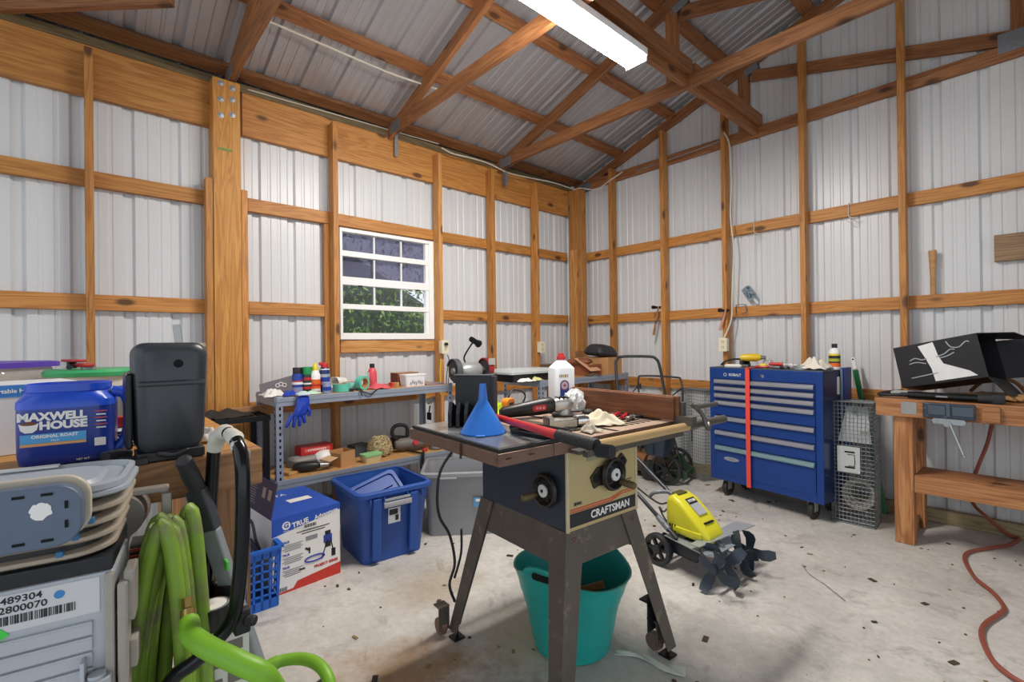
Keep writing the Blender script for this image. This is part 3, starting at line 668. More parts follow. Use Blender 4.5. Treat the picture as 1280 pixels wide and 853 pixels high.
# wool buffing bonnet
p = shelf_pt(473, SB, .34); b = B(); rd = random.Random(5)
b.lathe([(0, 0), (.05, .004), (.075, .03), (.078, .07), (.06, .115), (.03, .14), (0, .146)], 26, sx=.85, sy=1.1)
for v in b.bm.verts: v.co += V((rd.uniform(-1, 1), rd.uniform(-1, 1), rd.uniform(-1, .6)))*.006*(v.co.z > .002)
for k in range(700):
    a = rd.uniform(0, 6.28); zz = rd.uniform(.015, .14); rr = .075*math.sqrt(max(.03, 1-((zz-.05)/.098)**2)); q = V((rr*.85*math.cos(a), rr*1.1*math.sin(a), zz)); d = (q-V((0, 0, .05))).normalized(); s = V((rd.uniform(-1, 1), rd.uniform(-1, 1), rd.uniform(-1, 1)))*.008
    b.quad(q-s, q+s*.3, q+d*.012+s, q+d*.006-s, sm=True)
b.done('wool_bonnet', plain('wool', '#b8a67f', .95, 0, .3, 40., bump=.6), None, 'fluffy tan wool polishing bonnet on the lower shelf', 'polishing bonnet', loc=p)
p = shelf_pt(462, SB, .44); o = thing('sponge_tub', 'small yellowish tub with light green lid on the lower shelf', 'tub', p, rz=.1)
b = B(); b.loft([rr3(.075, .12, .015, 0), rr3(.085, .135, .015, .042)]); b.done('tub_body', plain('tubtan', '#c9b98a', .5, 0, .08), o); b = B(); b.loft([rr3(.09, .14, .016, .042), rr3(.09, .14, .016, .056)]); b.done('tub_lid', plain('lid_green', '#8fc98a', .45), o)
# big grinder with loop handle
p = shelf_pt(512, SB, .36); o = thing('rotary_polisher', 'dusty grey power polisher with black loop handle on the lower shelf', 'power tool', p, rz=1.35)
M_ = Matrix.Translation((0, 0, .06)) @ Matrix.Rotation(PI/2, 4, 'Y')
b = hull(None, [(0, 0, -.13, .03, .03), (0, 0, -.10, .045, .046), (0, 0, .02, .05, .05), (0, 0, .08, .046, .046), (0, 0, .12, .03, .03)], M=M_); b.done('motor_body', plain('tool_dusty', '#6d6662', .6, 0, .2), o, sub=1)
b = B(); b.tube([(-.10, 0, .09), (-.14, 0, .14), (-.13, 0, .19), (-.08, 0, .205), (-.03, 0, .18), (-.03, 0, .11)], .014, 10, smooth=4); b.done('loop_handle', BLK, o)
b = B(); b.cyl((.10, 0, .06), (.19, -.02, .035), .026, .02, 12); b.cyl((.19, -.02, .05), (.19, -.02, .008), .05, .055, 20); b.done('gear_head', STEEL, o)
b = B(); b.cyl((.02, -.035, .07), (.02, -.06, .075), .02, .02, 12); b.done('switch_cap', RED, o)
o = thing('bar_clamp', 'black clamp with red tip hanging over the lower shelf front', 'clamp', shelf_pt(523, SB+.012, .515), rz=.2)
b = B(); b.box((-.05, 0, .002), (.16, .014, .012), bev=.002); b.box((.032, 0, -.03), (.014, .02, .09), bev=.003); b.tube([(.03, 0, -.07), (.045, 0, -.09), (.035, .0, -.115)], .006, 6, smooth=3); b.tube([(.03, -.01, -.02), (.05, -.04, -.05), (.045, -.03, -.10)], .005, 6, smooth=4); b.done('clamp_frame', BLK, o)
b = B(); b.cyl((.0, .03, .012), (.0, .065, .016), .010, .013, 10); b.done('red_tip', RED, o)
for k, (px, x, lab, cc, d) in enumerate(((370, .2, 'pale wooden offcut at the left end of the lower shelf', OLDW, (.06, .2, .03)), (447, .2, 'grey block at the back of the lower shelf', GREYD, (.1, .13, .08)), (357, .36, 'tan wooden board lying at the left end of the lower shelf', PLY, (.14, .09, .02)), (496, .2, 'dark lump of tool casing behind the wool bonnet', BLK, (.09, .1, .09)), (538, .36, 'brown wooden block at the right end of the lower shelf', OLDW, (.12, .14, .06)))):
    b = B(); b.box((0, 0, d[2]/2), d, bev=.004); b.done(('wood_offcut', 'storage_block', 'wood_offcut', 'tool_casing', 'wood_block')[k], cc, None, lab, ('wood piece', 'block', 'wood piece', 'tool', 'wood piece')[k], loc=shelf_pt(px, SB, x), rot=(0, 0, .2*k))

# ================================================================== SHELF IN THE CORNER: things on it
def s2(px, z, x): return V((x, PX(px, 400, x).y, z))
Z2 = .903
o = thing('storage_lid_tray', 'low black tray with clear plastic lid on the corner shelf', 'tray', s2(652, Z2, .66), rz=PI/2)
b = B(); b.loft([rr3(.42, .24, .02, 0), rr3(.45, .27, .02, .06), rr3(.44, .26, .02, .06), rr3(.41, .23, .02, .005)], caps=(True, True)); b.done('tray_body', BLK, o)
b = B(); b.loft([rr3(.50, .30, .02, .062), rr3(.50, .30, .02, .078), rr3(.46, .26, .02, .10)]); b.done('tray_lid', glassy('clear_lid', '#ffffff', .3, .15, '#dfe6e6', ('#d8dedd', .55)), o)
for k, (px, x, lab, mm, d) in enumerate(((655, .80, 'white crumpled bag at the front of the corner shelf', PAPER, (.05, .14, .035)), (667, .78, 'yellow-green rag lump at the front of the corner shelf', plain('rag_yel', '#c9c98a', .8, 0, .2), (.05, .12, .04)))):
    cloth('crumpled_bag' if k == 0 else 'rag', lab, 'bag' if k == 0 else 'rag', s2(px, Z2+.002, x), d[0]*1.6, d[1], d[2], mm, seed=20+k)
cardbox('cardboard_box', 'tan cardboard box under the black bag on the corner shelf', 'box', s2(752, Z2, .62), (.30, .24, .16), .05, CARD)
b = B(); b.loft([rr3(.27, .2, .03, .0), rr3(.30, .24, .04, .03), rr3(.28, .2, .05, .085), rr3(.24, .10, .04, .13)], mi=0); o = b.done('bag', plain('bag_black', '#2a2b30', .6, 0, .2, 20., bump=.4), None, 'black soft tool bag lying on the tan cardboard box', 'bag', loc=s2(750, Z2+.161, .62)+V((0, 0, 0)), rot=(.05, .12, PI/2), sub=1)
o = cardbox('cardboard_box', 'reddish brown low carton left of the tan box on the corner shelf', 'box', s2(727, Z2, .60), (.30, .20, .10), .1, plain('card_red', '#8a4e30', .8, 0, .1))
b = B(); b.box((0, 0, .003), (.22, .17, .005), M=Matrix.Translation((.10, -.06, .10)) @ Matrix.Rotation(.55, 4, 'Y')); b.done('flap', plain('card_pale2', '#c59a78', .8), o)
o = B().loft([rr3(.20, .16, .03, 0), rr3(.22, .18, .03, .02), rr3(.2, .16, .03, .045), rr3(.1, .1, .03, .06)]).done('leather_pouch', plain('pouch', '#7c4a2a', .7, 0, .2), None, 'brown leather pouch lying on the reddish carton', 'pouch', loc=s2(724, Z2+.101, .60), rot=(0, 0, .4))
cardbox('wooden_slab', 'upright tan slab at the back of the corner shelf', 'slab', s2(723, Z2, .40), (.02, .16, .22), .1, OLDW)
cardbox('metal_box', 'dark brown box at the back left of the corner shelf', 'box', s2(690, Z2, .50), (.16, .20, .11), .2, plain('metalbox', '#5c4634', .6, 0, .2))
cloth('rag', 'dark brown rag on the front edge of the corner shelf', 'rag', s2(740, Z2+.002, .78), .1, .16, .035, plain('rag_brown', '#5a4230', .9, 0, .2), seed=31)
# under shelf: lower level
Z3 = .358
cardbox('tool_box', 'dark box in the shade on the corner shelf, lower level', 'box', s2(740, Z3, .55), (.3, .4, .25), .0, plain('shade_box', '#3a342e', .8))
# ================================================================== TOTES, CARTON, BASKET UNDER THE WINDOW SHELF
# --- carton of a paint sprayer
fl, fr = PZ(340.4, 748, 0), PZ(425.7, 716, 0)
ang = math.atan2(fr.y-fl.y, fr.x-fl.x)
gw = (fr-fl).length; gd, gh = .46, .37
bx = thing('sprayer_carton', 'blue and white paint sprayer carton with open purple flap, left of blue tote', 'carton', (fl+fr)/2, ang)
hw = gw/2
b = B(); T = .004
b.box((0, gd/2, T/2), (gw, gd, T)); b.box((0, T/2, gh/2), (gw, T, gh)); b.box((0, gd-T/2, gh/2), (gw, T, gh)); b.box((-hw+T/2, gd/2, gh/2), (T, gd, gh)); b.box((hw-T/2, gd/2, gh/2), (T, gd, gh))
b.done('carton_walls', plain('carton_white', '#e9e8e6', .6, 0, .03), bx)
GBL = plain('carton_blue', '#2452b4', .45, 0, .05)
b = B(); b.box((.0, gd/2+.0, gh+.002), (gw, gd, T)); b.done('top_flap', GBL, bx)
# side flap swung open on the left
b = B(); b.box((0, .21, 0), (.17, .40, T), M=Matrix.Translation((-hw, 0, gh)) @ Matrix.Rotation(math.radians(101), 4, 'Y') @ Matrix.Translation((-.085, 0, 0)))
b.done('open_flap', plain('flap_purple', '#40344e', .6, 0, .08), bx)
Mf = Matrix.Translation((-hw, 0, gh)) @ Matrix.Rotation(math.radians(101), 4, 'Y') @ Matrix.Translation((-.085, 0, -.0023))
FT = plain('flap_tan', '#a5907f', .7)
for k in range(2): B().box((-.02, .07+.075*k, 0), (.05, .04, .0006), M=Mf).done('flap_picture', FT, bx)
b = B()
for k in range(9): b.box((.05-.012*k, .30, 0), (.003, .12-.02*(k % 3), .0006), M=Mf)
b.done('flap_print', FT, bx)
b = B(); b.prism([(-hw, gh), (-hw, gh-.085), (hw, gh-.028), (hw, gh)], .0006, M=axes((0, 0, 0), (1, 0, 0), (0, 0, 1), (0, -1, 0))); b.done('blue_panel', GBL, bx)
b = B(); b.prism([(-hw, 0), (hw, 0), (hw, .062), (-hw+.12, .040), (-hw+.10, .012), (-hw, .008)], .0006, M=axes((0, 0, 0), (1, 0, 0), (0, 0, 1), (0, -1, 0))); b.done('red_panel', plain('carton_red', '#c8372b', .5), bx)
def ff(x, z): return face_front(x, -.0012, z)
tilt = lambda x, z, a: ff(x, z) @ Matrix.Rotation(a, 4, 'Z')
text('lettering', 'TRUE', .034, tilt(-.036, gh-.046, .12), WHITE, bx, bold=.001)
text('lettering', 'Airless', .016, tilt(-.048, gh-.068, .12), WHITE, bx)
text('lettering', 'Advantage', .030, tilt(.098, gh-.034, .12), WHITE, bx, bold=.0005)
text('lettering', 'PROJECT SERIES', .018, ff(.095, .080), plain('carton_red', ''), bx, bold=.0008)
for k in range(3):
    text('lettering', ('TRUEAIRLESS', 'TRUESPRAY', 'TRUEHOSE')[k] if False else 'TRUE', .014, ff(-.125, gh-.125-.062*k), plain('print_blue', '#4a56b8', .5), bx, align='LEFT', bold=.0005)
    b = B()
    for q in range(4): b.box((-.075, -.0008, gh-.140-.009*q-.062*k), (.10-.02*(q % 2), .001, .0035))
    b.done('print_lines', GREYM, bx)
b = B()
for k in range(2): b.box((.03, -.0008, gh-.092-.012*k), (.17-.05*k, .001, .004), M=Matrix.Rotation(0, 4, 'Y'))
b.done('print_lines', INK, bx)
b = B(); c = (-.105, gh-.042)                                   # round G emblem
b.prism([(c[0]+.020*math.cos(2*PI*k/24), c[1]+.020*math.sin(2*PI*k/24)) for k in range(24)], .0006, M=axes((0, -.0008, 0), (1, 0, 0), (0, 0, 1), (0, -1, 0))); b.done('emblem', WHITE, bx)
text('emblem_letter', 'G', .032, ff(c[0], c[1]), GBL, bx, bold=.0015); text('lettering', 'GRACO', .008, ff(c[0], c[1]-.027), WHITE, bx)
# drawing of the sprayer: pump on a cart, hose ring, gun
b = B(); P_ = lambda x, z, w, h, mi=0, a=0.: b.box((0, 0, 0), (w, .001, h), M=Matrix.Translation((x, -.0008, z)) @ Matrix.Rotation(a, 4, 'Y'), mi=mi)
P_(.105, .205, .045, .04, 0); P_(.105, .235, .03, .02, 1); P_(.088, .155, .006, .10, 1, .35); P_(.128, .16, .006, .09, 1, -.2); P_(.135, .125, .022, .04, 1); P_(.105, .175, .03, .03, 1);  pass
b.done('sprayer_picture', [plain('pic_blue', '#2c3f9a', .5), INK, GREYM], bx)
b = B(); P_(.02, .235, .06, .022, 0); b.done('motor_picture', GREYM, bx); b = B(); P_(.0, .18, .03, .01, 0, .6); P_(.008, .172, .008, .03, 0); b.done('gun_picture', INK, bx); b = B(); P_(-.03, .09, .03, .008, 0); b.done('nozzle_picture', INK, bx)
b = B(); b.tube([(.035+.05*math.cos(a), -.001, .125+.014*math.sin(a)) for a in [2*PI*k/24 for k in range(24)]], .004, 6, closed=True, M=None); b.done('hose_picture', plain('pic_blue', ''), bx)
b = B(); b.box((.012, -.0022, gh-.072), (.075, .001, .026)); b.done('sticker', PAPER, bx)
b = B()
for k in range(14): b.box((-.018+.0045*k, -.0030, gh-.070), (.0016+.001*(k % 3), .001, .016))
b.done('barcode', INK, bx)
b = B()
for k in range(9): b.box((-hw+.02+.006*k, -.0016, .022), (.002+.001*(k % 2), .001, .018))
b.done('barcode', INK, bx)
b = B(); b.box((.05, .22, gh+.0045), (.12, .06, .001), M=None); b.done('sticker', PAPER, bx)
text('lettering', 'TA', .05, axes((.0, .36, gh+.005), (1, 0, 0), (0, 1, 0), (0, 0, 1)), WHITE, bx)

# --- lidless totes
def tote(name, label, corner, ang, w, d, h, m, mlip, group, taper=.045, wall=.004):
    """open plastic bin. corner: near-left bottom corner; local +X along the front, +Y back"""
    t = thing(name, label, 'storage tote', corner, ang, group=group)
    cx, cy = w/2, d/2; W, D = w+2*taper, d+2*taper
    b = B(); f = .04
    b.loft([rr3(w, d, f, .001, 5, cx, cy), rr3(w+taper*1.4, d+taper*1.4, f, h*.74, 5, cx, cy), rr3(w+taper*1.9, d+taper*1.9, f, h*.78, 5, cx, cy), rr3(W, D, f, h, 5, cx, cy), rr3(W-2*wall, D-2*wall, f, h, 5, cx, cy), rr3(w+taper-2*wall, d+taper-2*wall, f, h*.7, 5, cx, cy), rr3(w-2*wall, d-2*wall, f, .008, 5, cx, cy)])
    b.done('bin_body', m, t)
    b = B(); b.loft([rr3(W+.002, D+.002, f, h-.030, 5, cx, cy), rr3(W+.034, D+.034, f+.012, h-.026, 5, cx, cy), rr3(W+.034, D+.034, f+.012, h-.004, 5, cx, cy), rr3(W+.02, D+.02, f+.01, h+.002, 5, cx, cy), rr3(W-.012, D-.012, f, h+.002, 5, cx, cy), rr3(W-.012, D-.012, f, h-.01, 5, cx, cy)], caps=(False, False)); b.done('rim', mlip, t)
    return t
TB = plain('tote_blue', '#25509f', .42, 0, .06, 6.)
c0, c1 = PZ(457.6, 708, 0), PZ(526.5, 687, 0); a_ = math.atan2(c1.y-c0.y, c1.x-c0.x)
tb = tote('storage_tote', 'blue open tote with its lid pushed in, before the window shelf', c0+V((math.cos(a_), math.sin(a_), 0))*-.012, a_, .355, .37, .405, TB, TB, 'open totes in front of the window shelf', .036)
# lid stood inside the bin, ribs and handles
b = B(); b.loft([rr3(.30, .40, .03, 0), rr3(.30, .40, .03, .022), rr3(.26, .36, .03, .022), rr3(.26, .36, .03, .010)]); 
for k in range(3): b.box((0, -.1+.1*k, .016), (.2, .012, .012))
b.done('loose_lid', TB, tb, M=Matrix.Translation((.215, .20, .235)) @ Matrix.Rotation(-.28, 4, 'Y') @ Matrix.Rotation(.72, 4, 'X'))
b = B()
for x in (.06, .28): b.box((x, -.024, .2), (.05, .022, .34), M=Matrix.Translation((0, 0, 0)) @ Matrix.Rotation(.06, 4, 'X'))
for x in (.02, .10, .24, .33): b.box((x, -.050, .355), (.012, .02, .035))
b.done('front_rib', TB, tb, bev=.006)
b = B(); b.tube([(.10, -.042, .350), (.10, -.066, .335), (.10, -.066, .318)], .006, 6); b.box((.175, -.066, .328), (.165, .012, .030), bev=.005); b.box((.175, -.06, .355), (.15, .008, .012)); b.done('handle', plain('handle_grey', '#a7aab0', .5, .1), tb)
b = B(); b.box((.155, -.043, .265), (.072, .001, .085), M=Matrix.Rotation(.05, 4, 'X')); b.done('label', plain('lab_grey', '#c3c8cf', .6, 0, .1), tb)
b = B(); b.box((.150, -.0445, .285), (.05, .001, .03), M=Matrix.Rotation(.05, 4, 'X')); b.box((.17, -.0445, .25), (.02, .001, .03), M=Matrix.Rotation(.05, 4, 'X')); b.done('label_print', INK, tb)
TG = plain('tote_grey', '#8d8f94', .42, 0, .06, 6.)
q0 = PZ(542, 664, 0); q1 = PZ(598, 672, 0); a2 = math.atan2(q1.y-q0.y, q1.x-q0.x)
rimL, rimR, rimB = PZ(529, 592, .405), PZ(605, 588, .405), PZ(525, 579, .405)
tg = tote('storage_tote', 'grey open tote between the blue tote and the table saw', (.955, -2.60, 0), math.radians(53), .44, .34, .405, TG, TG, 'open totes in front of the window shelf', .03)
b = B(); b.box((.33, -.021, .215), (.085, .001, .06), M=Matrix.Rotation(.04, 4, 'X')); b.done('label', plain('lab_blue', '#5b9ac8', .5, 0, .1), tg)
b = B(); b.box((.33, -.0225, .228), (.06, .001, .016), M=Matrix.Rotation(.04, 4, 'X')); b.done('label_print', WHITE, tg)
b = B(); b.box((.13, -.055, .375), (.11, .02, .012)); b.done('handle', TG, tg, bev=.004)

# --- blue basket with things in it
fr_, fl_ = PZ(348, 680.5, .283), PZ(309, 692, .283)
bd = thing('laundry_basket', 'blue plastic basket with lattice sides behind the black handle', 'basket', (1.155, -3.545, 0), PI)
# local: x to -x world ... keep a simple box frame: footprint .28 (x) by .26 (y)
BB = plain('basket_blue', '#1f62c4', .4, 0, .05)
def basket_wall(b, p0, p1, h, nv, ins=0.):
    p0, p1 = V(p0), V(p1); d = (p1-p0); L = d.length; d.normalize(); nrm = V((d.y, -d.x, 0))
    up = (V((0, 0, 1))+nrm*.06).normalized()
    M_ = axes(p0, d, up.cross(d)*1, up)
    b.box((L/2, 0, .022), (L, .006, .044), M=M_); b.box((L/2, 0, h-.022), (L, .006, .044), M=M_); b.box((L/2, -.0, h-.006), (L+.02, .022, .012), M=M_)
    n = max(3, int(L/.032))
    for k in range(n+1): b.box((L*k/n, 0, h/2), (.009, .006, h-.01), M=M_)
    for k in range(1, nv): b.box((L/2, 0, .03+(h-.06)*k/nv), (L, .006, .008), M=M_)
b = B(); X0, X1, Y0, Y1 = 0., .42, -.0, .27
for p0, p1 in (((X0, Y0, .0), (X1, Y0, 0)), ((X1, Y0, 0), (X1, Y1, 0)), ((X1, Y1, 0), (X0, Y1, 0)), ((X0, Y1, 0), (X0, Y0, 0))): basket_wall(b, p0, p1, .283, 6)
b.box(((X0+X1)/2, (Y0+Y1)/2, .006), (X1-X0, Y1-Y0, .01)); b.done('basket_body', BB, bd)
o = thing('sander', 'dark blue machine with black cable lying in the blue basket', 'tool', (.99, -3.67, .02), .4)
b = B(); b.loft([rr3(.16, .13, .03, 0), rr3(.18, .15, .04, .10), rr3(.17, .14, .05, .20), rr3(.09, .08, .03, .26)]); b.done('housing', plain('darkblue', '#22334f', .4, 0, .15), o)
b = B(); b.tube([(-.05, .0, .24), (-.05, .03, .33), (.02, .05, .35), (.07, .04, .27), (.06, .07, .2)], .007, 8, smooth=5); b.done('cable', BLKR, o)
cloth('rag', 'grey rag lying in the blue basket', 'rag', (.84, -3.65, .19), .16, .18, .06, plain('rag_slate', '#5a6675', .9, 0, .2), seed=44)

# --- black rack between bench and shelf
rk = thing('wire_rack', 'black metal rack with grimy top standing beside the grey shelf', 'rack', (.345, -3.575, 0), PI/2)
p = PD(290, 520, 2.45)
rk.location = (.345, -3.575, 0); rk.rotation_euler.z = PI/2; p = V((.345, -3.575, 0)); zt = .795
b = B()
for k in range(9): b.box((-.165+.041*k, 0, zt), (.008, .30, .008))
for y in (-.15, 0, .15): b.box((0, y, zt-.008), (.35, .010, .012))
b.box((0, -.155, zt-.004), (.37, .012, .03)); b.box((0, .155, zt-.004), (.37, .012, .03)); b.box((.18, 0, zt-.004), (.012, .3, .03)); b.box((-.18, 0, zt-.004), (.012, .3, .03))
b.done('rack_top', BLKM, rk)
for x in (-.165, .165):
    for y in (-.14, .14): B().box((x, y, zt/2), (.032, .032, zt-.02)).done('leg', BLKM, rk, bev=.003)
for z in (.18, .5): B().box((0, 0, z), (.34, .26, .012)).done('rack_shelf', BLKM, rk)
cloth('oily_rag', 'black oily rag heap on top of the wire rack', 'rag', (p.x+.0, p.y-.02, zt+.008), .22, .26, .045, plain('rag_black', '#2a2724', .7, 0, .35, 25.), rz=.3, seed=51)
o = B(); o.box((0, 0, .02), (.05, .26, .035), bev=.004); o.done('wood_offcut', OLDW, None, 'brown wooden block lying on the wire rack', 'wood piece', loc=(p.x-.08, p.y+.10, zt+.008), rot=(0, 0, .2))
# ================================================================== BENCH AT LEFT WITH THE COFFEE CAN
BZ = .95
wb = thing('work_table', 'wooden work table at left carrying the coffee can and black case', 'work table', (2.205, -3.90, 0))
lumber('front_rail', (-.019, -1.35, BZ-.046), (-.019, .025, BZ-.046), .092, .038, OLDW, parent=wb)
lumber('back_rail', (-1.17, -1.35, BZ-.048), (-1.17, .02, BZ-.048), .092, .038, OLDW, parent=wb)
lumber('table_top', (-.62, -1.36, BZ-.0095), (-.62, .025, BZ-.0095), .019, 1.158, wood('tabletop_wood', '#d3a05a', '#bb8440', '#8f5f2c'), parent=wb)
for x in (-.085, -1.10):
    for y in (-1.25, -.04): lumber('leg', (x, y, .001), (x, y, BZ-.02), .089, .089, OLDW, up=(1, 0, 0), parent=wb)
lumber('side_panel', (-.42, -.09, .62), (-.12, -.09, .62), .5, .012, PLY, parent=wb)
lumber('stretcher', (-.12, -1.2, .35), (-.12, -.05, .35), .089, .038, OLDW, parent=wb)
# --- coffee can
cc = PZ(88, 580, BZ); cc = V((cc.x-.05, cc.y, BZ+.001))
face = math.atan2(CAM.y-cc.y, CAM.x-cc.x)+PI/2            # local -Y faces the viewer
can = thing('coffee_can', 'big blue plastic coffee can with white lettering and finger grip', 'coffee can', cc, face-.12)
CB = plain('can_blue', '#16348c', .32, 0, .06, 6.); CB2 = plain('can_blue_light', '#1f4fc8', .3, 0, .05, 6.)
k = .94
b = B(); prof = [(.0, .172, .150, .03), (.006, .180, .158, .035), (.125, .182, .160, .038), (.140, .180, .158, .038), (.155, .160, .145, .05), (.160, .154, .140, .05)]
b.loft([rr3(w*k, d*k, r, z*1.03, 6) for z, w, d, r in prof]); b.done('can_body', CB, can, sub=1)
b = B(); b.loft([rr3(w*k, d*k, r, z*1.03, 6) for z, w, d, r in ((.126, .1825, .1605, .038), (.141, .181, .159, .038), (.156, .161, .146, .05), (.161, .155, .141, .05))], caps=(False, False)); b.done('can_shoulder', CB2, can)
b = B(); b.loft([rr3(.150*k, .135*k, .05, .163, 6), rr3(.160*k, .145*k, .05, .166, 6), rr3(.160*k, .145*k, .05, .182, 6), rr3(.152*k, .137*k, .05, .182, 6), rr3(.150*k, .135*k, .05, .172, 6)], caps=(False, True)); b.done('rim', CB2, can)
b = B(); b.tube([(.078, -.03, .160), (.104, -.03, .150), (.112, -.03, .11), (.106, -.03, .05), (.086, -.03, .02)], .013, 10, smooth=5, M=Matrix.Translation((0, 0, 0))); b.done('handle', CB2, can)
cf = -.0755
def cfM(x, z): return face_front(x, cf-.0012, z)
text('lettering', 'MAXWELL', .0235, cfM(-.020, .113), WHITE, can, bold=.0012, sx=1.03)
text('lettering', 'HOUSE', .0235, cfM(-.002, .093), WHITE, can, bold=.0012, sx=1.05)
b = B(); b.box((-.018, cf-.0006, .066), (.108, .001, .020)); b.done('blue_stripe', LBLUE, can)
text('lettering', 'ORIGINAL ROAST', .0095, cfM(-.016, .070), WHITE, can, bold=.0003)
text('lettering', 'MILD', .006, cfM(-.016, .060), WHITE, can)
b = B(); b.box((-.018, cf-.0006, .0525), (.108, .001, .006)); b.done('gold_stripe', plain('gold', '#d9a56a', .5), can)
b = B(); b.prism([(-.074, .100), (-.042, .100), (-.045, .086), (-.052, .080), (-.064, .080), (-.071, .086)], .001, M=axes((0, cf-.0004, 0), (1, 0, 0), (0, 0, 1), (0, -1, 0))); b.done('cup_picture', WHITE, can)
b = B(); b.prism([(-.058+.0135*math.cos(2*PI*q/20), .100+.004*math.sin(2*PI*q/20)) for q in range(20)], .0006, M=axes((0, cf-.0012, 0), (1, 0, 0), (0, 0, 1), (0, -1, 0))); b.done('coffee_picture', plain('coffee', '#6b3b1c', .4), can)
text('lettering', 'NET WT 30.6 OZ (1 LB 14.6 OZ) 867g' if False else 'NET WT', .006, cfM(.03, .012), WHITE, can)
b = B()
for q in range(6): b.box((.062, cf-.0004, .118-.0075*q), (.022-.005*(q % 2), .0008, .0028), mi=q % 2)
b.box((.060, cf-.0004, .048), (.02, .0008, .018), mi=1)
b.done('small_print', [plain('print_red', '#b8434a', .5), PAPER], can)
# --- heater box at the far left
hb = PD(-22, 582, 1.12)
hx = thing('heater_box', 'white carton with blue band reading portable heater, behind the coffee can', 'carton', (hb.x-.05, hb.y-.01, BZ+.001), math.atan2(CAM.y-hb.y, CAM.x-hb.x)+PI/2+.10)
b = B(); b.box((0, .09, .088), (.36, .18, .176)); b.done('box_body', plain('heater_white', '#dfe0e2', .6, 0, .03), hx, bev=.002)
b = B(); b.box((0, -.0008, .158), (.355, .001, .030)); b.done('blue_band', plain('heater_blue', '#3c86cf', .5), hx)
text('lettering', 'Portable Heater', .0140, face_front(.062, -.0018, .158), WHITE, hx, bold=.0004)
b = B(); b.lathe([(0, 0), (.022, 0), (.022, .0008), (0, .0008)], 20, M=face_front(.155, -.001, .060)); b.box((.155, -.0012, .035), (.04, .001, .008)); b.done('heater_picture', plain('pic_slate', '#3c4660', .5), hx)
b = B()
for q in range(4): b.box((.08, -.0008, .11-.018*q), (.02, .001, .003))
b.done('small_print', GREYM, hx)
# --- clear tub with purple lid
tp = PZ(18, 528, BZ)
ct = thing('clear_tub', 'clear plastic tub with purple lid at the left edge', 'tub', (tp.x-.05, tp.y-.07, BZ+.001), .9)
b = B(); b.loft([rr3(.26, .24, .05, 0), rr3(.28, .26, .055, .12), rr3(.30, .28, .06, .15), rr3(.30, .28, .06, .175), rr3(.28, .26, .06, .195)], caps=(True, False)); b.done('tub_body', glassy('tub_clear', '#ffffff', .4, .12, '#e4e0dc', ('#d5cfc8', .35)), ct, sub=1)
b = B(); b.loft([rr3(.315, .295, .06, .196), rr3(.315, .295, .06, .214), rr3(.27, .25, .05, .218)]); b.done('tub_lid', plain('purple', '#5a3fb0', .4), ct)
cloth('rag', 'brownish rag seen inside the clear tub', 'rag', (tp.x-.05, tp.y-.07, BZ+.006), .2, .2, .10, plain('rag_tan', '#b59a82', .9, 0, .2), seed=61)
# --- white pail with green lid, clamp on it
pp = PZ(118, 524, BZ)
pl = thing('storage_pail', 'translucent white pail with green lid behind the coffee can', 'pail', (pp.x-.02, pp.y, BZ+.001))
b = B(); b.lathe([(0, 0), (.108, 0), (.114, .01), (.124, .16), (.126, .172)], 36); b.done('pail_body', plain('milk_white', '#d9dcda', .35, 0, .04), pl)
b = B(); b.lathe([(.128, .160), (.140, .162), (.142, .176), (.134, .186), (.115, .184), (0, .186)], 36); b.done('pail_lid', plain('lid_green2', '#3fae6e', .35), pl)
q = V((pp.x-.02, pp.y, BZ+.189)); q = PD(92, 463, (q-CAM).dot(F2)-.05); q.z = BZ+.189
cl = thing('spring_clamp', 'red and black clamp lying on the green pail lid', 'clamp', q, .35)
b = B(); b.box((.0, 0, .030), (.13, .03, .010), bev=.004); b.box((.06, .01, .014), (.07, .035, .014), bev=.004); b.done('jaw', plain('clamp_red', '#b3262a', .4), cl)
b = B(); b.tube([(-.02, 0, .028), (0, -.01, .012), (.03, -.02, .008), (.05, -.03, .008)], .009, 8, smooth=4); b.box((-.015, 0, .014), (.02, .024, .026), bev=.003); b.done('lever', BLK, cl)
b = B(); b.cyl((.09, .045, .002), (.09, .045, .020), .022, .020, 20); b.done('lid_knob', plain('knob_grey', '#8c8f90', .4, .4), pl, M=Matrix.Translation((-.02, -.06, .184)))
# --- black plastic case
kp = PZ(214, 574, BZ)
kc = thing('black_case', 'dark plastic case standing upright with a round hole near its top', 'case', (kp.x-.02, kp.y, BZ+.001), math.atan2(CAM.y-kp.y, CAM.x-kp.x)+PI/2+.12)
kw, kh = .136, .268
def kl(w, top, y, z0=.018, r=.03):
    n = 6; o = []
    for (x, z) in rrect(w, top-z0, r, n, 0, (top+z0)/2): o.append((x*(.90+.10*(z-z0)/(top-z0)), y-.02*(z/top), z))
    return o
KB = plain('case_black', '#35383e', .36, 0, .18, 18., dirt=('#77777a', 9., .62))
b = B(); b.loft([kl(kw, kh, .05), kl(kw+.012, kh+.006, .045), kl(kw+.012, kh+.006, -.012), kl(kw, kh, -.025), kl(kw-.03, kh-.012, -.032, .03, .025)]); b.done('case_shell', KB, kc)
b = B(); b.box((0, -.047, .180), (kw-.008, .012, .012)); b.done('ridge', KB, kc, bev=.004)
b = B(); b.lathe([(0, .0008), (.0068, .0008), (.0092, .0012), (.0096, -.001)], 18, M=face_front(.012, -.0515, .225)); b.done('hole_rim', SLOT, kc)
b = B(); b.box((0, .0, .012), (.13, .08, .022)); b.box((-.07, -.03, .008), (.05, .05, .016)); b.tube([(-.03, -.05, .022), (0, -.055, .014), (.03, -.05, .022)], .006, 8, smooth=4); b.done('foot', BLK, kc, bev=.003)
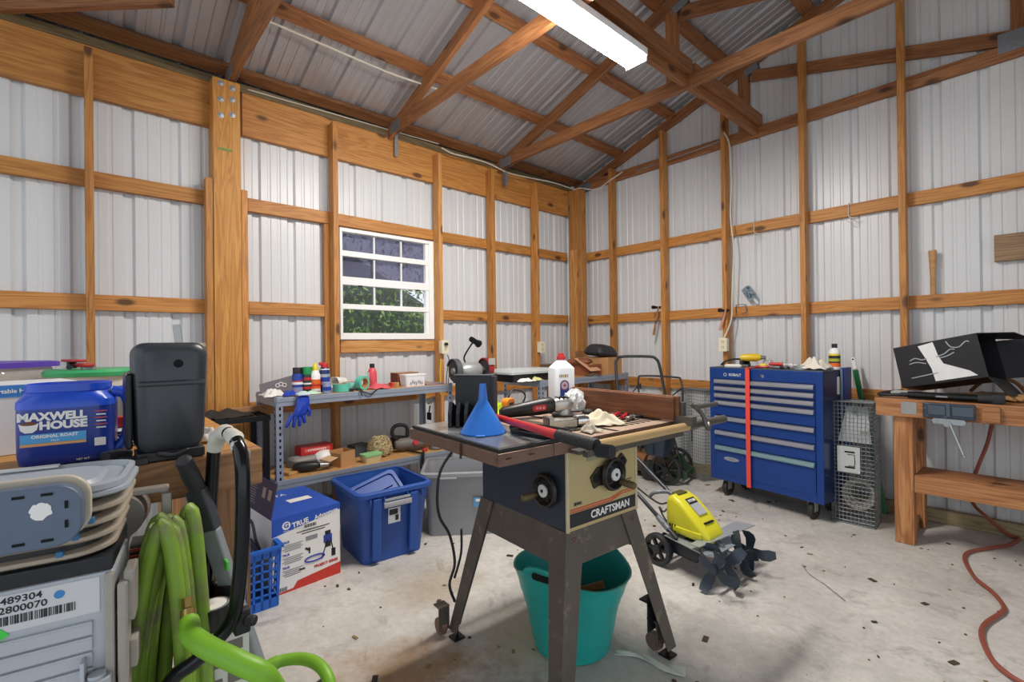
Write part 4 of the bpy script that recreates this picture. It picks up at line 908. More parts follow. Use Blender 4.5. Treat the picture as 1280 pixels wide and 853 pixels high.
b = B(); b.box((-.078, .01, .12), (.012, .09, .17)); b.done('side_rail', BLKM, kc, bev=.004)
# --- stacked discs
dp = PZ(150, 566, BZ)
for q in range(6):
    o = B().lathe([(.006, 0), (.066, .001), (.070, .004), (.066, .0075), (.02, .0075), (.006, .006), (.006, 0)], 30).done('sanding_disc', plain('disc_a', '#26292d', .5, 0, .2) if q % 2 == 0 else plain('disc_b', '#c9cacb', .5, 0, .1), None,
        '%s disc of the stack between coffee can and black case' % ('lowest dark', 'second, pale', 'third, dark', 'fourth, pale', 'fifth, dark', 'topmost pale')[q], 'disc', 'discs stacked on the work table', loc=(dp.x-.11, dp.y-.02, BZ+.001+.0085*q))
o = B().loft([rr3(.05, .035, .006, 0), rr3(.05, .035, .006, .022), rr3(.045, .03, .005, .026)]).done('red_tin', RED, None, 'small red tin on the stack of discs', 'tin', loc=(dp.x-.10, dp.y+.0, BZ+.054), rot=(0, 0, 1.2))
# --- saw blade and metal strip behind the case
sp = PZ(203, 535, BZ)
o = thing('circular_blade', 'toothed metal disc standing behind the black case', 'saw blade', (sp.x, sp.y, BZ+.127), rot=(PI/2-.06, 0, .9))
b = B(); n = 40; b.prism([((.124 if k % 2 else .114)*math.cos(2*PI*k/n), (.124 if k % 2 else .114)*math.sin(2*PI*k/n)) for k in range(n)], .004); b.done('blade', plain('blade_dark', '#57514c', .4, .7, .2), o)
b = B(); b.cyl((0, 0, -.006), (0, 0, .010), .022, .018, 20); b.done('hub', STEEL, o)
s1 = PZ(236, 530, BZ)
o = B(); o.box((0, 0, .17), (.026, .003, .34), M=Matrix.Rotation(-.10, 4, 'Y')); o.done('steel_rule', STEEL, None, 'narrow steel strip sticking up behind the black case', 'ruler', loc=(s1.x, s1.y, BZ+.003), rot=(.02, 0, .9))
s2_ = PZ(163, 540, BZ)
o = thing('dusty_jar', 'dusty grey jar between pail and black case', 'jar', (s2_.x, s2_.y, BZ+.001)); b = B(); b.lathe([(0, 0), (.03, 0), (.032, .01), (.032, .10), (.024, .12), (.024, .13), (0, .13)], 20); b.done('jar_body', plain('jar_dusty', '#8d8880', .5, 0, .2), o); b = B(); b.lathe([(.027, .13), (.027, .145), (0, .146)], 20); b.done('jar_lid', GREYD, o)
for k, (px, py, lab, cc2, d) in enumerate(((252, 560, 'white crumpled scrap beside the black case', PAPER, (.05, .06, .05)),)):
    q = PZ(px+6, py-4, BZ); cloth('paper_scrap', lab, 'paper', (q.x-.03, q.y, BZ+.002), d[0], d[1], d[2], cc2, seed=70+k)
q = PZ(166, 578, BZ); o = B().box((0, 0, .011), (.06, .05, .02), bev=.004); o.done('rubber_block', BLKR, None, 'black rubber block at the front left corner of the black case', 'block', loc=(q.x-.06, q.y-.03, BZ+.001), rot=(0, 0, .4))

# ================================================================== GREY MACHINE IN THE LEFT FOREGROUND
mc = PD(143, 707, .85); MA = math.radians(80.3)
mu = thing('grey_machine', 'big grey machine case with barcode label and stacked trays, lower left', 'machine', (mc.x, mc.y, 0), MA)
GL = plain('case_lightgrey', '#b4b9c0', .42, 0, .06, 7., dirt=('#8d8a84', 6., .66)); TAN = plain('tray_tan', '#a89c8c', .5, 0, .12, 12., dirt=('#6a6055', 8., .62)); TGY = plain('tray_grey', '#a3aab2', .42, 0, .08, 9.)
b = B(); b.box((-.15, .12, .412), (.30, .24, .822)); b.done('case_body', GL, mu, bev=.006)
b = B()
for q in range(24):
    z = .742-.0265*q
    if z > .05: b.box((-.162, -.0035, z), (.265, .008, .0035)); b.box((-.162, -.002, z-.012), (.265, .005, .020))
b.done('front_rib', GL, mu, bev=.0015)
b = B(); b.box((-.006, -.003, .53), (.014, .016, .58)); b.box((.012, .01, .60), (.014, .05, .40)); b.box((.02, .03, .77), (.016, .06, .09)); b.box((.024, .035, .66), (.012, .05, .05)); b.done('corner_post', plain('post_dirty', '#a09a92', .5, 0, .15, 20.), mu, bev=.003)
b = B(); b.box((-.04, -.016, .655), (.006, .022, .06)); b.cyl((-.022, -.018, .60), (-.022, -.018, .652), .020, .020, 18); b.cyl((-.022, -.018, .652), (-.022, -.018, .658), .013, .013, 16); b.done('latch', GL, mu, bev=.001)
b = B(); b.box((-.10, -.008, .60), (.07, .012, .05)); b.done('grip_recess', SLOT, mu)
b = B(); b.box((-.152, .118, .837), (.30, .24, .026)); b.done('black_gasket', plain('gasket', '#1c2026', .3, 0, .3, 30.), mu, bev=.003)
# label
b = B(); b.box((-.105, -.0008, .786), (.17, .001, .060)); b.done('label', plain('label_grey', '#cfd0d3', .6, 0, .03), mu)
text('lettering', '489304', .0155, face_front(-.118, -.0018, .8065), INK, mu, bold=.0002, sx=1.08)
text('lettering', '2800070', .0155, face_front(-.116, -.0018, .7915), INK, mu, bold=.0002, sx=1.08)
b = B(); x = -.146; rd = random.Random(9)
while x < -.052: w_ = rd.choice((.0009, .0009, .0016, .0022)); b.box((x, -.0018, .775), (w_, .001, .014)); x += w_+rd.choice((.0008, .0014, .002))
b.done('barcode', INK, mu)
b = B(); b.lathe([(0, 0), (.0068, 0), (.0068, .0008), (0, .0008)], 24, M=face_front(-.072, -.0014, .800)); b.done('blue_dot', plain('dot_blue', '#3b82c4', .5), mu)
b = B(); b.prism([(-.16, .772), (-.142, .764), (-.132, .752), (-.16, .738)], .001, M=axes((0, -.0016, 0), (1, 0, 0), (0, 0, 1), (0, -1, 0))); b.done('green_sticker', plain('sticker_green', '#43d04a', .5), mu)
# tray stack
for q in range(5):
    z = .853+.0245*q; w_ = .30+.004*q
    b = B(); b.loft([rr3(w_, .225, .055, z, 8, -.158+.003*q, .118), rr3(w_+.012, .237, .06, z+.004, 8, -.158+.003*q, .118), rr3(w_+.012, .237, .06, z+.010, 8, -.158+.003*q, .118), rr3(w_, .225, .055, z+.013, 8, -.158+.003*q, .118)])
    b.done('tray', TAN if q < 4 else TGY, mu)
b = B(); b.loft([rr3(.28, .21, .05, .85, 6, -.162, .118), rr3(.28, .21, .05, .955, 6, -.162, .118)]); b.done('tray_core', plain('core_dark', '#2a2a2c', .5, 0, .3, 20.), mu)
z = .964
b = B(); b.loft([rr3(.32, .24, .06, z, 8, -.148, .118), rr3(.32, .24, .06, z+.010, 8, -.148, .118), rr3(.30, .22, .055, z+.012, 8, -.148, .118), rr3(.29, .21, .05, z+.002, 8, -.148, .118), rr3(.24, .17, .05, z+.002, 8, -.148, .118), rr3(.23, .16, .05, z+.010, 8, -.148, .118), rr3(.18, .11, .05, z+.010, 8, -.148, .118)]); b.done('top_tray', TGY, mu)
b = B(); b.box((-.16, .225, z+.012), (.09, .016, .004)); b.done('white_smear', WHITE, mu)
# front plate with slots
Mp = axes((0, -.030, 0), (1, 0, 0), (0, 0, 1), (0, -1, 0))
b = B(); b.prism(rrect(.25, .098, .034, 8, -.158, .946), .026, M=Mp); b.done('nozzle_plate', plain('plate_slate', '#5d6b80', .45, .1, .06, 10.), mu, bev=.003)
b = B(); b.prism(rrect(.26, .106, .038, 8, -.158, .949), .012, M=Matrix.Translation((0, .026, 0)) @ Mp); b.done('plate_rim', plain('rim_beige', '#c2b8a6', .5, 0, .1), mu, bev=.003)
b = B()
for x in (-.075, -.108, -.150, -.2): b.box((x, -.057, .983), (.014, .002, .004)); b.box((x, -.057, .910), (.014, .002, .004))
for zz in (.963, .932): b.box((-.052, -.057, zz), (.004, .002, .012))
b.done('slot', SLOT, mu)
def blob(b, cx, cz, r, seed):
    rd = random.Random(seed); b.prism([(cx+r*(.8+.35*rd.random())*math.cos(2*PI*k/22), cz+r*(.8+.35*rd.random())*math.sin(2*PI*k/22)) for k in range(22)], .0008, M=axes((0, -.0562, 0), (1, 0, 0), (0, 0, 1), (0, -1, 0)))
b = B(); blob(b, -.082, .958, .0135, 3); b.done('paint_patch', WHITE, mu); b = B(); blob(b, -.150, .948, .013, 4); b.done('paint_patch', WHITE, mu)
for zz, x in ((.917, -.03), (.893, -.05), (.869, -.07)): B().box((x, -.006, zz), (.010, .012, .010), bev=.002).done('blue_clip', plain('clip_blue', '#2f6f9c', .4), mu)
# second dusty motor behind it
mp_ = PD(178, 640, 1.02)
m2 = thing('dusty_motor', 'dusty dark motor housing with red stripes behind the trays', 'motor', (mp_.x, mp_.y, 0), MA)
b = B(); b.box((-.03, .035, .40), (.13, .06, .795)); b.done('housing', plain('motor_dark', '#39393b', .5, 0, .25, 20., dirt=('#77736c', 10., .55)), m2, bev=.006)
b = B(); b.cyl((-.04, .06, .862), (-.04, -.01, .862), .05, .045, 24); b.cyl((-.04, -.01, .862), (-.04, -.016, .862), .012, .012, 12); b.done('end_bell', plain('bell', '#857f77', .5, .3, .2, 20.), m2)
b = B(); b.box((.042, .0, .825), (.018, .02, .15)); b.box((-.02, .02, .905), (.13, .03, .012)); b.done('bracket', plain('bracket_lt', '#a39d94', .5, .3, .15, 20.), m2, bev=.003)
b = B(); b.box((-.01, -.002, .788), (.10, .004, .006)); b.box((-.01, -.002, .774), (.10, .004, .006)); b.done('red_stripe', plain('stripe_red', '#a8433c', .5), m2)

# ================================================================== GREEN HOSE, HANDLES, TAPES
HG = plain('hose_green', '#7fa236', .48, 0, .18, 16., dirt=('#7d7a60', 7., .50))
hc = PD(213, 700, 1.0)
hose = thing('garden_hose', 'thick green hose coiled upright beside the grey machine', 'hose', (0, 0, 0))
rdir = V((R3.x, R3.y, 0)).normalized(); fdir = V((F2.x, F2.y, 0)).normalized()
b = B(); pts = []; turns = 7; ctr = PD(213, 432, 1.0); ctr.z = .445; rd = random.Random(2)
for k in range(turns*20+1):
    a = 2*PI*k/20+PI/2; tn = k/20/turns; wv = .062+.018*math.sin(k*.31)+.004*rd.random(); cx = (-.004+.014*math.sin(tn*9)); dz = .012*math.sin(tn*17); wv *= .42+.58*((1-math.sin(a))/2)**.45
    pts.append(ctr+rdir*(cx+wv*math.cos(a)*(1+.1*math.sin(a)))+V((0, 0, 1))*((.408+dz)*math.sin(a))+fdir*(.09*(tn-.5)+.012*math.sin(a*.5)))
b.tube(pts, .0140, 10, smooth=2); b.done('hose_coil', HG, hose)
tail = [PD(236, 778, .93), PD(240, 795, .90), PD(262, 811, .87), PD(300, 829, .85), PD(335, 848, .86), PD(352, 880, .95), PD(335, 900, 1.05)]
tail += [PD(322, 850, 1.2), PD(345, 829, 1.25), PD(378, 824, 1.26), PD(402, 835, 1.22), PD(413, 862, 1.18), PD(405, 905, 1.15)]
b = B(); b.tube(tail, .0172, 10, smooth=6, rads=[.0185, .0172, .015]); b.done('hose_tail', plain('hose_bright', '#79b02a', .45, 0, .12, 14., dirt=('#77872f', 7., .6)), hose)
b = B(); f0, f1 = PD(236, 778, .93), PD(235, 762, .94); b.cyl(f1, f0, .013, .014, 12); b.cyl(f1+(f1-f0)*.1, f1+(f1-f0)*.9, .010, .010, 6); b.done('brass_fitting', plain('brass', '#b39a5a', .35, .8), hose)
# black bent tube handle with taped bend
hd = thing('tube_handle', 'black bent tube handle with white tape wound on its top bend', 'handle', (0, 0, 0))
tp_ = [PD(252, 900, 1.14), PD(256, 800, 1.14), PD(260, 700, 1.13), PD(265, 600, 1.12), PD(269, 556, 1.11), PD(281, 541, 1.08), PD(296, 552, 1.03), PD(303, 585, 1.0), PD(303, 660, .99), PD(299, 730, .98), PD(291, 772, .97), PD(272, 800, .955), PD(246, 826, .94), PD(215, 850, .93), PD(180, 905, .93)]
b = B(); b.tube(tp_, .0142, 12, smooth=6); b.done('tube', plain('tube_black', '#14171b', .18, .3, .1, 8.), hd)
b = B(); sp_ = spline(tp_[3:8], 6); rr_ = [.0165+.0022*math.sin(k*2.1)+.0015*math.sin(k*5.3) for k in range(len(sp_))]; i0 = 5
b.tube(sp_[i0:-4], .017, 12, rads=rr_); b.done('tape_wrap', plain('tape_white', '#c9c6ba', .6, 0, .12, 40., bump=.5), hd)
b = B(); q = sp_[-5]; b.quad(q+V((.0, .0, .012)), q+rdir*.024+V((0, 0, -.004)), q+rdir*.020+V((0, 0, -.028)), q+V((0, 0, -.016))); b.done('tape_end', plain('tape_white', ''), hd, solid=.0012)
b = B(); q = PD(302, 776, .99); b.box((0, 0, 0), (.022, .03, .05), M=Matrix.Translation(q)); b.cyl(q+rdir*.008, q+rdir*.03, .012, .010, 14); b.done('clamp_knob', BLKR, hd, bev=.004)
# grey flat bar handle with rubber grip
gb = thing('handlebar', 'grey flat bar handle with black rubber grip left of the tube handle', 'handle', (0, 0, 0))
A0, A1 = PD(246, 612, 1.10), PD(320, 832, 1.16); dv = (A1-A0).normalized(); zf = A1+dv*((.004-A1.z)/dv.z)
fn = (-F2-dv*(-F2).dot(dv)).normalized(); sd = dv.cross(fn)
def bar(name, p, q, w, t, m): M_ = axes((p+q)/2, dv, sd, fn); return B().box((0, 0, 0), ((q-p).length, w, t)).done(name, m, gb, M=M_, bev=.004)
mid = A0+dv*.10
bar('sleeve', A0-dv*.0, mid, .042, .028, plain('sleeve_dark', '#3c3f46', .45)); bar('flat_bar', mid, zf, .040, .022, plain('bar_grey', '#9da3aa', .4, .3))
b = B(); g0, g1 = PD(229, 575, 1.05), PD(247, 612, 1.10); gm = (g0+g1)/2; b.tube([g0-(g1-g0)*.03, g0, g0*.6+g1*.4, g0*.3+g1*.7, g1, A0+dv*.01], .019, 12, smooth=3, rads=[.012, .0175, .019, .019, .0185, .018]); b.done('grip', plain('grip_rubber', '#2d2f33', .55, 0, .1), gb, sub=1)
q = PD(283, 706, 1.10); b = B(); b.box((0, 0, 0), (.03, .006, .02), M=Matrix.Translation(q)); b.done('green_tag', plain('tag_green', '#55c94a', .5), gb, bev=.002)
# carton with tapes
wc = PD(277, 760, 1.09); 
ct_ = thing('white_carton', 'white printed carton standing behind the green hose tail', 'carton', (wc.x, wc.y, 0), MA+.1)
b = B(); b.box((.0, .03, .300), (.10, .12, .597)); b.done('carton_body', plain('carton_w2', '#d8d6d1', .7, 0, .05), ct_, bev=.002)
b = B()
for zz, xx in ((.545, .0), (.51, .0), (.475, .0)): b.box((xx+.022, -.0308, zz), (.03, .001, .024)); b.box((xx-.018, -.0308, zz), (.03, .001, .010))
b.done('print', plain('print_grey', '#77706a', .6), ct_)
TB2 = plain('tape_black', '#1a1b1d', .3, 0, .1)
for k, (px, py, dd) in enumerate(((269, 757, 1.03), (269, 733, 1.10))):
    q = PD(px, py, dd)
    roll('tape_roll', ('black tape roll with white top, in front on the white carton', 'black tape roll with white top, behind the front one')[k], (wc.x+(.02, -.055)[k]*1.0, wc.y+(-.02, .03)[k], .599), .036, .030, .046+.012*k, TB2, PAPER, group='black tape rolls')
    B().lathe([(0, .001), (.0298, .001), (.0298, .047+.012*k), (0, .047+.012*k)], 24).done('wrapped_top', PAPER, [o for o in COL.objects if o.name.startswith('tape_roll')][-1])
q = PD(246, 738, 1.08); rb = thing('red_can', 'red can with black cap between hose and tape rolls', 'can', (q.x-.045, q.y-.0, .0))
b = B(); b.loft([rr3(.04, .04, .006, .0015), rr3(.04, .04, .006, .69)]); b.done('can_body', plain('can_red2', '#c93a2c', .4), rb); b = B(); b.loft([rr3(.036, .036, .006, .69), rr3(.036, .036, .006, .72)]); b.done('cap', BLK, rb)
# ================================================================== TABLE SAW
SA = math.radians(86.3); SO = V((1.908, -3.096, 0))
saw = thing('table_saw', 'old rusty table saw with tan front panel on splayed steel legs', 'table saw', SO, SA)
def SW(u, w, z):   # saw frame (u along the front edge, w towards the front) to the room
    return SO + V((math.cos(SA)*u+math.sin(SA)*w, math.sin(SA)*u-math.cos(SA)*w, z))
SM = Matrix.Translation(SO) @ Matrix.Rotation(SA, 4, 'Z'); SMi = SM.inverted()
DIRTY = plain('stand_steel', '#5d564e', .52, .3, .28, 16., dirt=('#918876', 12., .57), bump=.15)
NAVY = plain('saw_navy', '#2c3542', .4, .2, .08, 8., dirt=('#45484c', 10., .66))
TANP = plain('saw_tan', '#b9a878', .45, .1, .06, 10., dirt=('#9a875a', 8., .64))
TABT = plain('saw_table', '#b9a08e', .42, .35, .10, 18., dirt=('#8a6a58', 9., .58)); RUST = plain('saw_edge', '#7a6154', .6, .3, .18, 22., dirt=('#5a4238', 14., .58))
ST0 = {(0, 0): (.115, -.075), (1, 0): (.485, -.075), (0, 1): (.115, -.575), (1, 1): (.485, -.575)}; SF = {(0, 0): (0, 0), (1, 0): (.617, 0), (0, 1): (0, -.656), (1, 1): (.617, -.656)}
zs = .575
for key in ((0, 0), (1, 0), (0, 1), (1, 1)):
    tx, ty = ST0[key]; fx, fy = SF[key]; sx = 1 if key[0] == 0 else -1; sy = -1 if key[1] == 0 else 1
    b = B(); wt, wbm = .085, .052
    T0, F0 = V((tx, ty, zs)), V((fx, fy, .035))
    b.quad(T0, T0+V((sx*wt, 0, 0)), F0+V((sx*wbm, 0, 0)), F0); b.quad(T0, F0, F0+V((0, sy*wbm, 0)), T0+V((0, sy*wt, 0)))
    bmesh.ops.remove_doubles(b.bm, verts=b.bm.verts[:], dist=1e-4)
    lg = b.done('leg', DIRTY, saw, solid=-.004)
    b = B(); b.box((fx+sx*.022, fy+sy*.022, .004), (.05, .05, .006)); b.cyl((fx+sx*.022, fy+sy*.022, .006), (fx+sx*.022, fy+sy*.022, .04), .007, .007, 10); b.done('foot', BLKM, lg)
    b = B(); b.lathe([(.010, 0), (.010, .005), (.005, .006), (.005, .012), (0, .012)], 6, M=axes((tx+sx*.03, ty-sy*.0045, zs-.03), (1, 0, 0), (0, 0, 1), (0, -sy, 0))); b.done('bolt', RUST, lg)
# apron panels between the legs
for (a, c) in (((0, 1), (1, 1)), ((0, 0), (1, 0)), ((0, 0), (0, 1)), ((1, 0), (1, 1))):
    t0, t1, g0, g1 = V((*ST0[a], zs)), V((*ST0[c], zs)), V((*SF[a], .035)), V((*SF[c], .035)); f = .115/(zs-.035); i0, i1 = t0.lerp(g0, f), t1.lerp(g1, f); cen = V((.30, -.315, 0)); 
    b = B(); off = ((cen-(t0+t1)/2)*V((1, 1, 0))).normalized()*.006
    b.quad(t0+off, t1+off, i1+off, i0+off); b.done('apron', DIRTY, saw, solid=-.003)
# cabinet
b = B(); b.box((.30, -.329, (zs+.848)/2), (.368, .490, .848-zs)); b.done('cabinet', NAVY, saw, bev=.002)
yf = -.5755
b = B(); b.box((.30, yf-.003, (zs+.848)/2), (.360, .004, .848-zs-.004)); b.done('front_panel', TANP, saw)
for x in (.118, .482): B().box((x, yf-.004, (zs+.848)/2), (.012, .010, .848-zs)).done('panel_edge', plain('edge_light', '#c3b795', .45, .2), saw, bev=.002)
def sf(x, z, e=.0062): return face_front(x, yf-e, z)
b = B(); b.box((.30, yf-.0056, .612), (.352, .001, .046)); b.done('black_band', INK, saw)
b = B()
for zz in (.6395, .6475): b.prism([(.125, zz-.002), (.34, zz-.002), (.40, zz+.012), (.475, zz+.012), (.475, zz+.016), (.395, zz+.016), (.335, zz+.003), (.125, zz+.003)], .001, M=axes((0, yf-.005, 0), (1, 0, 0), (0, 0, 1), (0, -1, 0)))
b.done('orange_stripe', plain('stripe_orange', '#c4512c', .5), saw)
text('lettering', 'CRAFTSMAN', .037, sf(.335, .611), WHITE, saw, bold=.0008, sx=1.0)
text('lettering', 'SEARS', .014, sf(.165, .664), INK, saw, bold=.0005)
b = B()
for q in range(3): b.box((.43, yf-.0056, .70-.007*q), (.05-.01*q, .001, .003))
for q in range(2): b.box((.27+.06*q, yf-.0056, .826-.014*q), (.10, .001, .004))
b.done('small_print', INK, saw)
b = B(); b.box((.245, yf-.0056, .808), (.07, .001, .016)); b.box((.30, yf-.0056, .838), (.06, .001, .006), mi=1); b.done('name_plate', [plain('plate_green', '#8f9474', .5), plain('stripe_orange', '')], saw)
def handwheel(name, M):
    w = B(); w.lathe([(.048, 0), (.056, .004), (.060, .014), (.056, .024), (.050, .026), (.046, .016), (.040, .008), (.048, 0)], 32, M=M); 
    o = w.done(name, plain('wheel_dark', '#2e2b27', .4, .3, .2, 25., dirt=('#6b6250', 16., .58)), saw)
    h = B()
    for k in range(5): a = 2*PI*k/5; h.box((.030*math.cos(a), .030*math.sin(a), .012), (.03, .014, .008), M=M @ Matrix.Translation((.030*math.cos(a)*0, 0, 0)) @ Matrix.Identity(4) if False else M)
    h.lathe([(.022, .0), (.044, .006), (.040, .012), (.02, .018), (.02, 0)], 24, M=M); h.done('spokes', BLKM, o)
    h = B(); h.lathe([(.0, -.012), (.012, -.012), (.012, .020), (.022, .020), (.022, .026), (.006, .027), (.006, .024), (0, .024)], 24, M=M); h.done('hub_cap', plain('hub_white', '#d5d6d4', .4), o)
    h = B(); h.lathe([(0, .024), (.006, .024), (.006, .029), (0, .029)], 14, M=M); h.done('hub_nut', INK, o)
    h = B(); h.lathe([(.008, 0), (.008, .012), (.012, .016), (.013, .055), (.010, .064), (0, .065)], 16, M=M @ Matrix.Translation((.046*KD[0], .046*KD[1], .018))); h.done('crank_knob', plain('knob_brass', '#6a5a3e', .45, .2, .2, 30.), o)
    return o
KD = (.68, -.73)
pf_ = SMi @ PY(757, 597, (SM @ V((.32, yf, 0))).y) if False else None
b = B(); b.prism([(.225, .742), (.262, .772), (.30, .775), (.36, .775), (.395, .805), (.425, .772), (.385, .728), (.33, .70), (.262, .706), (.243, .700)], .010, M=axes((0, yf-.004, 0), (1, 0, 0), (0, 0, 1), (0, -1, 0))); b.done('tilt_scale', plain('scale_dark', '#3a342b', .4, .3, .2, 25.), saw, bev=.003)
b = B(); b.prism(rrect(.022, .03, .008, 4, .248, .738), .004, M=axes((0, yf-.013, 0), (1, 0, 0), (0, 0, 1), (0, -1, 0))); b.prism(rrect(.022, .034, .008, 4, .396, .772), .004, M=axes((0, yf-.013, 0), (1, 0, 0), (0, 0, 1), (0, -1, 0))); b.done('scale_slot', SLOT, saw)
handwheel('handwheel', face_front(.325, yf-.016, .742))
KD = (-.85, -.5)
handwheel('handwheel', axes((.115, -.485, .700), (0, -1, 0), (0, 0, 1), (-1, 0, 0)))
b = B(); b.tube([(.1145, -.31+.085*math.cos(a), .835+.06*math.sin(a)) for a in [math.radians(q) for q in range(182, 359, 8)]], .0035, 6); b.done('dust_arc', plain('arc_grey', '#828a94', .45), saw)
# table top: left wing, main casting, slotted right wing
zt0, zt1 = .850, .890
def slab(name, x0, x1, y0, y1, mats, z0=zt0, z1=zt1):
    b = B(); b.box(((x0+x1)/2, (y0+y1)/2, (z0+z1)/2), (x1-x0, y1-y0, z1-z0))
    for f in b.bm.faces:
        f.material_index = 0 if f.normal.z > .5 else 1
    b.bm.normal_update()
    for f in b.bm.faces: f.material_index = 0 if abs(f.normal.z) > .9 and f.calc_center_median().z > (z0+z1)/2 else 1
    return b.done(name, mats, saw, bev=.003)
slab('left_wing', -.185, .035, -.605, -.03, [TABT, RUST]); slab('table_top', .037, .445, -.605, -.02, [TABT, RUST])
slab('right_wing', .447, .74, -.605, -.02, [TABT, RUST])
b = B()
for x in (.12, .36): b.box((x, -.31, zt1+.0003), (.020, .57, .0012))
for k in range(7):
    for j in range(2): b.box((.475+.036*k, -.17-.28*j, zt1+.0004), (.016, .20, .0012))
b.box((.235, -.30, zt1+.0003), (.09, .32, .0010), mi=1)
b.done('miter_slot', [SLOT, plain('insert', '#6d655c', .4, .5)], saw)
b = B()
for x in (-.15, -.06): b.box((x, -.607, .872), (.02, .002, .004))
b.box((-.187, -.40, .866), (.002, .012, .05)); b.done('rust_run', plain('rust_dark', '#3d2a20', .7), saw)
# fence rails and fence
b = B(); b.tube([(.14, -.665, .876), (.70, -.665, .876)], .0165, 14); b.done('front_rail', plain('rail_tan', '#c6a878', .35, .3, .06, 9.), saw)
b = B(); b.tube([(.70, -.665, .876), (.985, -.665, .876)], .0160, 14); b.box((.45, -.632, .858), (.70, .040, .012)); b.box((.40, -.655, .852), (.55, .02, .02)); b.done('rail_bracket', plain('rail_grey', '#5f5c57', .4, .5, .2, 20.), saw)
b = B(); b.box((.50, .012, .868), (.9, .03, .03)); b.done('rear_rail', plain('rail_grey', ''), saw)
fn_ = thing('fence_board', None, None); bpy.data.objects.remove(fn_)
b = B(); b.box((.688, -.26, .945), (.020, .76, .098)); b.done('fence', [DARKW], saw, bev=.003)
lumber('fence_face', (.672, -.625, .943), (.672, .12, .943), .094, .012, DARKW, parent=saw)
b = B(); b.box((.695, -.66, .900), (.035, .08, .035)); b.box((.700, -.64, .935), (.018, .03, .07)); b.tube([(.73, -.665, .96), (.748, -.70, .925), (.752, -.715, .88), (.765, -.72, .865), (.80, -.70, .88), (.80, -.68, .90)], .008, 8, smooth=4); b.cyl((.71, -.70, .955), (.86, -.70, .955), .011, .009, 12); b.done('fence_head', plain('rail_grey', ''), saw, bev=.003)
# power cord and mobile-base casters
b = B(); b.tube([(.06, .0, .80), (-.02, .015, .70), (-.045, .01, .60), (-.03, .02, .50), (.03, .04, .40), (.05, .035, .28), (.02, .03, .20), (.045, .03, .12)], .006, 8, smooth=5); b.tube([(.05, -.02, .44), (.06, -.0, .33), (.045, .03, .22)], .005, 8, smooth=5); b.done('power_cord', BLKR, saw)
def caster_bracket(x, y, sx, sy):
    b = B(); b.box((x, y, .085), (.05, .006, .10)); b.box((x, y+sy*.02, .13), (.05, .05, .006)); o = b.done('caster_bracket', DIRTY, saw, bev=.002)
    w = B(); w.cyl((x-.011, y+sy*.026, .042), (x+.011, y+sy*.026, .042), .034, .034, 20); w.cyl((x-.013, y+sy*.026, .042), (x+.013, y+sy*.026, .042), .014, .014, 12); w.done('caster_wheel', RUST, o)
caster_bracket(-.022, .006, 1, 1); caster_bracket(.575, -.615, 1, 1)
b = B(); b.box((.560, -.60, .155), (.085, .006, .11)); b.box((.560, -.58, .212), (.085, .04, .006)); b.done('base_plate', plain('plate_black', '#26262a', .4, .3, .3, 20.), saw, bev=.002)

# ================================================================== THINGS ON THE SAW
TZ = zt1+.0018
def sl(px, py, z=TZ): return PZ(px, py, z)
# black glossy plate on the left wing
qs = [sl(521, 532, TZ+.012), sl(622, 566, TZ+.012), sl(694, 541, TZ+.012), sl(604, 514, TZ+.012)]
qs = [SMi @ q for q in qs]
x0_, x1_, y0_, y1_ = -.182, .095, -.60, -.045
pt = thing('glass_plate', 'black edged glossy plate lying on the left wing of the table saw', 'plate', SW((x0_+x1_)/2, -(y0_+y1_)/2, TZ), SA)
b = B(); b.box((0, 0, .0055), (x1_-x0_, y1_-y0_, .011)); b.done('plate_rim', BLK, pt, bev=.002); b = B(); b.box((0, 0, .0113), (x1_-x0_-.02, y1_-y0_-.02, .001)); b.done('plate_surface', plain('mottled_gloss', '#74787a', .18, .3, .2, 9., dirt=('#b9bcb8', 5., .52)), pt)  # glossy grey face mottled with paler blotches
PZt = TZ+.012
# black push block: upright plate with three ribs
q = sl(597, 534, PZt); pb = thing('push_block', 'black upright plate with ribbed feet standing behind the blue funnel', 'push block', (q.x-.03, q.y, PZt), SA-.95)
b = B(); b.box((.0, .02, .094), (.150, .016, .188)); b.box((.082, .015, .094), (.010, .05, .188)); b.done('plate', plain('black_dusty', '#222327', .45, 0, .25, 14., dirt=('#4b4b4c', 9., .6)), pb, bev=.003)
b = B(); b.box((0, .02, .190), (.158, .03, .006)); b.done('top_edge', plain('edge_grey', '#55575c', .45), pb, bev=.002)
b = B()
for k in range(3): b.prism([(0, 0), (.06, 0), (.06, .050), (.045, .095), (.012, .075), (0, .05)], .016, M=axes((-.065+.032*k, .012, 0), (0, -1, 0), (0, 0, 1), (-1, 0, 0)))
b.done('rib', BLK, pb, bev=.003)
# funnel
q = sl(604, 541, PZt); fu = thing('funnel', 'blue plastic funnel standing mouth down on the table saw', 'funnel', (q.x, q.y, PZt))
FB = plain('funnel_blue', '#2c74d0', .35, 0, .08, 14.)
b = B(); b.lathe([(.078, .0), (.080, .004), (.076, .010), (.024, .098), (.016, .112), (.011, .170), (.0085, .170), (.013, .112), (.020, .098), (.072, .010), (.074, .002), (.078, 0)], 36); b.done('cone', FB, fu)
b = B(); b.box((.074, -.015, .0035), (.03, .03, .005), M=Matrix.Rotation(-.6, 4, 'Z')); b.done('tab', FB, fu, bev=.002)
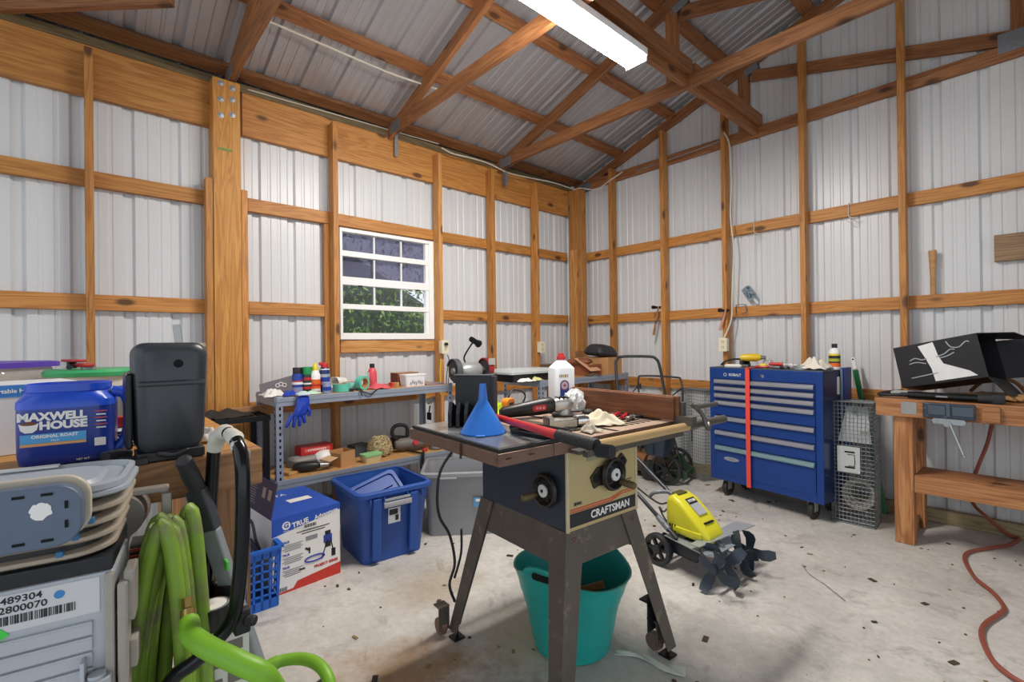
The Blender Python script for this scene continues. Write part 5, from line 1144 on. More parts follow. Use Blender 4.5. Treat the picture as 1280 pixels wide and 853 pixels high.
# loppers: red tubes with black grips
lp = thing('loppers', 'red handled loppers with black grips lying across the saw front', 'loppers', (0, 0, 0))
l0, l1, l2 = sl(618, 521, TZ+.045), sl(700, 545, TZ+.060), sl(742, 556, TZ+.060)
b = B(); b.tube([l0+(l0-l1)*.15, l0, l1], .0125, 12, rads=[.009, .0115, .0145]); b.done('handle_tube', plain('lopper_red', '#c32a2c', .3, 0, .05), lp)
m0, m1 = sl(640, 534, TZ+.020), sl(745, 553, TZ+.030)
b = B(); b.tube([m0, m1], .012, 12); b.done('handle_tube', plain('lopper_dark', '#2a2a2c', .4), lp)
def gripmesh(p, q, name):
    b = B(); n = 26; pts = [p.lerp(q, k/n) for k in range(n+1)]; b.tube(pts, .0, 12, rads=[.0165+(.0015 if k % 2 else -.0008) for k in range(n+1)]); ro = b.done(name, BLKR, lp); return ro
gripmesh(l1-(l1-l0).normalized()*.012, l2+(l2-l1).normalized()*.012, 'grip')
gripmesh(l2+(l2-l1).normalized()*.014+V((0, 0, -.012)), l2+(l2-l1).normalized()*.060+V((.0, .012, -.010)), 'grip')
o = thing('dark_tray', 'black plastic tray under the red lopper handle', 'tray', SW(.075, .50, PZt+.0), SA+.1)
b = B(); b.loft([rr3(.14, .16, .01, 0), rr3(.15, .17, .012, .014), rr3(.14, .16, .01, .014), rr3(.13, .15, .01, .003)]); b.done('tray_body', BLK, o)
# angle grinder
q = sl(668, 522, TZ); ag = thing('angle_grinder', 'black angle grinder with red label and silver gear head', 'angle grinder', (q.x, q.y, TZ), SA-.36)
Mx = Matrix.Translation((0, 0, .042)) @ Matrix.Rotation(-.10, 4, 'Y') @ Matrix.Rotation(PI/2, 4, 'Y')
b = hull(None, [(0, 0, -.155, .016, .016), (0, 0, -.14, .024, .024), (0, 0, -.05, .031, .029), (0, 0, .03, .036, .033), (0, 0, .075, .036, .034), (0, 0, .085, .030, .030)], n=16, M=Mx); b.done('motor_body', plain('grinder_black', '#1d1a1a', .4, 0, .15), ag)
b = B(); b.prism(rrect(.062, .024, .010, 4), .002, M=axes((.012, -.0335, .044), (1, 0, .1), (-.1, 0, 1), (0, -1, 0))); lb_ = b.done('label', plain('label_red', '#c01f2c', .4), ag)
b = B()
for x in (-.012, .002, .018): b.box((.012+x, -.0362, .044), (.010, .001, .010))
b.done('label_print', plain('label_pink', '#d98f92', .5), lb_)
b = B(); b.loft([[(x, y*1.0, z) for (y, z) in rrect(w_, h_, r_, 4, 0, .048)] for x, w_, h_, r_ in ((.088, .055, .055, .02), (.10, .062, .062, .02), (.14, .066, .060, .02), (.165, .05, .048, .016), (.178, .03, .03, .01))]); b.cyl((.138, 0, .046), (.138, 0, .006), .030, .034, 20); b.done('gear_head', plain('head_silver', '#b9bab6', .35, .7, .1), ag)
b = B()
for k in range(3): b.box((.11+.02*k, 0, .080), (.006, .05, .006))
b.done('vent', SLOT, ag)
b = B(); b.cyl((.138, 0, .002), (.138, 0, .008), .052, .055, 28); b.done('disc', plain('disc_dark', '#3c3a38', .6, .2), ag)
# jug
q = sl(702, 509, TZ); jg = thing('solvent_jug', 'white plastic bottle with red cap and blue label on the table saw', 'bottle', (q.x, q.y, TZ), math.atan2(CAM.y-q.y, CAM.x-q.x)+PI/2+.55)
b = B(); s_ = .112; b.loft([rr3(s_, s_*.85, .022, .001), rr3(s_*1.02, s_*.87, .024, .008), rr3(s_*1.02, s_*.87, .024, .192), rr3(s_*.98, s_*.83, .03, .200), rr3(.060, .056, .026, .226), rr3(.038, .038, .0185, .234), rr3(.036, .036, .0175, .240)]); b.done('bottle_body', plain('jug_white', '#eef0f2', .35, 0, .02), jg)
b = B(); b.lathe([(.0185, .236), (.0215, .238), (.0215, .252), (.019, .256), (.016, .256), (.014, .268), (0, .270)], 20); b.done('cap', RED, jg)
yj = -s_*.87/2
b = B(); b.box((.0-.012, yj-.0008, .060), (.050, .001, .10)); b.done('label_panel', plain('label_navy', '#22459a', .4), jg)
b = B(); b.lathe([(.019, 0), (.026, 0), (.026, .001), (.019, .001)], 28, M=face_front(-.012, yj-.001, .112)); b.done('label_ring', plain('ring_plum', '#6e4a72', .5), jg)
b = B(); b.lathe([(0, 0), (.019, 0), (.019, .001), (0, .001)], 24, M=face_front(-.012, yj-.001, .112)); b.prism([(-.010, 0), (0, .008), (.010, 0), (0, -.008)], .0006, mi=1, M=face_front(-.012, yj-.002, .112)); b.done('label_emblem', [plain('emblem_pale', '#c9b3bf', .5), plain('emblem_red', '#a24a5a', .5)], jg)
b = B()
for k in range(5): b.box((-.038+.011*k, yj-.0008, .158), (.007, .001, .016), mi=k % 2)
b.done('label_mark', [plain('mark_y', '#d8b23c', .5), GREYM], jg)
# crumpled clear bag
q = sl(718, 513, TZ); b = B(); rd = random.Random(12); nseg = 30
prof_ = [(.0, 0), (.045, .001), (.060, .008), (.066, .022), (.068, .040), (.062, .058), (.052, .074), (.036, .086), (.016, .094), (0, .097)]
b.lathe(prof_, nseg, sx=.95, sy=.62)
for v in b.bm.verts:
    a_ = math.atan2(v.co.y, v.co.x); r0 = math.hypot(v.co.x, v.co.y)
    k_ = 1+.17*math.sin(5*a_+40*v.co.z)+.12*math.sin(9*a_-70*v.co.z+1)+rd.uniform(-.12, .12)
    v.co.x *= k_; v.co.y *= k_; v.co.z = max(.001, v.co.z+rd.uniform(-.008, .012)*(v.co.z > .003))
bg_ = b.done('plastic_bag', glassy('bag_clear', '#ffffff', .15, .3, '#eef2f4', ('#eceff0', .70)), None, 'crumpled clear plastic bag leaning against the white bottle', 'plastic bag', loc=(q.x, q.y, TZ), rot=(0, 0, SA), sharp=25)
for pg in bg_.data.polygons: pg.use_smooth = False
# chrome clamp block
q = sl(716, 538, TZ); cb = thing('machine_vise', 'small chrome vise lying in the middle of the saw table', 'vise', (q.x-.02, q.y, TZ), SA-.25)
b = B(); b.box((-.03, 0, .026), (.11, .045, .030)); b.box((-.085, 0, .030), (.02, .05, .05)); b.box((0, 0, .004), (.14, .06, .008)); b.done('vise_body', plain('vise_chrome', '#9d9a92', .25, .9, .15, 25.), cb, bev=.003)
b = B(); b.cyl((.03, 0, .030), (.065, 0, .030), .022, .024, 18); b.cyl((.065, 0, .030), (.082, 0, .030), .015, .015, 12); b.done('screw_collar', CHROME, cb)
q = sl(735, 522, TZ); o = B().lathe([(0, 0), (.022, 0), (.024, .004), (.024, .028), (.018, .034), (0, .034)], 20).done('threaded_collar', BLKR, None, 'black round collar behind the chrome vise', 'collar', loc=(q.x, q.y, TZ))
cloth('rag', 'cream folded rag lying on the saw table beside the chrome vise', 'rag', sl(750, 530, TZ), .13, .16, .055, plain('rag_cream', '#d9cfb6', .9, 0, .1, 20.), rz=SA+.4, seed=93)
cloth('rag', 'small greyish rag scrap in front of the cream rag', 'rag', sl(737, 540, TZ), .06, .07, .035, plain('rag_ash', '#b9b1a2', .9, 0, .2, 20.), rz=SA, seed=94)
def pliers(name, label, px, py, rz, mh, L=.17):
    q = sl(px, py, TZ); o = thing(name, label, 'pliers', (q.x, q.y, TZ), rz)
    for s in (-1, 1):
        b = B(); b.tube([(.02, s*.004, .009), (-.03, s*.018, .009), (-.09, s*.022, .009), (-.13, s*.015, .009)], .0085, 8, smooth=4, rads=[.005, .0075, .009, .008]); b.done('handle', mh, o)
    b = B(); b.cyl((.025, 0, .003), (.025, 0, .016), .014, .014, 16); b.box((.055, .0, .010), (.05, .016, .012)); b.done('jaws', STEEL, o, bev=.002)
    return o
pliers('pliers', 'red handled pliers on the saw table in front of the wooden fence', 779, 519, SA+.5, plain('plier_red', '#b3202f', .35))
pliers('pliers', 'black handled pliers right of the red ones on the saw table', 794, 523, SA-2.9, BLKR)
# yellow-green cluster behind
q = sl(633, 517, TZ); o = thing('tape_measure', 'orange tape measure lying behind the push block', 'tape measure', (q.x-.0, q.y+.01, TZ), SA+.4)
b = B(); b.loft([[(x, y, z) for (x, z) in rrect(.075, .068, .024, 5, 0, .035)] for y in (-.018, .018)]); b.done('measure_case', plain('measure_orange', '#e78a1e', .4), o, bev=.003); b = B(); b.box((.035, 0, .01), (.02, .02, .012)); b.done('blade_tip', YELLOW, o, bev=.002); b = B(); b.box((0, -.019, .035), (.04, .001, .03)); b.done('label', BLK, o)
q = sl(622, 518, TZ); b = B(); rd = random.Random(8)
o = cloth('safety_vest', 'bright lime green cloth bundled behind the push block', 'cloth', (q.x-.02, q.y-.02, TZ), .10, .10, .10, plain('lime', '#c9e23a', .8, 0, .1), seed=101)
q = sl(650, 515, TZ); o = thing('cable_loop', 'thin dark cable loop standing behind the orange tape measure', 'cable', (q.x-.05, q.y+.02, TZ+.05), rot=(PI/2, 0, SA)); b = B(); b.tube([(.055*math.cos(a), .048*math.sin(a), .01*math.sin(3*a)) for a in [2*PI*k/20 for k in range(20)]], .004, 6, closed=True, smooth=2); b.done('cable', BLKR, o)

# ================================================================== BUCKET UNDER THE SAW
bk = thing('tub_bucket', 'teal flexible tub with handle holes standing under the table saw', 'bucket', ((PZ(722, 836, 0)+fdir*.16).x, (PZ(722, 836, 0)+fdir*.16).y, .001), SA+.3)
TQ = plain('teal_plastic', '#1f9e96', .38, 0, .07, 7., dirt=('#2f8078', 10., .68))
b = B(); n = 48; prof = [(.150, 0), (.156, .006)]+[(.156+.062*k/14, .012+.30*k/14) for k in range(15)]+[(.224, .325)]
def tubloop(r, z, hi): 
    o = []
    for k in range(n):
        a = 2*PI*k/n; lift = hi*(abs(math.cos(a))**6)*.05
        o.append((r*math.cos(a), r*math.sin(a)*(.97+.10*hi), z*.95+lift))
    return o
loops = [tubloop(r, z, max(0, (z-.2)/.12)) for r, z in prof]
for i in range(3, 15):
    if i in (4, 6, 11, 13): loops[i] = [(x*1.015, y*1.015, z) for x, y, z in loops[i]]
inner = [[(x*.965, y*.965, z) for x, y, z in lp_] for lp_ in reversed(loops)]; inner[-1] = [(x*.9, y*.9, .012) for x, y, z in loops[0]]
b.loft(loops+inner); b.done('tub_wall', TQ, bk)
for s in (-1, 1):
    b = B(); b.tube([(s*.225, -.075, .355), (s*.232, -.04, .374), (s*.234, 0, .379), (s*.232, .04, .374), (s*.225, .075, .355)], .011, 8, smooth=4); b.done('handle', TQ, bk)
    b = B(); b.loft([[(s*(.2165+e), y, z) for (y, z) in rrect(.10, .026, .012, 4, 0, .343)] for e in (-.012, .006)]); b.done('handle_hole', SLOT if s < 0 else plain('hole_pale', '#b9b2a8', .8), bk)
kc_ = bk.location
for k, (dx, dy, z, rz, ry, L, lab) in enumerate(((.02, .05, .20, .7, .35, .17, 'long thin wood strip leaning in the teal bucket'), (.06, -.02, .19, -.3, .12, .14, 'short tan offcut lying in the teal bucket'), (-.06, .03, .185, 1.7, .1, .12, 'small pale offcut at the left inside the teal bucket'), (.0, -.05, .175, .2, -.06, .2, 'flat offcut across the teal bucket'))):
    lumber('wood_scrap', V((kc_.x+dx, kc_.y+dy, z))-V((math.cos(rz), math.sin(rz), math.sin(ry)))*L/2, V((kc_.x+dx, kc_.y+dy, z))+V((math.cos(rz), math.sin(rz), math.sin(ry)))*L/2, .03+.012*(k % 2), .008+.01*(k % 2), OLDW if k % 2 else PLY, label=lab, cat='wood scrap', group='wood scraps in the bucket', bev=.001)
b = B(); rd = random.Random(77)
for k in range(160):
    a, r_ = rd.uniform(0, 6.28), .158*math.sqrt(rd.random()); b.box((0, 0, 0), (rd.uniform(.01, .03), rd.uniform(.004, .01), .004), M=Matrix.Translation((kc_.x+r_*math.cos(a), kc_.y+r_*math.sin(a), .14+rd.uniform(0, .02))) @ Euler((rd.uniform(-.5, .5), rd.uniform(-.5, .5), rd.uniform(0, 6))).to_matrix().to_4x4())
b.lathe([(0, 0), (.138, 0), (.160, .13), (0, .14)], 24, (kc_.x, kc_.y, .016)); b.done('wood_chips', plain('chips', '#8d7350', .9, 0, .3, 40.), None, 'wood chips and sawdust filling the bottom of the teal bucket', 'wood chips', kind='stuff')
# rag strip on the floor by the right leg
p0, p1 = PZ(768, 817, .004), PZ(858, 838, .004); dv_ = (p1-p0); dv_.z = 0; L_ = dv_.length
b = B(); nn = 18; rows_ = []
for i in range(nn):
    t = i/(nn-1); row = []
    for j in range(5):
        s = j/4-.5; wv = .05*(1-.35*math.sin(t*3+1)); y = s*wv+.02*math.sin(t*5.5); row.append(b.bm.verts.new((t*L_, y, .004+.012*abs(math.sin(t*7+s*3))*(1-abs(s)))))
    rows_.append(row)
for i in range(nn-1):
    for j in range(4): f = b.bm.faces.new((rows_[i][j], rows_[i+1][j], rows_[i+1][j+1], rows_[i][j+1])); f.smooth = True
b.done('cloth_strip', plain('cloth_grey', '#c3c7bd', .9, 0, .1, 30.), None, 'pale cloth strip lying on the floor beside the saw leg', 'cloth', loc=(p0.x, p0.y, 0), rot=(0, 0, math.atan2(dv_.y, dv_.x)), solid=.003, sub=1)
# ================================================================== BENCH GRINDER ON ITS STAND
gs = PD(588, 470, 3.66)
gp = thing('grinder_stand', 'grey pedestal stand under the bench grinder, left of the corner shelf', 'stand', (gs.x, gs.y, 0))
GZ = .925
b = B(); b.lathe([(0, .001), (.13, .001), (.13, .02), (.06, .035), (.04, .05), (.04, GZ-.03), (.07, GZ-.012), (0, GZ-.012)], 28); b.box((0, 0, GZ-.006), (.2, .18, .012)); b.done('pedestal', GREYD, gp)
gd_ = thing('bench_grinder', 'bench grinder with two wheels and a small work lamp on top', 'bench grinder', (gs.x, gs.y, GZ), math.radians(84))
b = B(); b.lathe([(0, -.085), (.045, -.085), (.060, -.06), (.062, .06), (.045, .085), (0, .085)], 26, M=Matrix.Translation((0, 0, .085)) @ Matrix.Rotation(PI/2, 4, 'Y')); b.box((0, 0, .018), (.11, .10, .036)); b.done('motor_body', plain('grinder_grey', '#a9abac', .4, .4, .1), gd_)
for s in (-1, 1):
    b = B(); b.lathe([(0, -.011), (.012, -.011), (.078, -.011), (.080, -.008), (.080, .008), (.078, .011), (0, .011)], 32, M=Matrix.Translation((s*.135, 0, .085)) @ Matrix.Rotation(PI/2, 4, 'Y')); wl = b.done('grinding_wheel', plain('stone_dark', '#3d3b3a', .8, 0, .2, 40.), gd_)
    b = B(); b.cyl((s*.085, 0, .085), (s*.124, 0, .085), .03, .02, 18); b.cyl((s*.146, 0, .085), (s*.156, 0, .085), .028, .022, 18); b.done('flange', STEEL, wl)
    b = B(); b.loft([[(s*(.115 if e == 0 else .158), r_*math.cos(a), .085+r_*math.sin(a)) for r_, aa in ((.092, 1), (.084, -1)) for a in [math.radians(q) for q in (range(20, 200, 12) if aa > 0 else range(199, 19, -12))]] for e in (0, 1)], sm=False); b.done('wheel_guard', plain('guard_red', '#8f1f28', .45) if s > 0 else GREYD, gd_)
    b = B(); b.box((s*.13, -.105, .06), (.05, .05, .006)); b.box((s*.11, -.07, .05), (.006, .08, .02)); b.done('tool_rest', STEEL, gd_, bev=.001)
b = B(); b.tube([(-.03, .02, .14), (-.04, .02, .19), (.015, .0, .285), (.03, -.005, .30)], .0065, 8, smooth=4); la = b.done('lamp_arm', BLKM, gd_)
b = B(); b.lathe([(0, -.05), (.018, -.05), (.021, -.045), (.021, .02), (.029, .045), (.030, .055), (.026, .055), (.02, .03), (0, .028)], 22, M=Matrix.Translation((.035, -.01, .305)) @ Matrix.Rotation(.35, 4, 'Z') @ Matrix.Rotation(math.radians(112), 4, 'Y')); b.done('lamp_shade', BLKM, la)
b = B(); b.box((.135, -.095, .15), (.06, .003, .05), M=None); b.done('eye_shield', glassy('shield', '#ffffff', .3, .1, '#dfe6e6', ('#d8dedd', .4)), gd_, loc=(0, 0, 0))

# ================================================================== BLUE TOOL CHEST
CD = V((.988, -.151, 0)); CA = math.atan2(CD.y, CD.x)
co = V((1.83, -.50, 0)) - CD*.053
CW, CDp, CZ0, CZ1 = .825, .35, .130, 1.0
ch = thing('tool_chest', 'blue rolling tool chest with drawers and a red strap around it', 'tool chest', co, CA)
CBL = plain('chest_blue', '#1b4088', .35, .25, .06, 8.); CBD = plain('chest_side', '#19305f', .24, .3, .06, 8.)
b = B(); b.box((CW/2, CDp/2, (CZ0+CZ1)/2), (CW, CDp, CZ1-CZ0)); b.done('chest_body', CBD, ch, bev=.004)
b = B()
for x in (.022, CW-.022): b.box((x, -.002, (CZ0+CZ1)/2), (.044, .012, CZ1-CZ0))
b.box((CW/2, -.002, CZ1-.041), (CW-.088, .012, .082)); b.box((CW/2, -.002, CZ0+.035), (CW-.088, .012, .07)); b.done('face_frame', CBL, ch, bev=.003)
b = B(); b.box((CW/2, CDp/2, CZ1+.003), (CW+.004, CDp+.004, .006)); b.done('top_mat', plain('mat_dark', '#4a4f58', .6, 0, .1), ch)
dz = [.944, .882, .822, .762, .702, .560, .418, .195]     # drawer boundaries, top to bottom
dz = [.918, .862, .809, .752, .633, .519, .402, .175]
TRIM = plain('drawer_trim', '#a9aebb', .3, .8, .06, 10.)
for k in range(7):
    z1, z0 = dz[k], dz[k+1]
    b = B(); b.box((CW/2, -.004, (z0+z1)/2), (CW-.094, .014, z1-z0-.006)); dr = b.done('drawer', CBL, ch, bev=.002)
    b = B(); prf = [(-.011, z1-.003), (-.024, z1-.008), (-.030, z1-.026), (-.027, z1-.036), (-.011, z1-.030)]
    b.loft([[(.050, y, z) for y, z in prf], [(CW-.050, y, z) for y, z in prf]], sm=False); b.done('drawer_pull', TRIM if k < 6 else plain('trim_teal', '#8fb4bb', .3, .7), dr)
b = B(); b.lathe([(.0, 0), (.012, 0), (.013, .003), (.010, .006), (0, .007)], 18, M=face_front(CW*.515, -.008, CZ1-.046)); b.done('lock', CHROME, ch)
b = B(); b.lathe([(.009, 0), (.014, 0), (.014, .001), (.009, .001)], 20, M=face_front(.135, -.0085, CZ1-.049)); b.done('emblem', plain('emblem_silver', '#c5cad6', .4, .3), ch)
text('lettering', 'KOBALT', .026, face_front(.215, -.0088, CZ1-.049), plain('emblem_silver', ''), ch, bold=.0012)
b = B(); b.prism([(.062*math.cos(2*PI*k/30), .015*math.sin(2*PI*k/30)) for k in range(30)], .002, M=face_front(.180, -.0112, .305)); b.done('name_badge', plain('badge', '#aab0bb', .3, .5), ch)
text('lettering', 'KOBALT', .015, face_front(.180, -.0136, .305), GREYD, ch)
for x in (.10, CW-.10):
    for y in (.05, CDp-.05):
        b = B(); b.box((x, y, CZ0-.004), (.075, .075, .006)); b.box((x-.022, y+.01, CZ0-.04), (.004, .045, .07)); b.box((x+.022, y+.01, CZ0-.04), (.004, .045, .07)); o = b.done('caster', plain('caster_zinc', '#a3a5a2', .4, .5, .15), ch, bev=.001)
        b = B(); b.lathe([(0, -.018), (.035, -.018), (.056, -.016), (.061, -.009), (.061, .009), (.056, .016), (.035, .018), (0, .018)], 24, M=Matrix.Translation((x, y+.018, .062)) @ Matrix.Rotation(PI/2, 4, 'Y')); b.done('wheel', plain('caster_black', '#2d2b2a', .55, 0, .15), o)
# side cabinet behind at right
b = B(); b.box((CW+.014, CDp-.05, .66), (.026, .10, .72)); b.box((CW+.002, CDp-.14, .90), (.006, .03, .12), mi=1); b.done('side_locker', [CBL, PAPER], ch, bev=.003)
b = B(); b.box((CW+.010, CDp-.11, .70), (.016, .014, .62)); b.done('side_handle', plain('handle_lt', '#7f8896', .4, .5), ch, bev=.003)
STR = plain('strap_red', '#e2493c', .7, 0, .08, 60.)
b = B(); xs = .325
b.box((xs+.004, -.034, .565), (.032, .003, .872), M=Matrix.Rotation(0, 4, 'Y')); b.box((xs, .165, CZ1+.010), (.030, .39, .003)); b.box((xs, -.018, CZ1+.004), (.030, .032, .004))
o = b.done('strap', STR, None, 'red strap wound around the blue tool chest', 'strap', loc=co, rot=(0, 0, CA))
CM = Matrix.Translation(co) @ Matrix.Rotation(CA, 4, 'Z')
def oc(x, y, z=CZ1+.0065): return CM @ V((x, y, z))
# things on the chest
o = thing('cordless_drill', 'yellow and black power tool lying on the tool chest', 'power tool', oc(.26, .13), CA+.5)
b = hull(None, [(0, 0, -.07, .022, .024), (0, 0, -.02, .03, .032), (0, 0, .04, .03, .032), (0, 0, .07, .02, .02)], M=Matrix.Translation((0, 0, .075)) @ Matrix.Rotation(PI/2, 4, 'Y')); b.done('motor_body', plain('drill_yellow', '#d9b827', .4, 0, .08), o)
b = B(); b.tube([(-.02, 0, .07), (-.03, .03, .045), (-.04, .06, .03)], .018, 10, smooth=3); b.box((-.045, .075, .028), (.07, .06, .05), bev=.006); b.done('grip', BLK, o); b = B(); b.cyl((.07, 0, .075), (.105, 0, .075), .018, .012, 14); b.done('chuck', STEEL, o); 
o = thing('hand_saw_frame', 'black framed bow saw lying on the left of the tool chest', 'saw', oc(.13, .12), CA+.1)
b = B(); b.tube([(-.09, -.03, .012), (-.06, .0, .045), (.02, .02, .06), (.10, .02, .045), (.12, 0, .012)], .008, 8, smooth=4); b.done('frame', BLK, o); b = B(); b.box((.015, -.012, .012), (.20, .003, .016)); b.done('blade', STEEL, o)
o = thing('caulk_tube', 'pale plastic wrapper lying in front of the bow saw', 'wrapper', oc(.16, .06), CA+.3); b = B(); b.loft([rr3(.12, .04, .01, 0), rr3(.13, .05, .015, .012), rr3(.1, .03, .01, .022)]); b.done('wrapper_body', PAPER, o)
cloth('clear_sleeve', 'clear crumpled sleeve behind the yellow tool', 'plastic', oc(.36, .20), .09, .09, .08, glassy('sleeve', '#ffffff', .4, .15, '#eef2f4', ('#d8dcdc', .5)), seed=140)
o = thing('lid_cap', 'yellow plastic cap on the tool chest right of the strap', 'cap', oc(.385, .08), 0); b = B(); b.lathe([(0, 0), (.028, 0), (.030, .02), (.022, .032), (0, .034)], 20); b.done('cap_body', YELLOW, o)
for k, (x, y, rz, lab, mm) in enumerate(((.46, .07, .2, 'red handled pliers lying on the tool chest', plain('plier_red', '')), (.50, .13, 2.2, 'black pliers lying behind the red ones on the tool chest', BLKR), (.56, .08, .1, 'grey handled pliers lying right of the red ones on the tool chest', plain('plier_grey', '#6c6f74', .4)))):
    o = thing('pliers', lab, 'pliers', oc(x, y), CA+rz)
    for s in (-1, 1): b = B(); b.tube([(.02, s*.004, .010), (-.03, s*.018, .012), (-.08, s*.022, .012), (-.11, s*.015, .010)], .008, 8, smooth=4, rads=[.005, .0075, .009, .008]); b.done('handle', mm, o)
    b = B(); b.cyl((.022, 0, .003), (.022, 0, .016), .013, .013, 14); b.box((.05, 0, .010), (.05, .014, .012)); b.done('jaws', STEEL, o, bev=.002)
o = thing('screwdriver', 'red screwdriver lying across the pliers on the tool chest', 'screwdriver', oc(.50, .05), CA+.15); b = B(); b.cyl((-.05, 0, .034), (.04, 0, .034), .011, .013, 12); b.done('handle', RED, o); b = B(); b.cyl((.04, 0, .034), (.13, 0, .030), .003, .003, 8); b.done('shaft', STEEL, o)
roll('tape_roll', 'silver tape roll lying on the tool chest', oc(.645, .10), .045, .03, .028, plain('duct_tape', '#9aa3a6', .4, .4), CARD)
cloth('plastic_wrap', 'cream crumpled wrap on the right of the tool chest', 'wrap', oc(.71, .14), .17, .17, .085, plain('wrap_cream', '#dcd6c8', .7, 0, .08), seed=150)
q = oc(.79, .25); r = .034
bottle('cleaner_bottle', 'white bottle with black cap and dark fruit-coloured label on the tool chest', 'bottle', q, [('bottle_body', WHITE, [(0, 0), (r*.95, 0), (r, .006), (r, .118), (r*.85, .136), (.015, .150), (0, .151)]), ('cap', BLK, [(.017, .148), (.017, .176), (0, .177)]),
    ('label_band', ORANGE, band(.018, .045, r)), ('label_band', plain('label_black', '#23221f', .4), band(.045, .095, r)), ('label_band', plain('label_lime', '#a8b02f', .4), band(.055, .075, r, .0012)), ('label_band', YELLOW, band(.095, .108, r))])

# ================================================================== LIVE TRAP CAGES
def grid_cage(b, x, y, z, nx, ny, nz, r=.0012, faces='xyz'):
    def rod(p, q):
        b.cyl(p, q, r, r, 4, caps=False)
    for s in (0, 1):
        for k in range(nx+1):
            rod((x*k/nx, y*s, 0), (x*k/nx, y*s, z))
            if s == 0: rod((x*k/nx, 0, z), (x*k/nx, y, z))
        for k in range(ny+1):
            rod((x*s, y*k/ny, 0), (x*s, y*k/ny, z))
            if s == 0: rod((0, y*k/ny, z), (x, y*k/ny, z))
        for k in range(nz+1):
            rod((0, y*s, z*k/nz), (x, y*s, z*k/nz)); rod((x*s, 0, z*k/nz), (x*s, y, z*k/nz))
WIRE = plain('wire_galv', '#8d9498', .45, .6, .12, 30.)
p0, p1 = PZ(1040, 651, 0), PZ(1094, 663, 0); tA_ = math.atan2(p1.y-p0.y, p1.x-p0.x)
tr = thing('animal_trap', 'wire mesh live trap standing on end between tool chest and workbench', 'cage trap', p0, tA_); tw = (p1-p0).length
b = B(); grid_cage(b, tw, .20, .80, 11, 7, 31, .0019); b.done('wire_mesh', WIRE, tr)
B().box((tw/2, .05, .80), (tw, .08, .004)).done('end_plate', plain('plate_galv', '#9da1a1', .45, .6, .15), tr)
b = B(); b.box((tw/2, .10, .008), (tw, .20, .004)); b.done('end_plate', plain('plate_galv', '#9da1a1', .45, .6, .15), tr)
b = B(); b.prism([(.03, 0), (tw-.02, 0), (tw-.05, .235), (.07, .235)], .003, M=axes((0, .045, .535), (1, 0, 0), (0, .28, 1), (0, -1, .28))); b.done('trap_door', plain('door_galv', '#a6a9a8', .4, .55, .2, 14., dirt=('#77756f', 14., .55)), tr)
b = B(); b.box((tw*.42, -.004, .425), (.125, .003, .17)); b.done('handle_plate', plain('plate_pale', '#c2c6c4', .45, .2, .06), tr, bev=.002)
b = B()
for z in (.475, .375): b.box((tw*.45, -.006, z), (.055, .002, .010))
b.tube([(tw*.40, -.008, .46), (tw*.56, -.008, .46), (tw*.57, -.008, .42), (tw*.56, -.008, .385), (tw*.42, -.008, .385)], .002, 6)
b.done('slot', SLOT, tr)
o = thing('rope_coil', 'pale grey coiled cable lying inside the bottom of the trap', 'cable coil', tr.matrix_world @ V((0, 0, 0)), tA_); o.location = p0
b = B()
for k in range(3): b.tube([(tw*.55+(.085-.012*k)*math.cos(a), .10+.03*k, .18+(.095-.012*k)*math.sin(a)) for a in [2*PI*q/22 for q in range(22)]], .011, 8, closed=True)
b.done('coil', plain('coil_grey', '#a39f96', .6, 0, .1, 20.), o)
q0_, q1_ = PZ(849, 590, 0), PZ(890, 607, 0); tB_ = math.atan2(q1_.y-q0_.y, q1_.x-q0_.x); tw2 = (q1_-q0_).length
t2 = thing('animal_trap', 'wire mesh live trap standing on end left of the tool chest', 'cage trap', q0_+V((-.0, .0, 0)), tB_)
b = B(); grid_cage(b, .34, .20, .78, 12, 7, 28, .0019); b.done('wire_mesh', WIRE, t2)
b = B(); b.box((.17, .10, .006), (.34, .20, .006)); b.done('end_plate', plain('plate_galv', ''), t2)
b = B(); b.box((.2, -.006, .50), (.20, .006, .008)); b.box((.20, -.006, .42), (.006, .006, .20)); b.done('latch', BLKM, t2)

# long green handled tool leaning behind the trap
gt = thing('long_handle_tool', 'green handle with white tip leaning on the wall behind the trap', 'long tool', (0, 0, 0))
a_, c_ = PY(1066, 447, -.055), PZ(1106, 645, .012); c_.y = max(c_.y, -.16); c_ = V((c_.x, -.16, .02)); d_ = (c_-a_).normalized()
sd_ = d_.cross(V((0, 1, 0))).normalized(); M_ = lambda p, q: axes((p+q)/2, d_, sd_, d_.cross(sd_))
p1_ = a_+d_*.09; B().box((0, 0, 0), ((p1_-a_).length, .026, .016)).done('white_tip', WHITE, gt, M=M_(a_, p1_), bev=.006)
b = B(); b.cyl((0, 0, -.0085), (0, 0, .0085), .006, .006, 12); b.done('hang_hole', SLOT, gt, M=M_(a_, a_+d_*.03))
B().box((0, 0, 0), ((c_-p1_).length, .034, .020)).done('shaft', plain('green_dark', '#15683a', .35, 0, .08), gt, M=M_(p1_, c_), bev=.006)

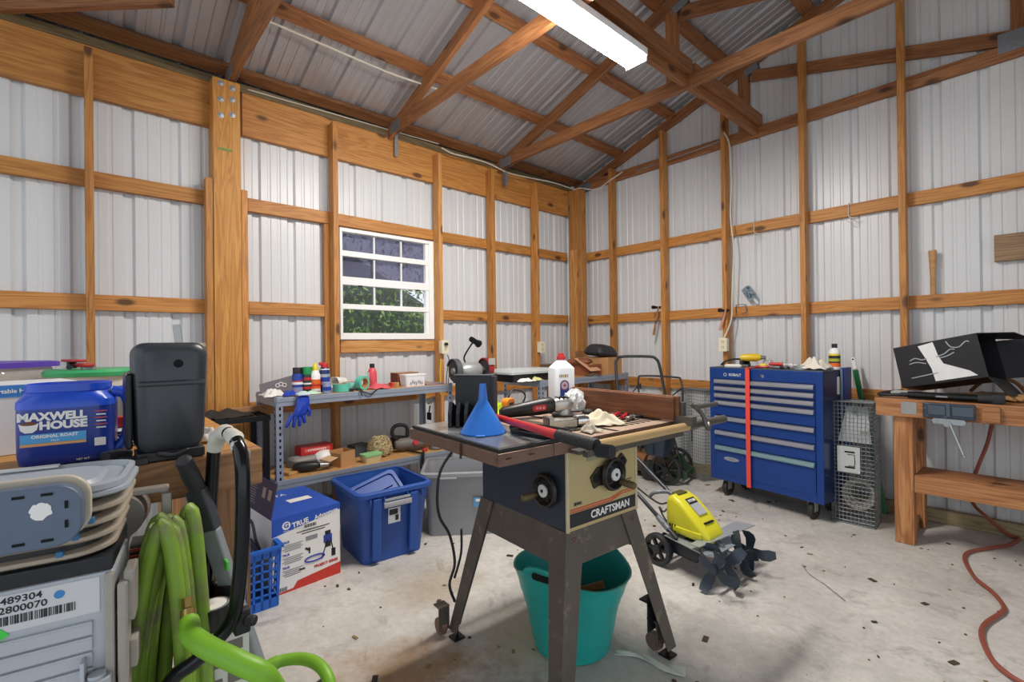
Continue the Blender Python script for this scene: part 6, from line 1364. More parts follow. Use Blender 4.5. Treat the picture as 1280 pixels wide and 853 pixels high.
# ================================================================== WORKBENCH AT RIGHT
bx0, by0, bz = 2.875, -.64, .858
wk = thing('workbench', 'heavy wooden workbench with front vise against the back wall at right', 'workbench', (bx0, by0, 0))
lumber('front_rail', (0, .019, bz-.052), (3.2, .019, bz-.052), .104, .038, BENCHW, parent=wk)
lumber('end_rail', (.019, .045, bz-.06), (.019, .54, bz-.06), .09, .038, BENCHW, up=(0, 0, 1), parent=wk)
for k in range(3): lumber('top_board', (-.01, .10+.165*k, bz-.018), (3.2, .10+.165*k, bz-.018), .036, .160, BENCHW, parent=wk)
for x in (.125, 2.6):
    lumber('leg', (x, .075, .001), (x, .075, bz-.04), .09, .09, BENCHW, up=(1, 0, 0), parent=wk); lumber('leg', (x, .44, .001), (x, .44, bz-.04), .09, .09, BENCHW, up=(1, 0, 0), parent=wk)
    lumber('foot_rail', (x, .12, .045), (x, .395, .045), .088, .036, BENCHW, parent=wk)
lumber('stretcher', (.172, .050, .365), (3.2, .050, .365), .10, .036, BENCHW, parent=wk)
lumber('low_shelf_board', (.172, .20, .398), (3.2, .20, .398), .032, .24, BENCHW, parent=wk)
# vise on the front
v0 = PY(1160, 510, by0); v1 = PY(1206, 512, by0)
vs = thing('front_vise', None, None); bpy.data.objects.remove(vs)
VM = plain('vise_iron', '#3c4450', .4, .5, .2, 18., dirt=('#7c828a', 12., .56))
vx = v0.x-bx0; vw = .215
b = B(); b.box((vx+vw/2-.02, -.014, bz-.050), (vw, .026, .084)); b.done('vise_jaw', VM, wk, bev=.004)
b = B(); b.box((vx+vw*.18-.0, -.029, bz-.048), (.075, .004, .05)); b.box((vx+vw*.68, -.029, bz-.048), (.085, .004, .05)); b.box((vx+vw/2-.02, -.030, bz-.045), (.018, .008, .07)); b.done('jaw_face', plain('vise_plate', '#56606b', .3, .7, .15), wk, bev=.002)
b = B(); b.box((vx+vw/2-.02, -.01, bz-.108), (.13, .02, .03)); b.cyl((vx+.03, -.03, bz-.105), (vx+.03, .02, bz-.105), .010, .010, 12); b.cyl((vx+.15, -.03, bz-.105), (vx+.15, .02, bz-.105), .010, .010, 12); b.cyl((vx+.085, -.05, bz-.118), (vx+.085, .02, bz-.118), .016, .016, 16); b.done('vise_screw', plain('screw_bright', '#a9adb0', .3, .8), wk)
b = B(); h0 = V((vx+.095, -.045, bz-.118)); h1 = h0+V((.055, -.01, -.165)); b.cyl(h0, h1, .006, .006, 10); b.lathe([(0, -.01), (.010, -.006), (.010, .006), (0, .01)], 12, M=Matrix.Translation(h1)); b.done('vise_handle', plain('screw_bright', ''), wk)
lumber('jaw_block', (vx+vw+.005, -.012, bz-.055), (vx+vw+.075, -.012, bz-.055), .085, .022, BENCHW, parent=wk)
b = B(); b.box((vx-.085, -.001, bz-.05), (.07, .002, .07)); b.done('metal_plate', plain('plate_worn', '#9b9a98', .4, .3, .2, 20.), wk)
BT = bz+.0008
def wbk(px, py, z=BT): return PZ(px, py, z)
# crushed black box
q = PY(1185, 470, -.36)
c0_ = PY(1140, 487, -.42)
xb = thing('black_box', 'battered black printed box tilted open on the workbench', 'box', (3.09, -.36, BT), .0)
# open tube carton, tilted: local x along its length, opening at the right end
Lx, Ly, Lz = .40, .30, .25
TM = Matrix.Translation((-.115, -.10, .050)) @ Matrix.Rotation(-.12, 4, 'X') @ Matrix.Rotation(-.20, 4, 'Z') @ Matrix.Rotation(-.20, 4, 'Y')
KBX = plain('box_black', '#1b1b20', .5, 0, .25, 7., spec=.3)
b = B(); t_ = .004
b.box((Lx/2, Ly/2, t_/2), (Lx, Ly, t_)); b.box((Lx/2, Ly/2, Lz), (Lx, Ly, t_)); b.box((Lx/2, t_/2, Lz/2), (Lx, t_, Lz)); b.box((Lx/2, Ly, Lz/2), (Lx, t_, Lz)); b.box((t_/2, Ly/2, Lz/2), (t_, Ly, Lz)); b.done('box_walls', KBX, xb, M=TM, bev=.001)
def flap(nm, c, axis, ang, d, off): 
    b = B(); b.box(off, d); b.done(nm, KBX, xb, M=TM @ Matrix.Translation(c) @ Matrix.Rotation(ang, 4, axis))
flap('flap', (Lx, Ly/2, Lz), 'Y', .22, (.15, Ly, t_), (.075, 0, 0)); flap('flap', (Lx, Ly, Lz/2), 'Z', .55, (.12, t_, Lz*.9), (.06, 0, 0)); flap('flap', (Lx, Ly/2, 0), 'Y', 1.1, (.12, Ly, t_), (.06, 0, 0))
FM = TM @ axes((0, -.001, 0), (1, 0, 0), (0, 0, 1), (0, -1, 0))
b = B(); b.prism([(.125, .235), (.20, .245), (.21, .16), (.225, .11), (.33, .05), (.36, .018), (.17, .014), (.165, .09), (.15, .15)], .0006, M=FM); b.done('white_print', plain('print_white', '#dcdcdc', .5, 0, .1, 20.), xb)
b = B()
for pts in ([(.07, .155), (.10, .165), (.13, .150), (.155, .155)], [(.065, .135), (.10, .140), (.145, .125)], [(.20, .155), (.24, .165), (.27, .185), (.29, .180)], [(.215, .145), (.25, .150), (.285, .165)], [(.26, .235), (.275, .20), (.31, .19), (.345, .215), (.36, .21)], [(.06, .05), (.12, .055), (.19, .062)]):
    b.tube([(x, z, .0008) for x, z in pts], .0032, 6, smooth=4, M=FM)
b.done('white_lines', plain('print_grey2', '#a9abb0', .5), xb)
# black cylinder tool (grease gun) with hose
q0 = wbk(1143, 495); q1 = wbk(1247, 498)
gg = thing('grease_gun', 'long black cylinder tool with hose lying along the workbench front', 'tool', (0, 0, 0))
q0.z = q1.z = BT+.024; q0.y = -.600; q1.y = -.585; q1.x -= .0; dd = (q1-q0).normalized()
b = B(); b.cyl(q0, q1-dd*.06, .020, .022, 20); b.done('barrel', BLKM, gg)
b = B(); b.cyl(q1-dd*.06, q1, .026, .026, 18); b.box((0, 0, 0), (.05, .05, .05), M=Matrix.Translation(q1+dd*.02), bev=.006); b.done('head', BLKR, gg)
b = B(); b.box((0, -.0215, 0), (.05, .001, .008), M=axes(q0.lerp(q1, .42), dd, V((0, 0, 1)).cross(dd), (0, 0, 1))); b.done('label', GREYM, gg)
b = B(); b.tube([q0-dd*.0, q0-dd*.05+V((0, 0, -.004)), q0-dd*.12+V((0, .02, -.010)), q0-dd*.15+V((0, .07, -.010)), q0-dd*.11+V((0, .12, .0)), q0-dd*.04+V((0, .13, .012))], .0095, 8, smooth=5); b.cyl(q0-dd*.035, q0+dd*.004, .012, .014, 12); b.done('hose', BLKR, gg)
q = wbk(1156, 486); q.y = -.50; o = thing('grip_handle', None, None); bpy.data.objects.remove(o)
b = hull(None, [(0, 0, -.07, .010, .012), (0, 0, -.05, .018, .02), (0, 0, .03, .019, .021), (0, 0, .075, .012, .012)], M=Matrix.Rotation(PI/2, 4, 'Y')); b.done('spray_grip', plain('grip_grey', '#9da09c', .5), None, 'grey rounded tool grip left of the black box on the workbench', 'tool grip', loc=(q.x, q.y, BT+.021), rot=(0, 0, -.1))
# leather gloves and wood
for k, (px, py, rz, lab) in enumerate(((1222, 488, .1, 'tan leather work glove under the open end of the black box'), (1248, 486, -.35, 'tan leather work glove at the right beside the black tool'))):
    q = wbk(px, py); q.y = max(-.52+.06*k, min(q.y, -.40)); g = thing('leather_glove', lab, 'glove', (q.x+.02, q.y, BT), rz, group='leather gloves on the workbench')
    LG = plain('leather', '#a8814e', .75, 0, .15, 14.)
    b = hull(None, [(-.13, 0, .012, .001, .001), (-.12, 0, .014, .012, .05)] if False else [(0, 0, -.12, .010, .046), (0, 0, -.06, .014, .044), (0, 0, 0, .018, .050), (0, 0, .045, .014, .046)], M=Matrix.Translation((0, 0, .019)) @ Matrix.Rotation(PI/2, 4, 'Y'))
    for j, (y, l) in enumerate(((-.034, .07), (-.011, .085), (.012, .08), (.034, .06))): b.tube([(.03, y, .018), (.045+l*.5, y*1.15, .022), (.045+l, y*1.2, .014)], .0115, 8, smooth=3, rads=[.012, .012, .011, .008])
    b.tube([(-.02, -.04, .018), (.01, -.068, .02), (.045, -.072, .014)], .012, 8, smooth=3); b.done('glove_body', LG, g)
lumber('wood_offcut', (3.30, -.31, BT+.019), (3.62, -.36, BT+.019), .036, .09, PLY, label='pale offcut board lying behind the gloves on the workbench', cat='wood piece')
b = B(); b.tube([(3.26, -.22, BT+.03), (3.34, -.2, BT+.11), (3.44, -.2, BT+.10), (3.5, -.26, BT+.03)], .010, 8, smooth=6); b.done('leather_strap', plain('strap_brown', '#7a5230', .6), None, 'brown strap looped behind the black box on the workbench', 'strap')
# rusty red hose: from the bench down to the floor and towards the door
HR = plain('hose_rust', '#8e4a3a', .5, 0, .15, 20.)
hp_ = [PY(1240, 530, -.12), PY(1234, 555, -.10), PY(1222, 585, -.085), PY(1212, 615, -.085), PY(1218, 632, -.10), PY(1235, 648, -.16), PZ(1262, 661, .02), PZ(1274, 671, .012), PZ(1262, 681, .011), PZ(1240, 685, .011), PZ(1212, 690, .011), PZ(1206, 700, .011), PZ(1219, 723, .011), PZ(1240, 740, .011), PZ(1254, 757, .011), PZ(1252, 766, .011), PZ(1232, 780, .011), PZ(1227, 795, .011), PZ(1238, 822, .011), PZ(1258, 842, .011), PZ(1285, 858, .011), PZ(1330, 880, .011)]
hp = [V((p.x, min(p.y, -.065), max(p.z, .0105))) for p in hp_]
b = B(); b.tube([V((hp[0].x+.03, -.115, .84))]+hp, .0095, 8, smooth=6); b.done('air_hose', HR, None, 'rusty red air hose running from under the workbench across the floor', 'hose')

# ================================================================== MOWERS BEHIND THE SAW
MB_ = plain('mower_black', '#2f3032', .45, .2, .2, 14.); MGR = plain('mower_green', '#2d4130', .45, .1, .15, 14.)
# push reel mower / edger with the nearer wheel
w0 = PZ(833, 606, 0); ma_ = thing('reel_mower', 'old green push mower with spoked black wheel behind the saw', 'push mower', (w0.x, w0.y, 0), CA+.35)
def spoked(b, c, ax, R, wd, n=7):
    M_ = axes(c, V(ax).cross(V((0, 0, 1))), (0, 0, 1), ax)
    b.lathe([(R-.022, -wd/2), (R-.004, -wd/2), (R, -wd/4), (R, wd/4), (R-.004, wd/2), (R-.022, wd/2), (R-.022, -wd/2)], 30, M=M_)
    for k in range(n): b.box((R*.5, 0, 0), (R*.9, .016, wd*.4), M=M_ @ Matrix.Rotation(2*PI*k/n, 4, 'Z'))
    b.lathe([(0, -wd*.6), (.024, -wd*.6), (.024, wd*.6), (0, wd*.6)], 16, M=M_)
R_ = .130
for k, off in enumerate((0, .30)):
    b = B(); spoked(b, (.0, off, R_+.001), (.85, -.52, 0) if False else (0, 1, 0), R_, .04); b.done('wheel', MB_, ma_)
b = B(); b.cyl((0, .02, R_), (0, .28, R_), .05, .05, 14); 
for k in range(5): b.tube([(.055*math.cos(2*PI*k/5+s*1.2), .03+.24*s, R_+.055*math.sin(2*PI*k/5+s*1.2)) for s in (0, .25, .5, .75, 1)], .006, 6)
b.done('reel', plain('reel_rust', '#6b4a33', .6, .3, .25), ma_)
b = B(); pd = [(-.02, .10), (.03, .085), (.13, .05), (.155, .06), (.15, .11), (.09, .14), (.05, .21), (.03, .22), (-.01, .17)]; b.prism(pd, .014, M=axes((.01, .055, 0), (1, 0, 0), (0, 0, 1), (0, -1, 0))); b.prism(pd, .014, M=axes((.01, .265, 0), (1, 0, 0), (0, 0, 1), (0, -1, 0))); b.box((.13, .16, .085), (.03, .22, .03), bev=.006); b.box((.03, .16, .205), (.03, .22, .03), bev=.006); b.done('deck', MGR, ma_, bev=.003)
b = B(); b.box((-.03, .06, .275), (.07, .05, .055), bev=.008); b.done('orange_cap', plain('cap_orange', '#d4552f', .45), ma_)
inv = (Matrix.Translation(ma_.location) @ Matrix.Rotation(CA+.35, 4, 'Z')).inverted()
def mv(px, py, d): return inv @ PD(px, py, d)
b = B(); b.tube([mv(852, 585, 4.1), mv(846, 560, 4.13), mv(842, 540, 4.16), mv(852, 528, 4.3), mv(853, 490, 4.35), mv(851, 476, 4.38), mv(845, 472, 4.39), mv(805, 470, 4.45), mv(798, 474, 4.46), mv(799, 500, 4.44), mv(800, 560, 4.3)], .0085, 8, smooth=5); b.done('handle_bar', MB_, ma_)
b = B(); b.tube([mv(852, 486, 4.35), mv(836, 498, 4.28), mv(818, 516, 4.22)], .006, 6); b.tube([mv(799, 481, 4.46), mv(788, 494, 4.42), mv(770, 512, 4.35)], .005, 6); b.cyl(mv(799, 480, 4.46), mv(799, 486, 4.46), .018, .018, 10); b.done('handle_brace', MB_, ma_)
# second mower with the tall handle and dark catcher
m2p = PZ(806, 590, 0); mb2 = thing('lawn_mower', 'lawn mower with tall black handle and dark catcher behind the saw fence', 'lawn mower', (m2p.x+.0, m2p.y-.0, 0), CA+.35)
inv2 = (Matrix.Translation(mb2.location) @ Matrix.Rotation(CA+.35, 4, 'Z')).inverted()
def mw(px, py, d): return inv2 @ PD(px, py, d)
b = B(); b.tube([mw(778, 560, 4.05), mw(773, 500, 4.2), mw(770, 460, 4.3), mw(771, 450, 4.32), mw(778, 446, 4.33), mw(812, 446, 4.28), mw(820, 449, 4.26), mw(824, 456, 4.25), mw(829, 480, 4.22), mw(836, 520, 4.15), mw(842, 560, 4.05)], .0125, 10, smooth=6); b.done('handle_bar', plain('handle_dark', '#2b2e30', .35, .2), mb2)
b = B(); b.loft([rr3(.36, .40, .08, .06, 5), rr3(.40, .44, .10, .12, 5), rr3(.34, .38, .10, .20, 5), rr3(.26, .26, .08, .24, 5)]); b.done('mower_deck', plain('deck_rusty', '#5a4838', .6, .2, .3, 10.), mb2)
b = B(); b.loft([rr3(.20, .18, .03, .24, 5), rr3(.24, .22, .04, .30, 5), rr3(.22, .2, .05, .40, 5)]); b.done('engine_cover', MB_, mb2)
b = B(); b.cyl((-.06, -.17, .18), (.10, -.20, .16), .055, .055, 16); b.done('muffler', plain('muffler_rust', '#8b5c38', .7, .3, .3, 12.), mb2)
for sx in (-.15, .15):
    for sy in (-.2, .2):
        b = B(); b.lathe([(0, -.02), (.05, -.02), (.085, -.018), (.09, 0), (.085, .018), (.05, .02), (0, .02)], 22, M=Matrix.Translation((sx, sy*1.22, .091)) @ Matrix.Rotation(PI/2, 4, 'X')); b.done('wheel', MB_, mb2)
cq = PD(822, 556, 3.95); b = B(); b.loft([rr3(.16, .13, .03, 0), rr3(.20, .16, .03, .09), rr3(.22, .17, .03, .16)]); b.box((0.0, -.084, .08), (.02, .01, .14)); b.done('catcher', plain('catcher_navy', '#22303f', .4, 0, .1), mb2, M=inv2 @ Matrix.Translation((cq.x, cq.y, cq.z-.08)))
# ================================================================== YELLOW TILLER
tw1, tw2 = PZ(823, 706, 0), PZ(862, 688, 0)
axd = (tw2-tw1); axd.z = 0; axd.normalize(); fw = V((axd.y, -axd.x, 0))     # fw: from the wheels towards the tines
tl = thing('garden_tiller', 'yellow garden tiller with dark tines and black handle tubes', 'tiller', tw1, math.atan2(fw.y, fw.x))
TLM = Matrix.Translation(tw1) @ Matrix.Rotation(math.atan2(fw.y, fw.x), 4, 'Z'); TLI = TLM.inverted()
def tv(px, py, d): return TLI @ PD(px, py, d)
Wd = .24
for y in (0, Wd):
    b = B(); spoked(b, (0, y, .0855), (0, 1, 0), .085, .04, 6); b.done('wheel', plain('tiller_wheel', '#26282b', .5, 0, .15), tl)
b = B(); b.cyl((0, .0, .085), (0, Wd, .085), .009, .009, 10); b.box((.10, .04, .125), (.22, .012, .085), M=Matrix.Rotation(.06, 4, 'Y'), bev=.01); b.box((.13, Wd/2, .145), (.20, Wd*.7, .05), bev=.012); b.box((.10, Wd-.04, .125), (.22, .012, .085), bev=.01); b.done('frame', plain('tiller_dark', '#2c3038', .45, .1, .1), tl)
YL = plain('tiller_yellow', '#d6cf2a', .38, 0, .04, 6.)
# shell: lofted body, tall at the wheels, sloping to the tines
def shell(x, w, z0, z1, r=.03): return [(x+.10*(0 if z < (z0+z1)/2 else -1)*.0, Wd/2+y, z) for y, z in rrect(w, z1-z0, min(r, (z1-z0)/2.2), 4, 0, (z0+z1)/2)]
b = B(); b.loft([shell(.015, .12, .20, .345), shell(.03, .15, .185, .37), shell(.06, .165, .18, .385), shell(.11, .175, .18, .365), shell(.19, .18, .178, .300), shell(.25, .16, .178, .242), shell(.27, .13, .18, .215)]); o = b.done('motor_cover', YL, tl)
b = B(); b.box((.155, Wd/2-.088, .215), (.17, .012, .03), M=None); b.done('cover_flare', YL, tl, bev=.008)
b = B(); b.box((.0, 0, 0), (.05, .085, .03), M=Matrix.Translation((.055, Wd/2, .372))); b.done('carry_grip_hole', plain('grip_olive', '#4c4a12', .7), o, bev=.008)
NM = axes((.155, Wd/2, .334), (0, 1, 0), (-.80, 0, .60), (.60, 0, .80))
b = B(); b.box((0, 0, 0), (.075, .105, .004), M=NM); pl_ = b.done('badge_panel', plain('badge_grey', '#a7abb0', .4), tl); b = B(); b.box((0, .034, .0025), (.073, .036, .002), M=NM); b.done('badge_top', BLK, pl_)
text('lettering', 'RYOBI', .021, NM @ Matrix.Translation((0, .034, .004)), WHITE, tl, bold=.0005)
b = B()
for k in range(3): b.box((.055+.016*k, Wd/2-.0905, .215+.0), (.006, .006, .04), M=None)
b.box((.228, Wd/2, .268), (.012, .08, .006), M=Matrix.Translation((0, 0, 0))); b.done('vent_slot', SLOT, tl)
b = B(); b.prism([(-.02, -.02), (.24, -.06), (.27, .0), (.27, .22), (.14, .28), (-.0, .25)], .004, M=Matrix.Translation((.06, .02, .168)) @ Matrix.Rotation(.03, 4, 'Y')); b.prism([(.22, .02), (.27, .02), (.33, .46), (.23, .44)], .004, M=Matrix.Translation((.0, -.06, .19)) @ Matrix.Rotation(.05, 4, 'X')); b.done('shield_plate', plain('shield_grey', '#aeb6bd', .35, .5, .08), tl)
b = B(); b.box((0, 0, 0), (.16, .035, .03), M=Matrix.Translation((.300, Wd/2, .155)) @ Matrix.Rotation(.62, 4, 'Y'), bev=.006); b.cyl((.355, Wd/2-.03, .118), (.355, Wd/2+.03, .118), .032, .032, 18); b.done('gear_case', plain('gear_steel', '#6d7278', .4, .5, .15), tl)
TN = plain('tine_steel', '#3d4652', .4, .5, .15, 14.)
b = B(); b.cyl((.355, -.06, .118), (.355, Wd+.06, .118), .009, .009, 10); b.done('tine_shaft', STEEL, tl)
for k, y in enumerate((-.05, .045, Wd-.045, Wd+.05)):
    b = B(); M_ = Matrix.Translation((.355, y, .118)) @ Matrix.Rotation(.4*k+.25, 4, 'Y')
    for q in range(4):
        Mq = M_ @ Matrix.Rotation(q*PI/2, 4, 'Y'); c = .032*(1 if (q+k) % 2 else -1)
        lo = []
        for (rr, yy, ww) in ((.012, 0, .018), (.062, 0, .026), (.090, c*.5, .028), (.112, c*1.2, .018)):
            lo.append([(ww*sgn+(.012 if rr > .06 else 0), yy+tt, rr) for sgn, tt in ((-1, -.002), (1, -.002), (1, .002), (-1, .002))])
        b.loft(lo, M=Mq, sm=False)
    b.cyl((.355, y-.012, .118), (.355, y+.012, .118), .02, .02, 14); b.done('tine', TN, tl)
for k, pts in enumerate(([tv(866, 645, 2.66), tv(855, 636, 2.68), tv(838, 617, 2.78), tv(812, 590, 2.92), tv(794, 571, 3.02), tv(776, 556, 3.12), tv(740, 540, 3.25)], [tv(846, 674, 2.52), tv(830, 655, 2.60), tv(810, 632, 2.74), tv(790, 610, 2.86), tv(765, 584, 3.0), tv(730, 555, 3.18)])):
    b = B(); b.tube(pts, .0115, 10, smooth=4); b.done('handle_tube', plain('tube_grey', '#2e333a', .35, .3), tl)
    b = B(); n_ = len(pts); b.tube([pts[1].lerp(pts[0], .4), pts[1].lerp(pts[2], .35)], .0165, 10); b.done('tube_joint', plain('joint_grey', '#6b7078', .45), tl)
b = B(); b.tube([tv(812, 622, 2.78), tv(818, 616, 2.76), tv(838, 616, 2.74), tv(845, 630, 2.68), tv(852, 655, 2.62)], .011, 8, smooth=4); b.done('cross_tube', plain('joint_grey', ''), tl)
b = B(); b.tube([tv(792, 606, 2.9), tv(812, 622, 2.8), tv(826, 630, 2.72), tv(838, 628, 2.68), tv(830, 640, 2.66), tv(824, 634, 2.7), tv(832, 650, 2.64), tv(842, 656, 2.6), tv(850, 645, 2.62), tv(848, 630, 2.66), tv(842, 640, 2.63)], .005, 6, smooth=6); b.done('power_cord', BLKR, tl)

# ================================================================== OUTLETS, CABLES, THINGS HUNG ON THE WALLS
def outlet(label, loc, rz, plugs=0, w=.07, h=.115, d=.045):
    o = thing('wall_outlet', label, 'electrical outlet', loc, rz, group='electrical outlets')
    b = B(); b.box((0, d/2, 0), (w*.94, d, h*.94)); b.done('box', CREAM, o, bev=.003)
    b = B(); b.box((0, -.002, 0), (w, .005, h)); pl_ = b.done('cover_plate', CREAM, o, bev=.002)
    b = B()
    for z in (.024, -.024): b.prism(rrect(.032, .030, .010, 4, 0, z), .0015, M=axes((0, -.0043, 0), (1, 0, 0), (0, 0, 1), (0, -1, 0)))
    b.done('receptacle', plain('recept', '#d9d0b0', .4), pl_)
    b = B()
    for z in (.024, -.024):
        for x in (-.007, .007): b.box((x, -.0062, z+.003), (.0025, .001, .010))
    b.done('slots', SLOT, pl_)
    for k in range(plugs):
        b = B(); b.box((0, -.018, .024-.048*k), (.026, .028, .026), bev=.005); b.done('plug', BLKR if plugs == 1 else plain('plug_red', '#b8402f', .5), o)
    return o
p = PX(257, 440, .02); outlet('cream outlet beside the bolted post, behind the black case', (.045, p.y, p.z), PI/2)
p = PX(546, 434, .10); outlet('outlet on the window stud with a black plug', (.1375, YS[2]-.02, p.z), PI/2, 1)
p = PX(681, 434, .05); outlet('outlet on the stud before the corner post', (.138, YS[4]-.019, p.z), PI/2)
p = PY(913, 431, -.10); outlet('outlet on the stud above the tool chest', (XS[2]+.022, -.1375, p.z), 0)
p = PY(1276, 431, -.02); outlet('outlet with red plugs at the right edge above the workbench', (p.x+.0, -.045, p.z), 0, 2, w=.11)
b = B(); pz = PX(546, 440, .1).z; b.tube([(.165, YS[2]-.015, pz-.03), (.155, YS[2]+.005, pz-.08), (.105, YS[2]+.012, pz-.22), (.11, YS[2]+.014, pz-.36), (.12, YS[2]+.03, .96)], .004, 6, smooth=5); b.done('power_cord', BLKR, None, 'black cord hanging from the outlet on the window stud', 'cord')
b = B(); b.tube([(.11, YS[2]-.045, pz-.06), (.10, YS[2]-.05, pz-.16), (.10, YS[2]-.048, pz-.26), (.12, YS[2]-.06, pz-.36)], .004, 6, smooth=5); b.done('yellow_cord', YELLOW, None, 'thin yellow cord hanging below the outlet on the window stud', 'cord')
CBW = plain('cable_white', '#d5d0c2', .5, 0, .05)
def cable(pts, r, label, m=CBW, k=6): b = B(); b.tube(pts, r, 6, smooth=k); return b.done('electric_cable', m, None, label, 'cable', 'electric cables')
# along the left beam
cable([PX(552, 185, .10)]+[PX(x, y, .095) for x, y in ((566, 192), (590, 198), (612, 205), (635, 216), (660, 222), (690, 228), (715, 236))]+[V((.10, -.15, 2.90)), V((.16, -.12, 2.91)), PY(745, 237, -.1), PY(762, 226, -.1), PY(778, 215, -.1)], .006, 'white electric cable sagging along the header beam into the corner')
cable([PX(x, y, .004) for x, y in ((310, 112), (380, 132), (450, 152), (520, 172), (548, 180))], .004, 'thin white cable running along the top of the header beam')
# conduit along the first purlin
zc = 2.882+SL*.50+.094-.006
cable([V((.515, -3.44, zc)), V((.515, -3.0, zc-.012)), V((.515, -2.6, zc-.02)), V((.52, -2.25, zc-.004)), V((.525, -2.1, zc))], .007, 'white cable strung under the lowest purlin near the window')
cable([V((1.05, -4.3, 3.30)), V((1.06, -3.9, 3.29)), V((1.08, -3.52, 3.285))], .008, 'white cable end on the roof above the bolted post')
# down the stud to the chest outlet
xs2 = XS[2]+.040
cable([V((xs2-.0, -.10, 3.0))]+[PY(x, y, -.10) for x, y in ((911, 178), (913, 200), (914, 230), (913, 270), (917, 310), (916, 345), (915, 375), (914, 400))]+[V((XS[2]+.022, -.12, PY(913, 424, -.12).z))], .006, 'white electric cable running down the stud to the tool chest outlet')
cable([PY(795, 214, -.0), PY(850, 195, -.04), PY(900, 176, -.07), V((xs2-.01, -.10, 2.99))], .005, 'thin grey cable along the gable truss chord', GREYM)
def hook_loop(px, py, label, L=.055):
    p = PY(px, py, -.006); b = B(); b.tube([p+V((0, .02, .095)), p+V((0, -.004, .092)), p+V((0, -.005, .03)), p+V((0, -.005, 0)), p+V((.02, -.015, -.02)), p+V((.035, -.02, -.035)), p+V((.01, -.02, -.05)), p+V((-.01, -.02, -.035)), p+V((.02, -.02, -.02)), p+V((.06, -.02, -.03))], .0028, 6, smooth=4); b.done('wire_hook', CBW, None, label, 'wire hook', 'wire hooks on the upper girt')
hook_loop(943, 290, 'bent white wire hook on the upper girt above the wire brush'); hook_loop(1061, 270, 'bent white wire hook on the upper girt above the black box')
def hammer(px0, py0, px1, py1, y, label, mh, headw=.10):
    a, c = PY(px0, py0, y), PY(px1, py1, y); o = thing('hammer', label, 'hammer', a); d = (c-a)
    b = B(); b.tube([V((0, 0, .02)), d*.3, d*.7, d], .011, 10, rads=[.008, .009, .0115, .013]); b.done('handle', mh, o)
    b = B(); b.cyl((-.02, -.045, .012), (-.01, .045, .012), .013, .012, 12); b.cyl((-.025, -.062, .012), (-.02, -.04, .012), .017, .017, 14); b.box((-.004, .055, .016), (.012, .05, .02), bev=.003); b.done('head', BLKM, o); return o
hammer(823, 386, 817, 419, -.065, 'hammer with wooden handle hanging at the stud behind the mower', OLDW)
hammer(907, 390, 900, 413, -.125, 'hammer with pinkish handle hanging left of the chest outlet', plain('handle_pink', '#c98d78', .5))
# wire brush on the girt, loop of wire
p = PY(946, 378, -.01); wbsh = thing('wire_brush', 'grey paddle-shaped brush standing on the lower girt above the tool chest', 'brush', p, rot=(0, -.62, 0))
b = B(); b.loft([[(x, y, z) for x, z in rrect(.075, .125, .02, 4, 0, .10)] for y in (-.012, .004)], sm=False); b.done('brush_head', plain('brush_slate', '#7e909c', .7, 0, .3, 60.), wbsh)
b = B(); rd = random.Random(4)
for k in range(40): b.box((rd.uniform(-.03, .03), -.016, rd.uniform(.05, .15)), (.008, .006, .003), M=None)
b.done('bristle_rows', GREYD, wbsh); b = B(); b.box((0, -.004, .015), (.022, .012, .07)); b.done('handle', plain('handle_pale', '#b9c4c9', .5), wbsh, bev=.004)
b = B(); p = PY(928, 386, -.012); b.tube([p+V((-.05, 0, -.035)), p+V((-.05, -.005, .03)), p+V((-.01, -.006, .035)), p+V((.03, -.008, .03)), p+V((.035, -.01, .0)), p+V((.035, -.01, -.035)), p+V((.0, -.01, -.045))], .0028, 6, smooth=4); b.tube([p+V((-.05, -.002, .025)), p+V((.0, -.01, .015)), p+V((.04, -.01, .035))], .0022, 6, smooth=4); b.done('wire_loop', GREYD, None, 'bent grey wire loop on the lower girt left of the brush', 'wire')
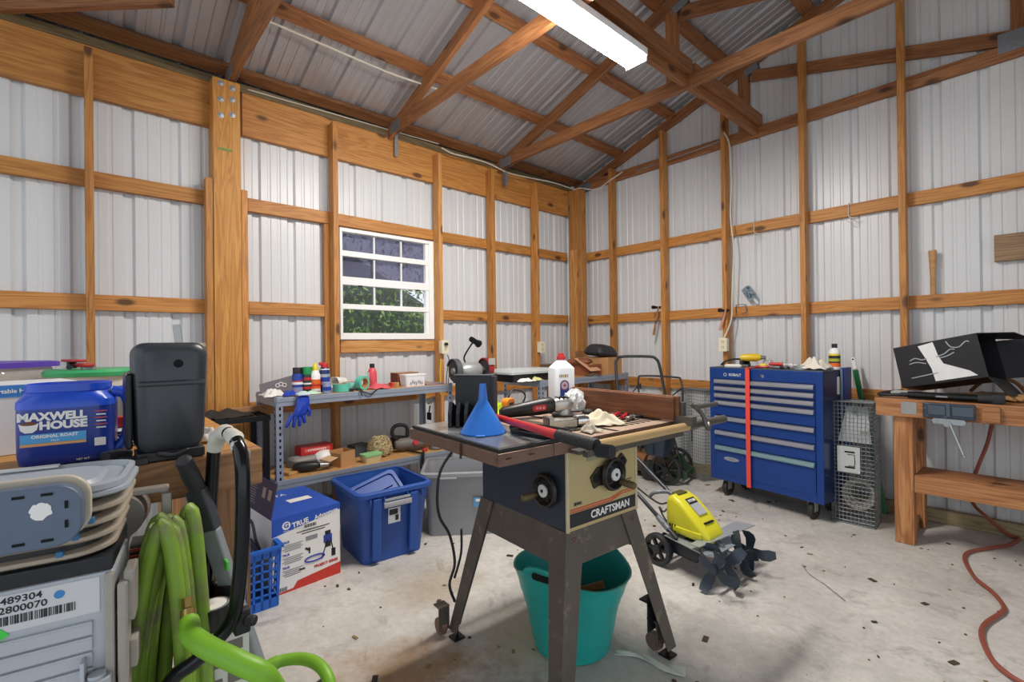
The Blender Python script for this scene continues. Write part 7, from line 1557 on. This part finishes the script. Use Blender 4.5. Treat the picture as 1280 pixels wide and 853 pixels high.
# mallet handle standing on the girt, board above
p0, p1 = PY(1166.5, 370, .012), PY(1166, 313, .012); o = thing('mallet_handle', 'bare tapered wooden handle standing on the lower girt at right', 'wooden handle', p0)
o.location.z = 1.5055; hh = p1.z-1.5055
b = B(); b.loft([[(w*math.cos(2*PI*k/16), w*.7*math.sin(2*PI*k/16), z) for k in range(16)] for w, z in ((.015, 0), (.015, hh*.4), (.018, hh*.7), (.022, hh*.96), (.020, hh))]); b.done('shaft', PLY, o)
a, c = PY(1243, 311, .02), PY(1330, 303, .02)
lumber('scrap_board', (a.x, .016, 1.765), (a.x+.9, .016, 1.765), .165, .03, wood('grey_board', '#a98a68', '#8f7252', '#6b5440', knots=False), label='weathered short board fixed to the back wall at the right edge', cat='board')
# a black bracket low on the window stud, tacks
b = B(); p = PX(534, 520, .1); b.box((p.x+.03, p.y, p.z), (.05, .012, .06), M=None); b.tube([(p.x+.03, p.y, p.z+.03), (p.x+.06, p.y-.01, p.z+.09)], .006, 6); b.done('tool_hook', BLKM, None, 'small black hook low on the window stud behind the shelf', 'hook')
# metal straps under the truss heels
for t_, y_, lab in ((tA, -2.31, 'a'), (tB, -1.14, 'b')):
    b = B(); b.box((.025, .045, 2.85), (.0015, .03, .19)); b.done('tie_strap', ZINC, t_)
# floor litter
b = B(); rd = random.Random(21)
for k in range(420):
    x, y = rd.uniform(.8, 5.5), rd.uniform(-4.6, -.2)
    s = rd.choice((.004, .006, .008, .012, .02)); b.box((0, 0, 0), (s*rd.uniform(.8, 2.5), s, .003), M=Matrix.Translation((x, y, .003)) @ Matrix.Rotation(rd.uniform(0, 6), 4, 'Z'), mi=rd.choice((0, 0, 1, 2)))
b.done('floor_litter', [plain('litter_brown', '#4a3a2c', .9), plain('litter_tan', '#8a7250', .9), plain('litter_black', '#2a2826', .9)], None, 'scattered wood chips, leaf bits and grit on the concrete floor', 'litter', kind='stuff')
# ================================================================== LIGHT
wd = bpy.data.worlds.new('sky'); scn.world = wd; wd.use_nodes = True
nt = wd.node_tree; bg = nt.nodes['Background']
bg.inputs[0].default_value = (.86, .93, 1.0, 1); bg.inputs[1].default_value = SKY
scn.view_settings.exposure = EXPO
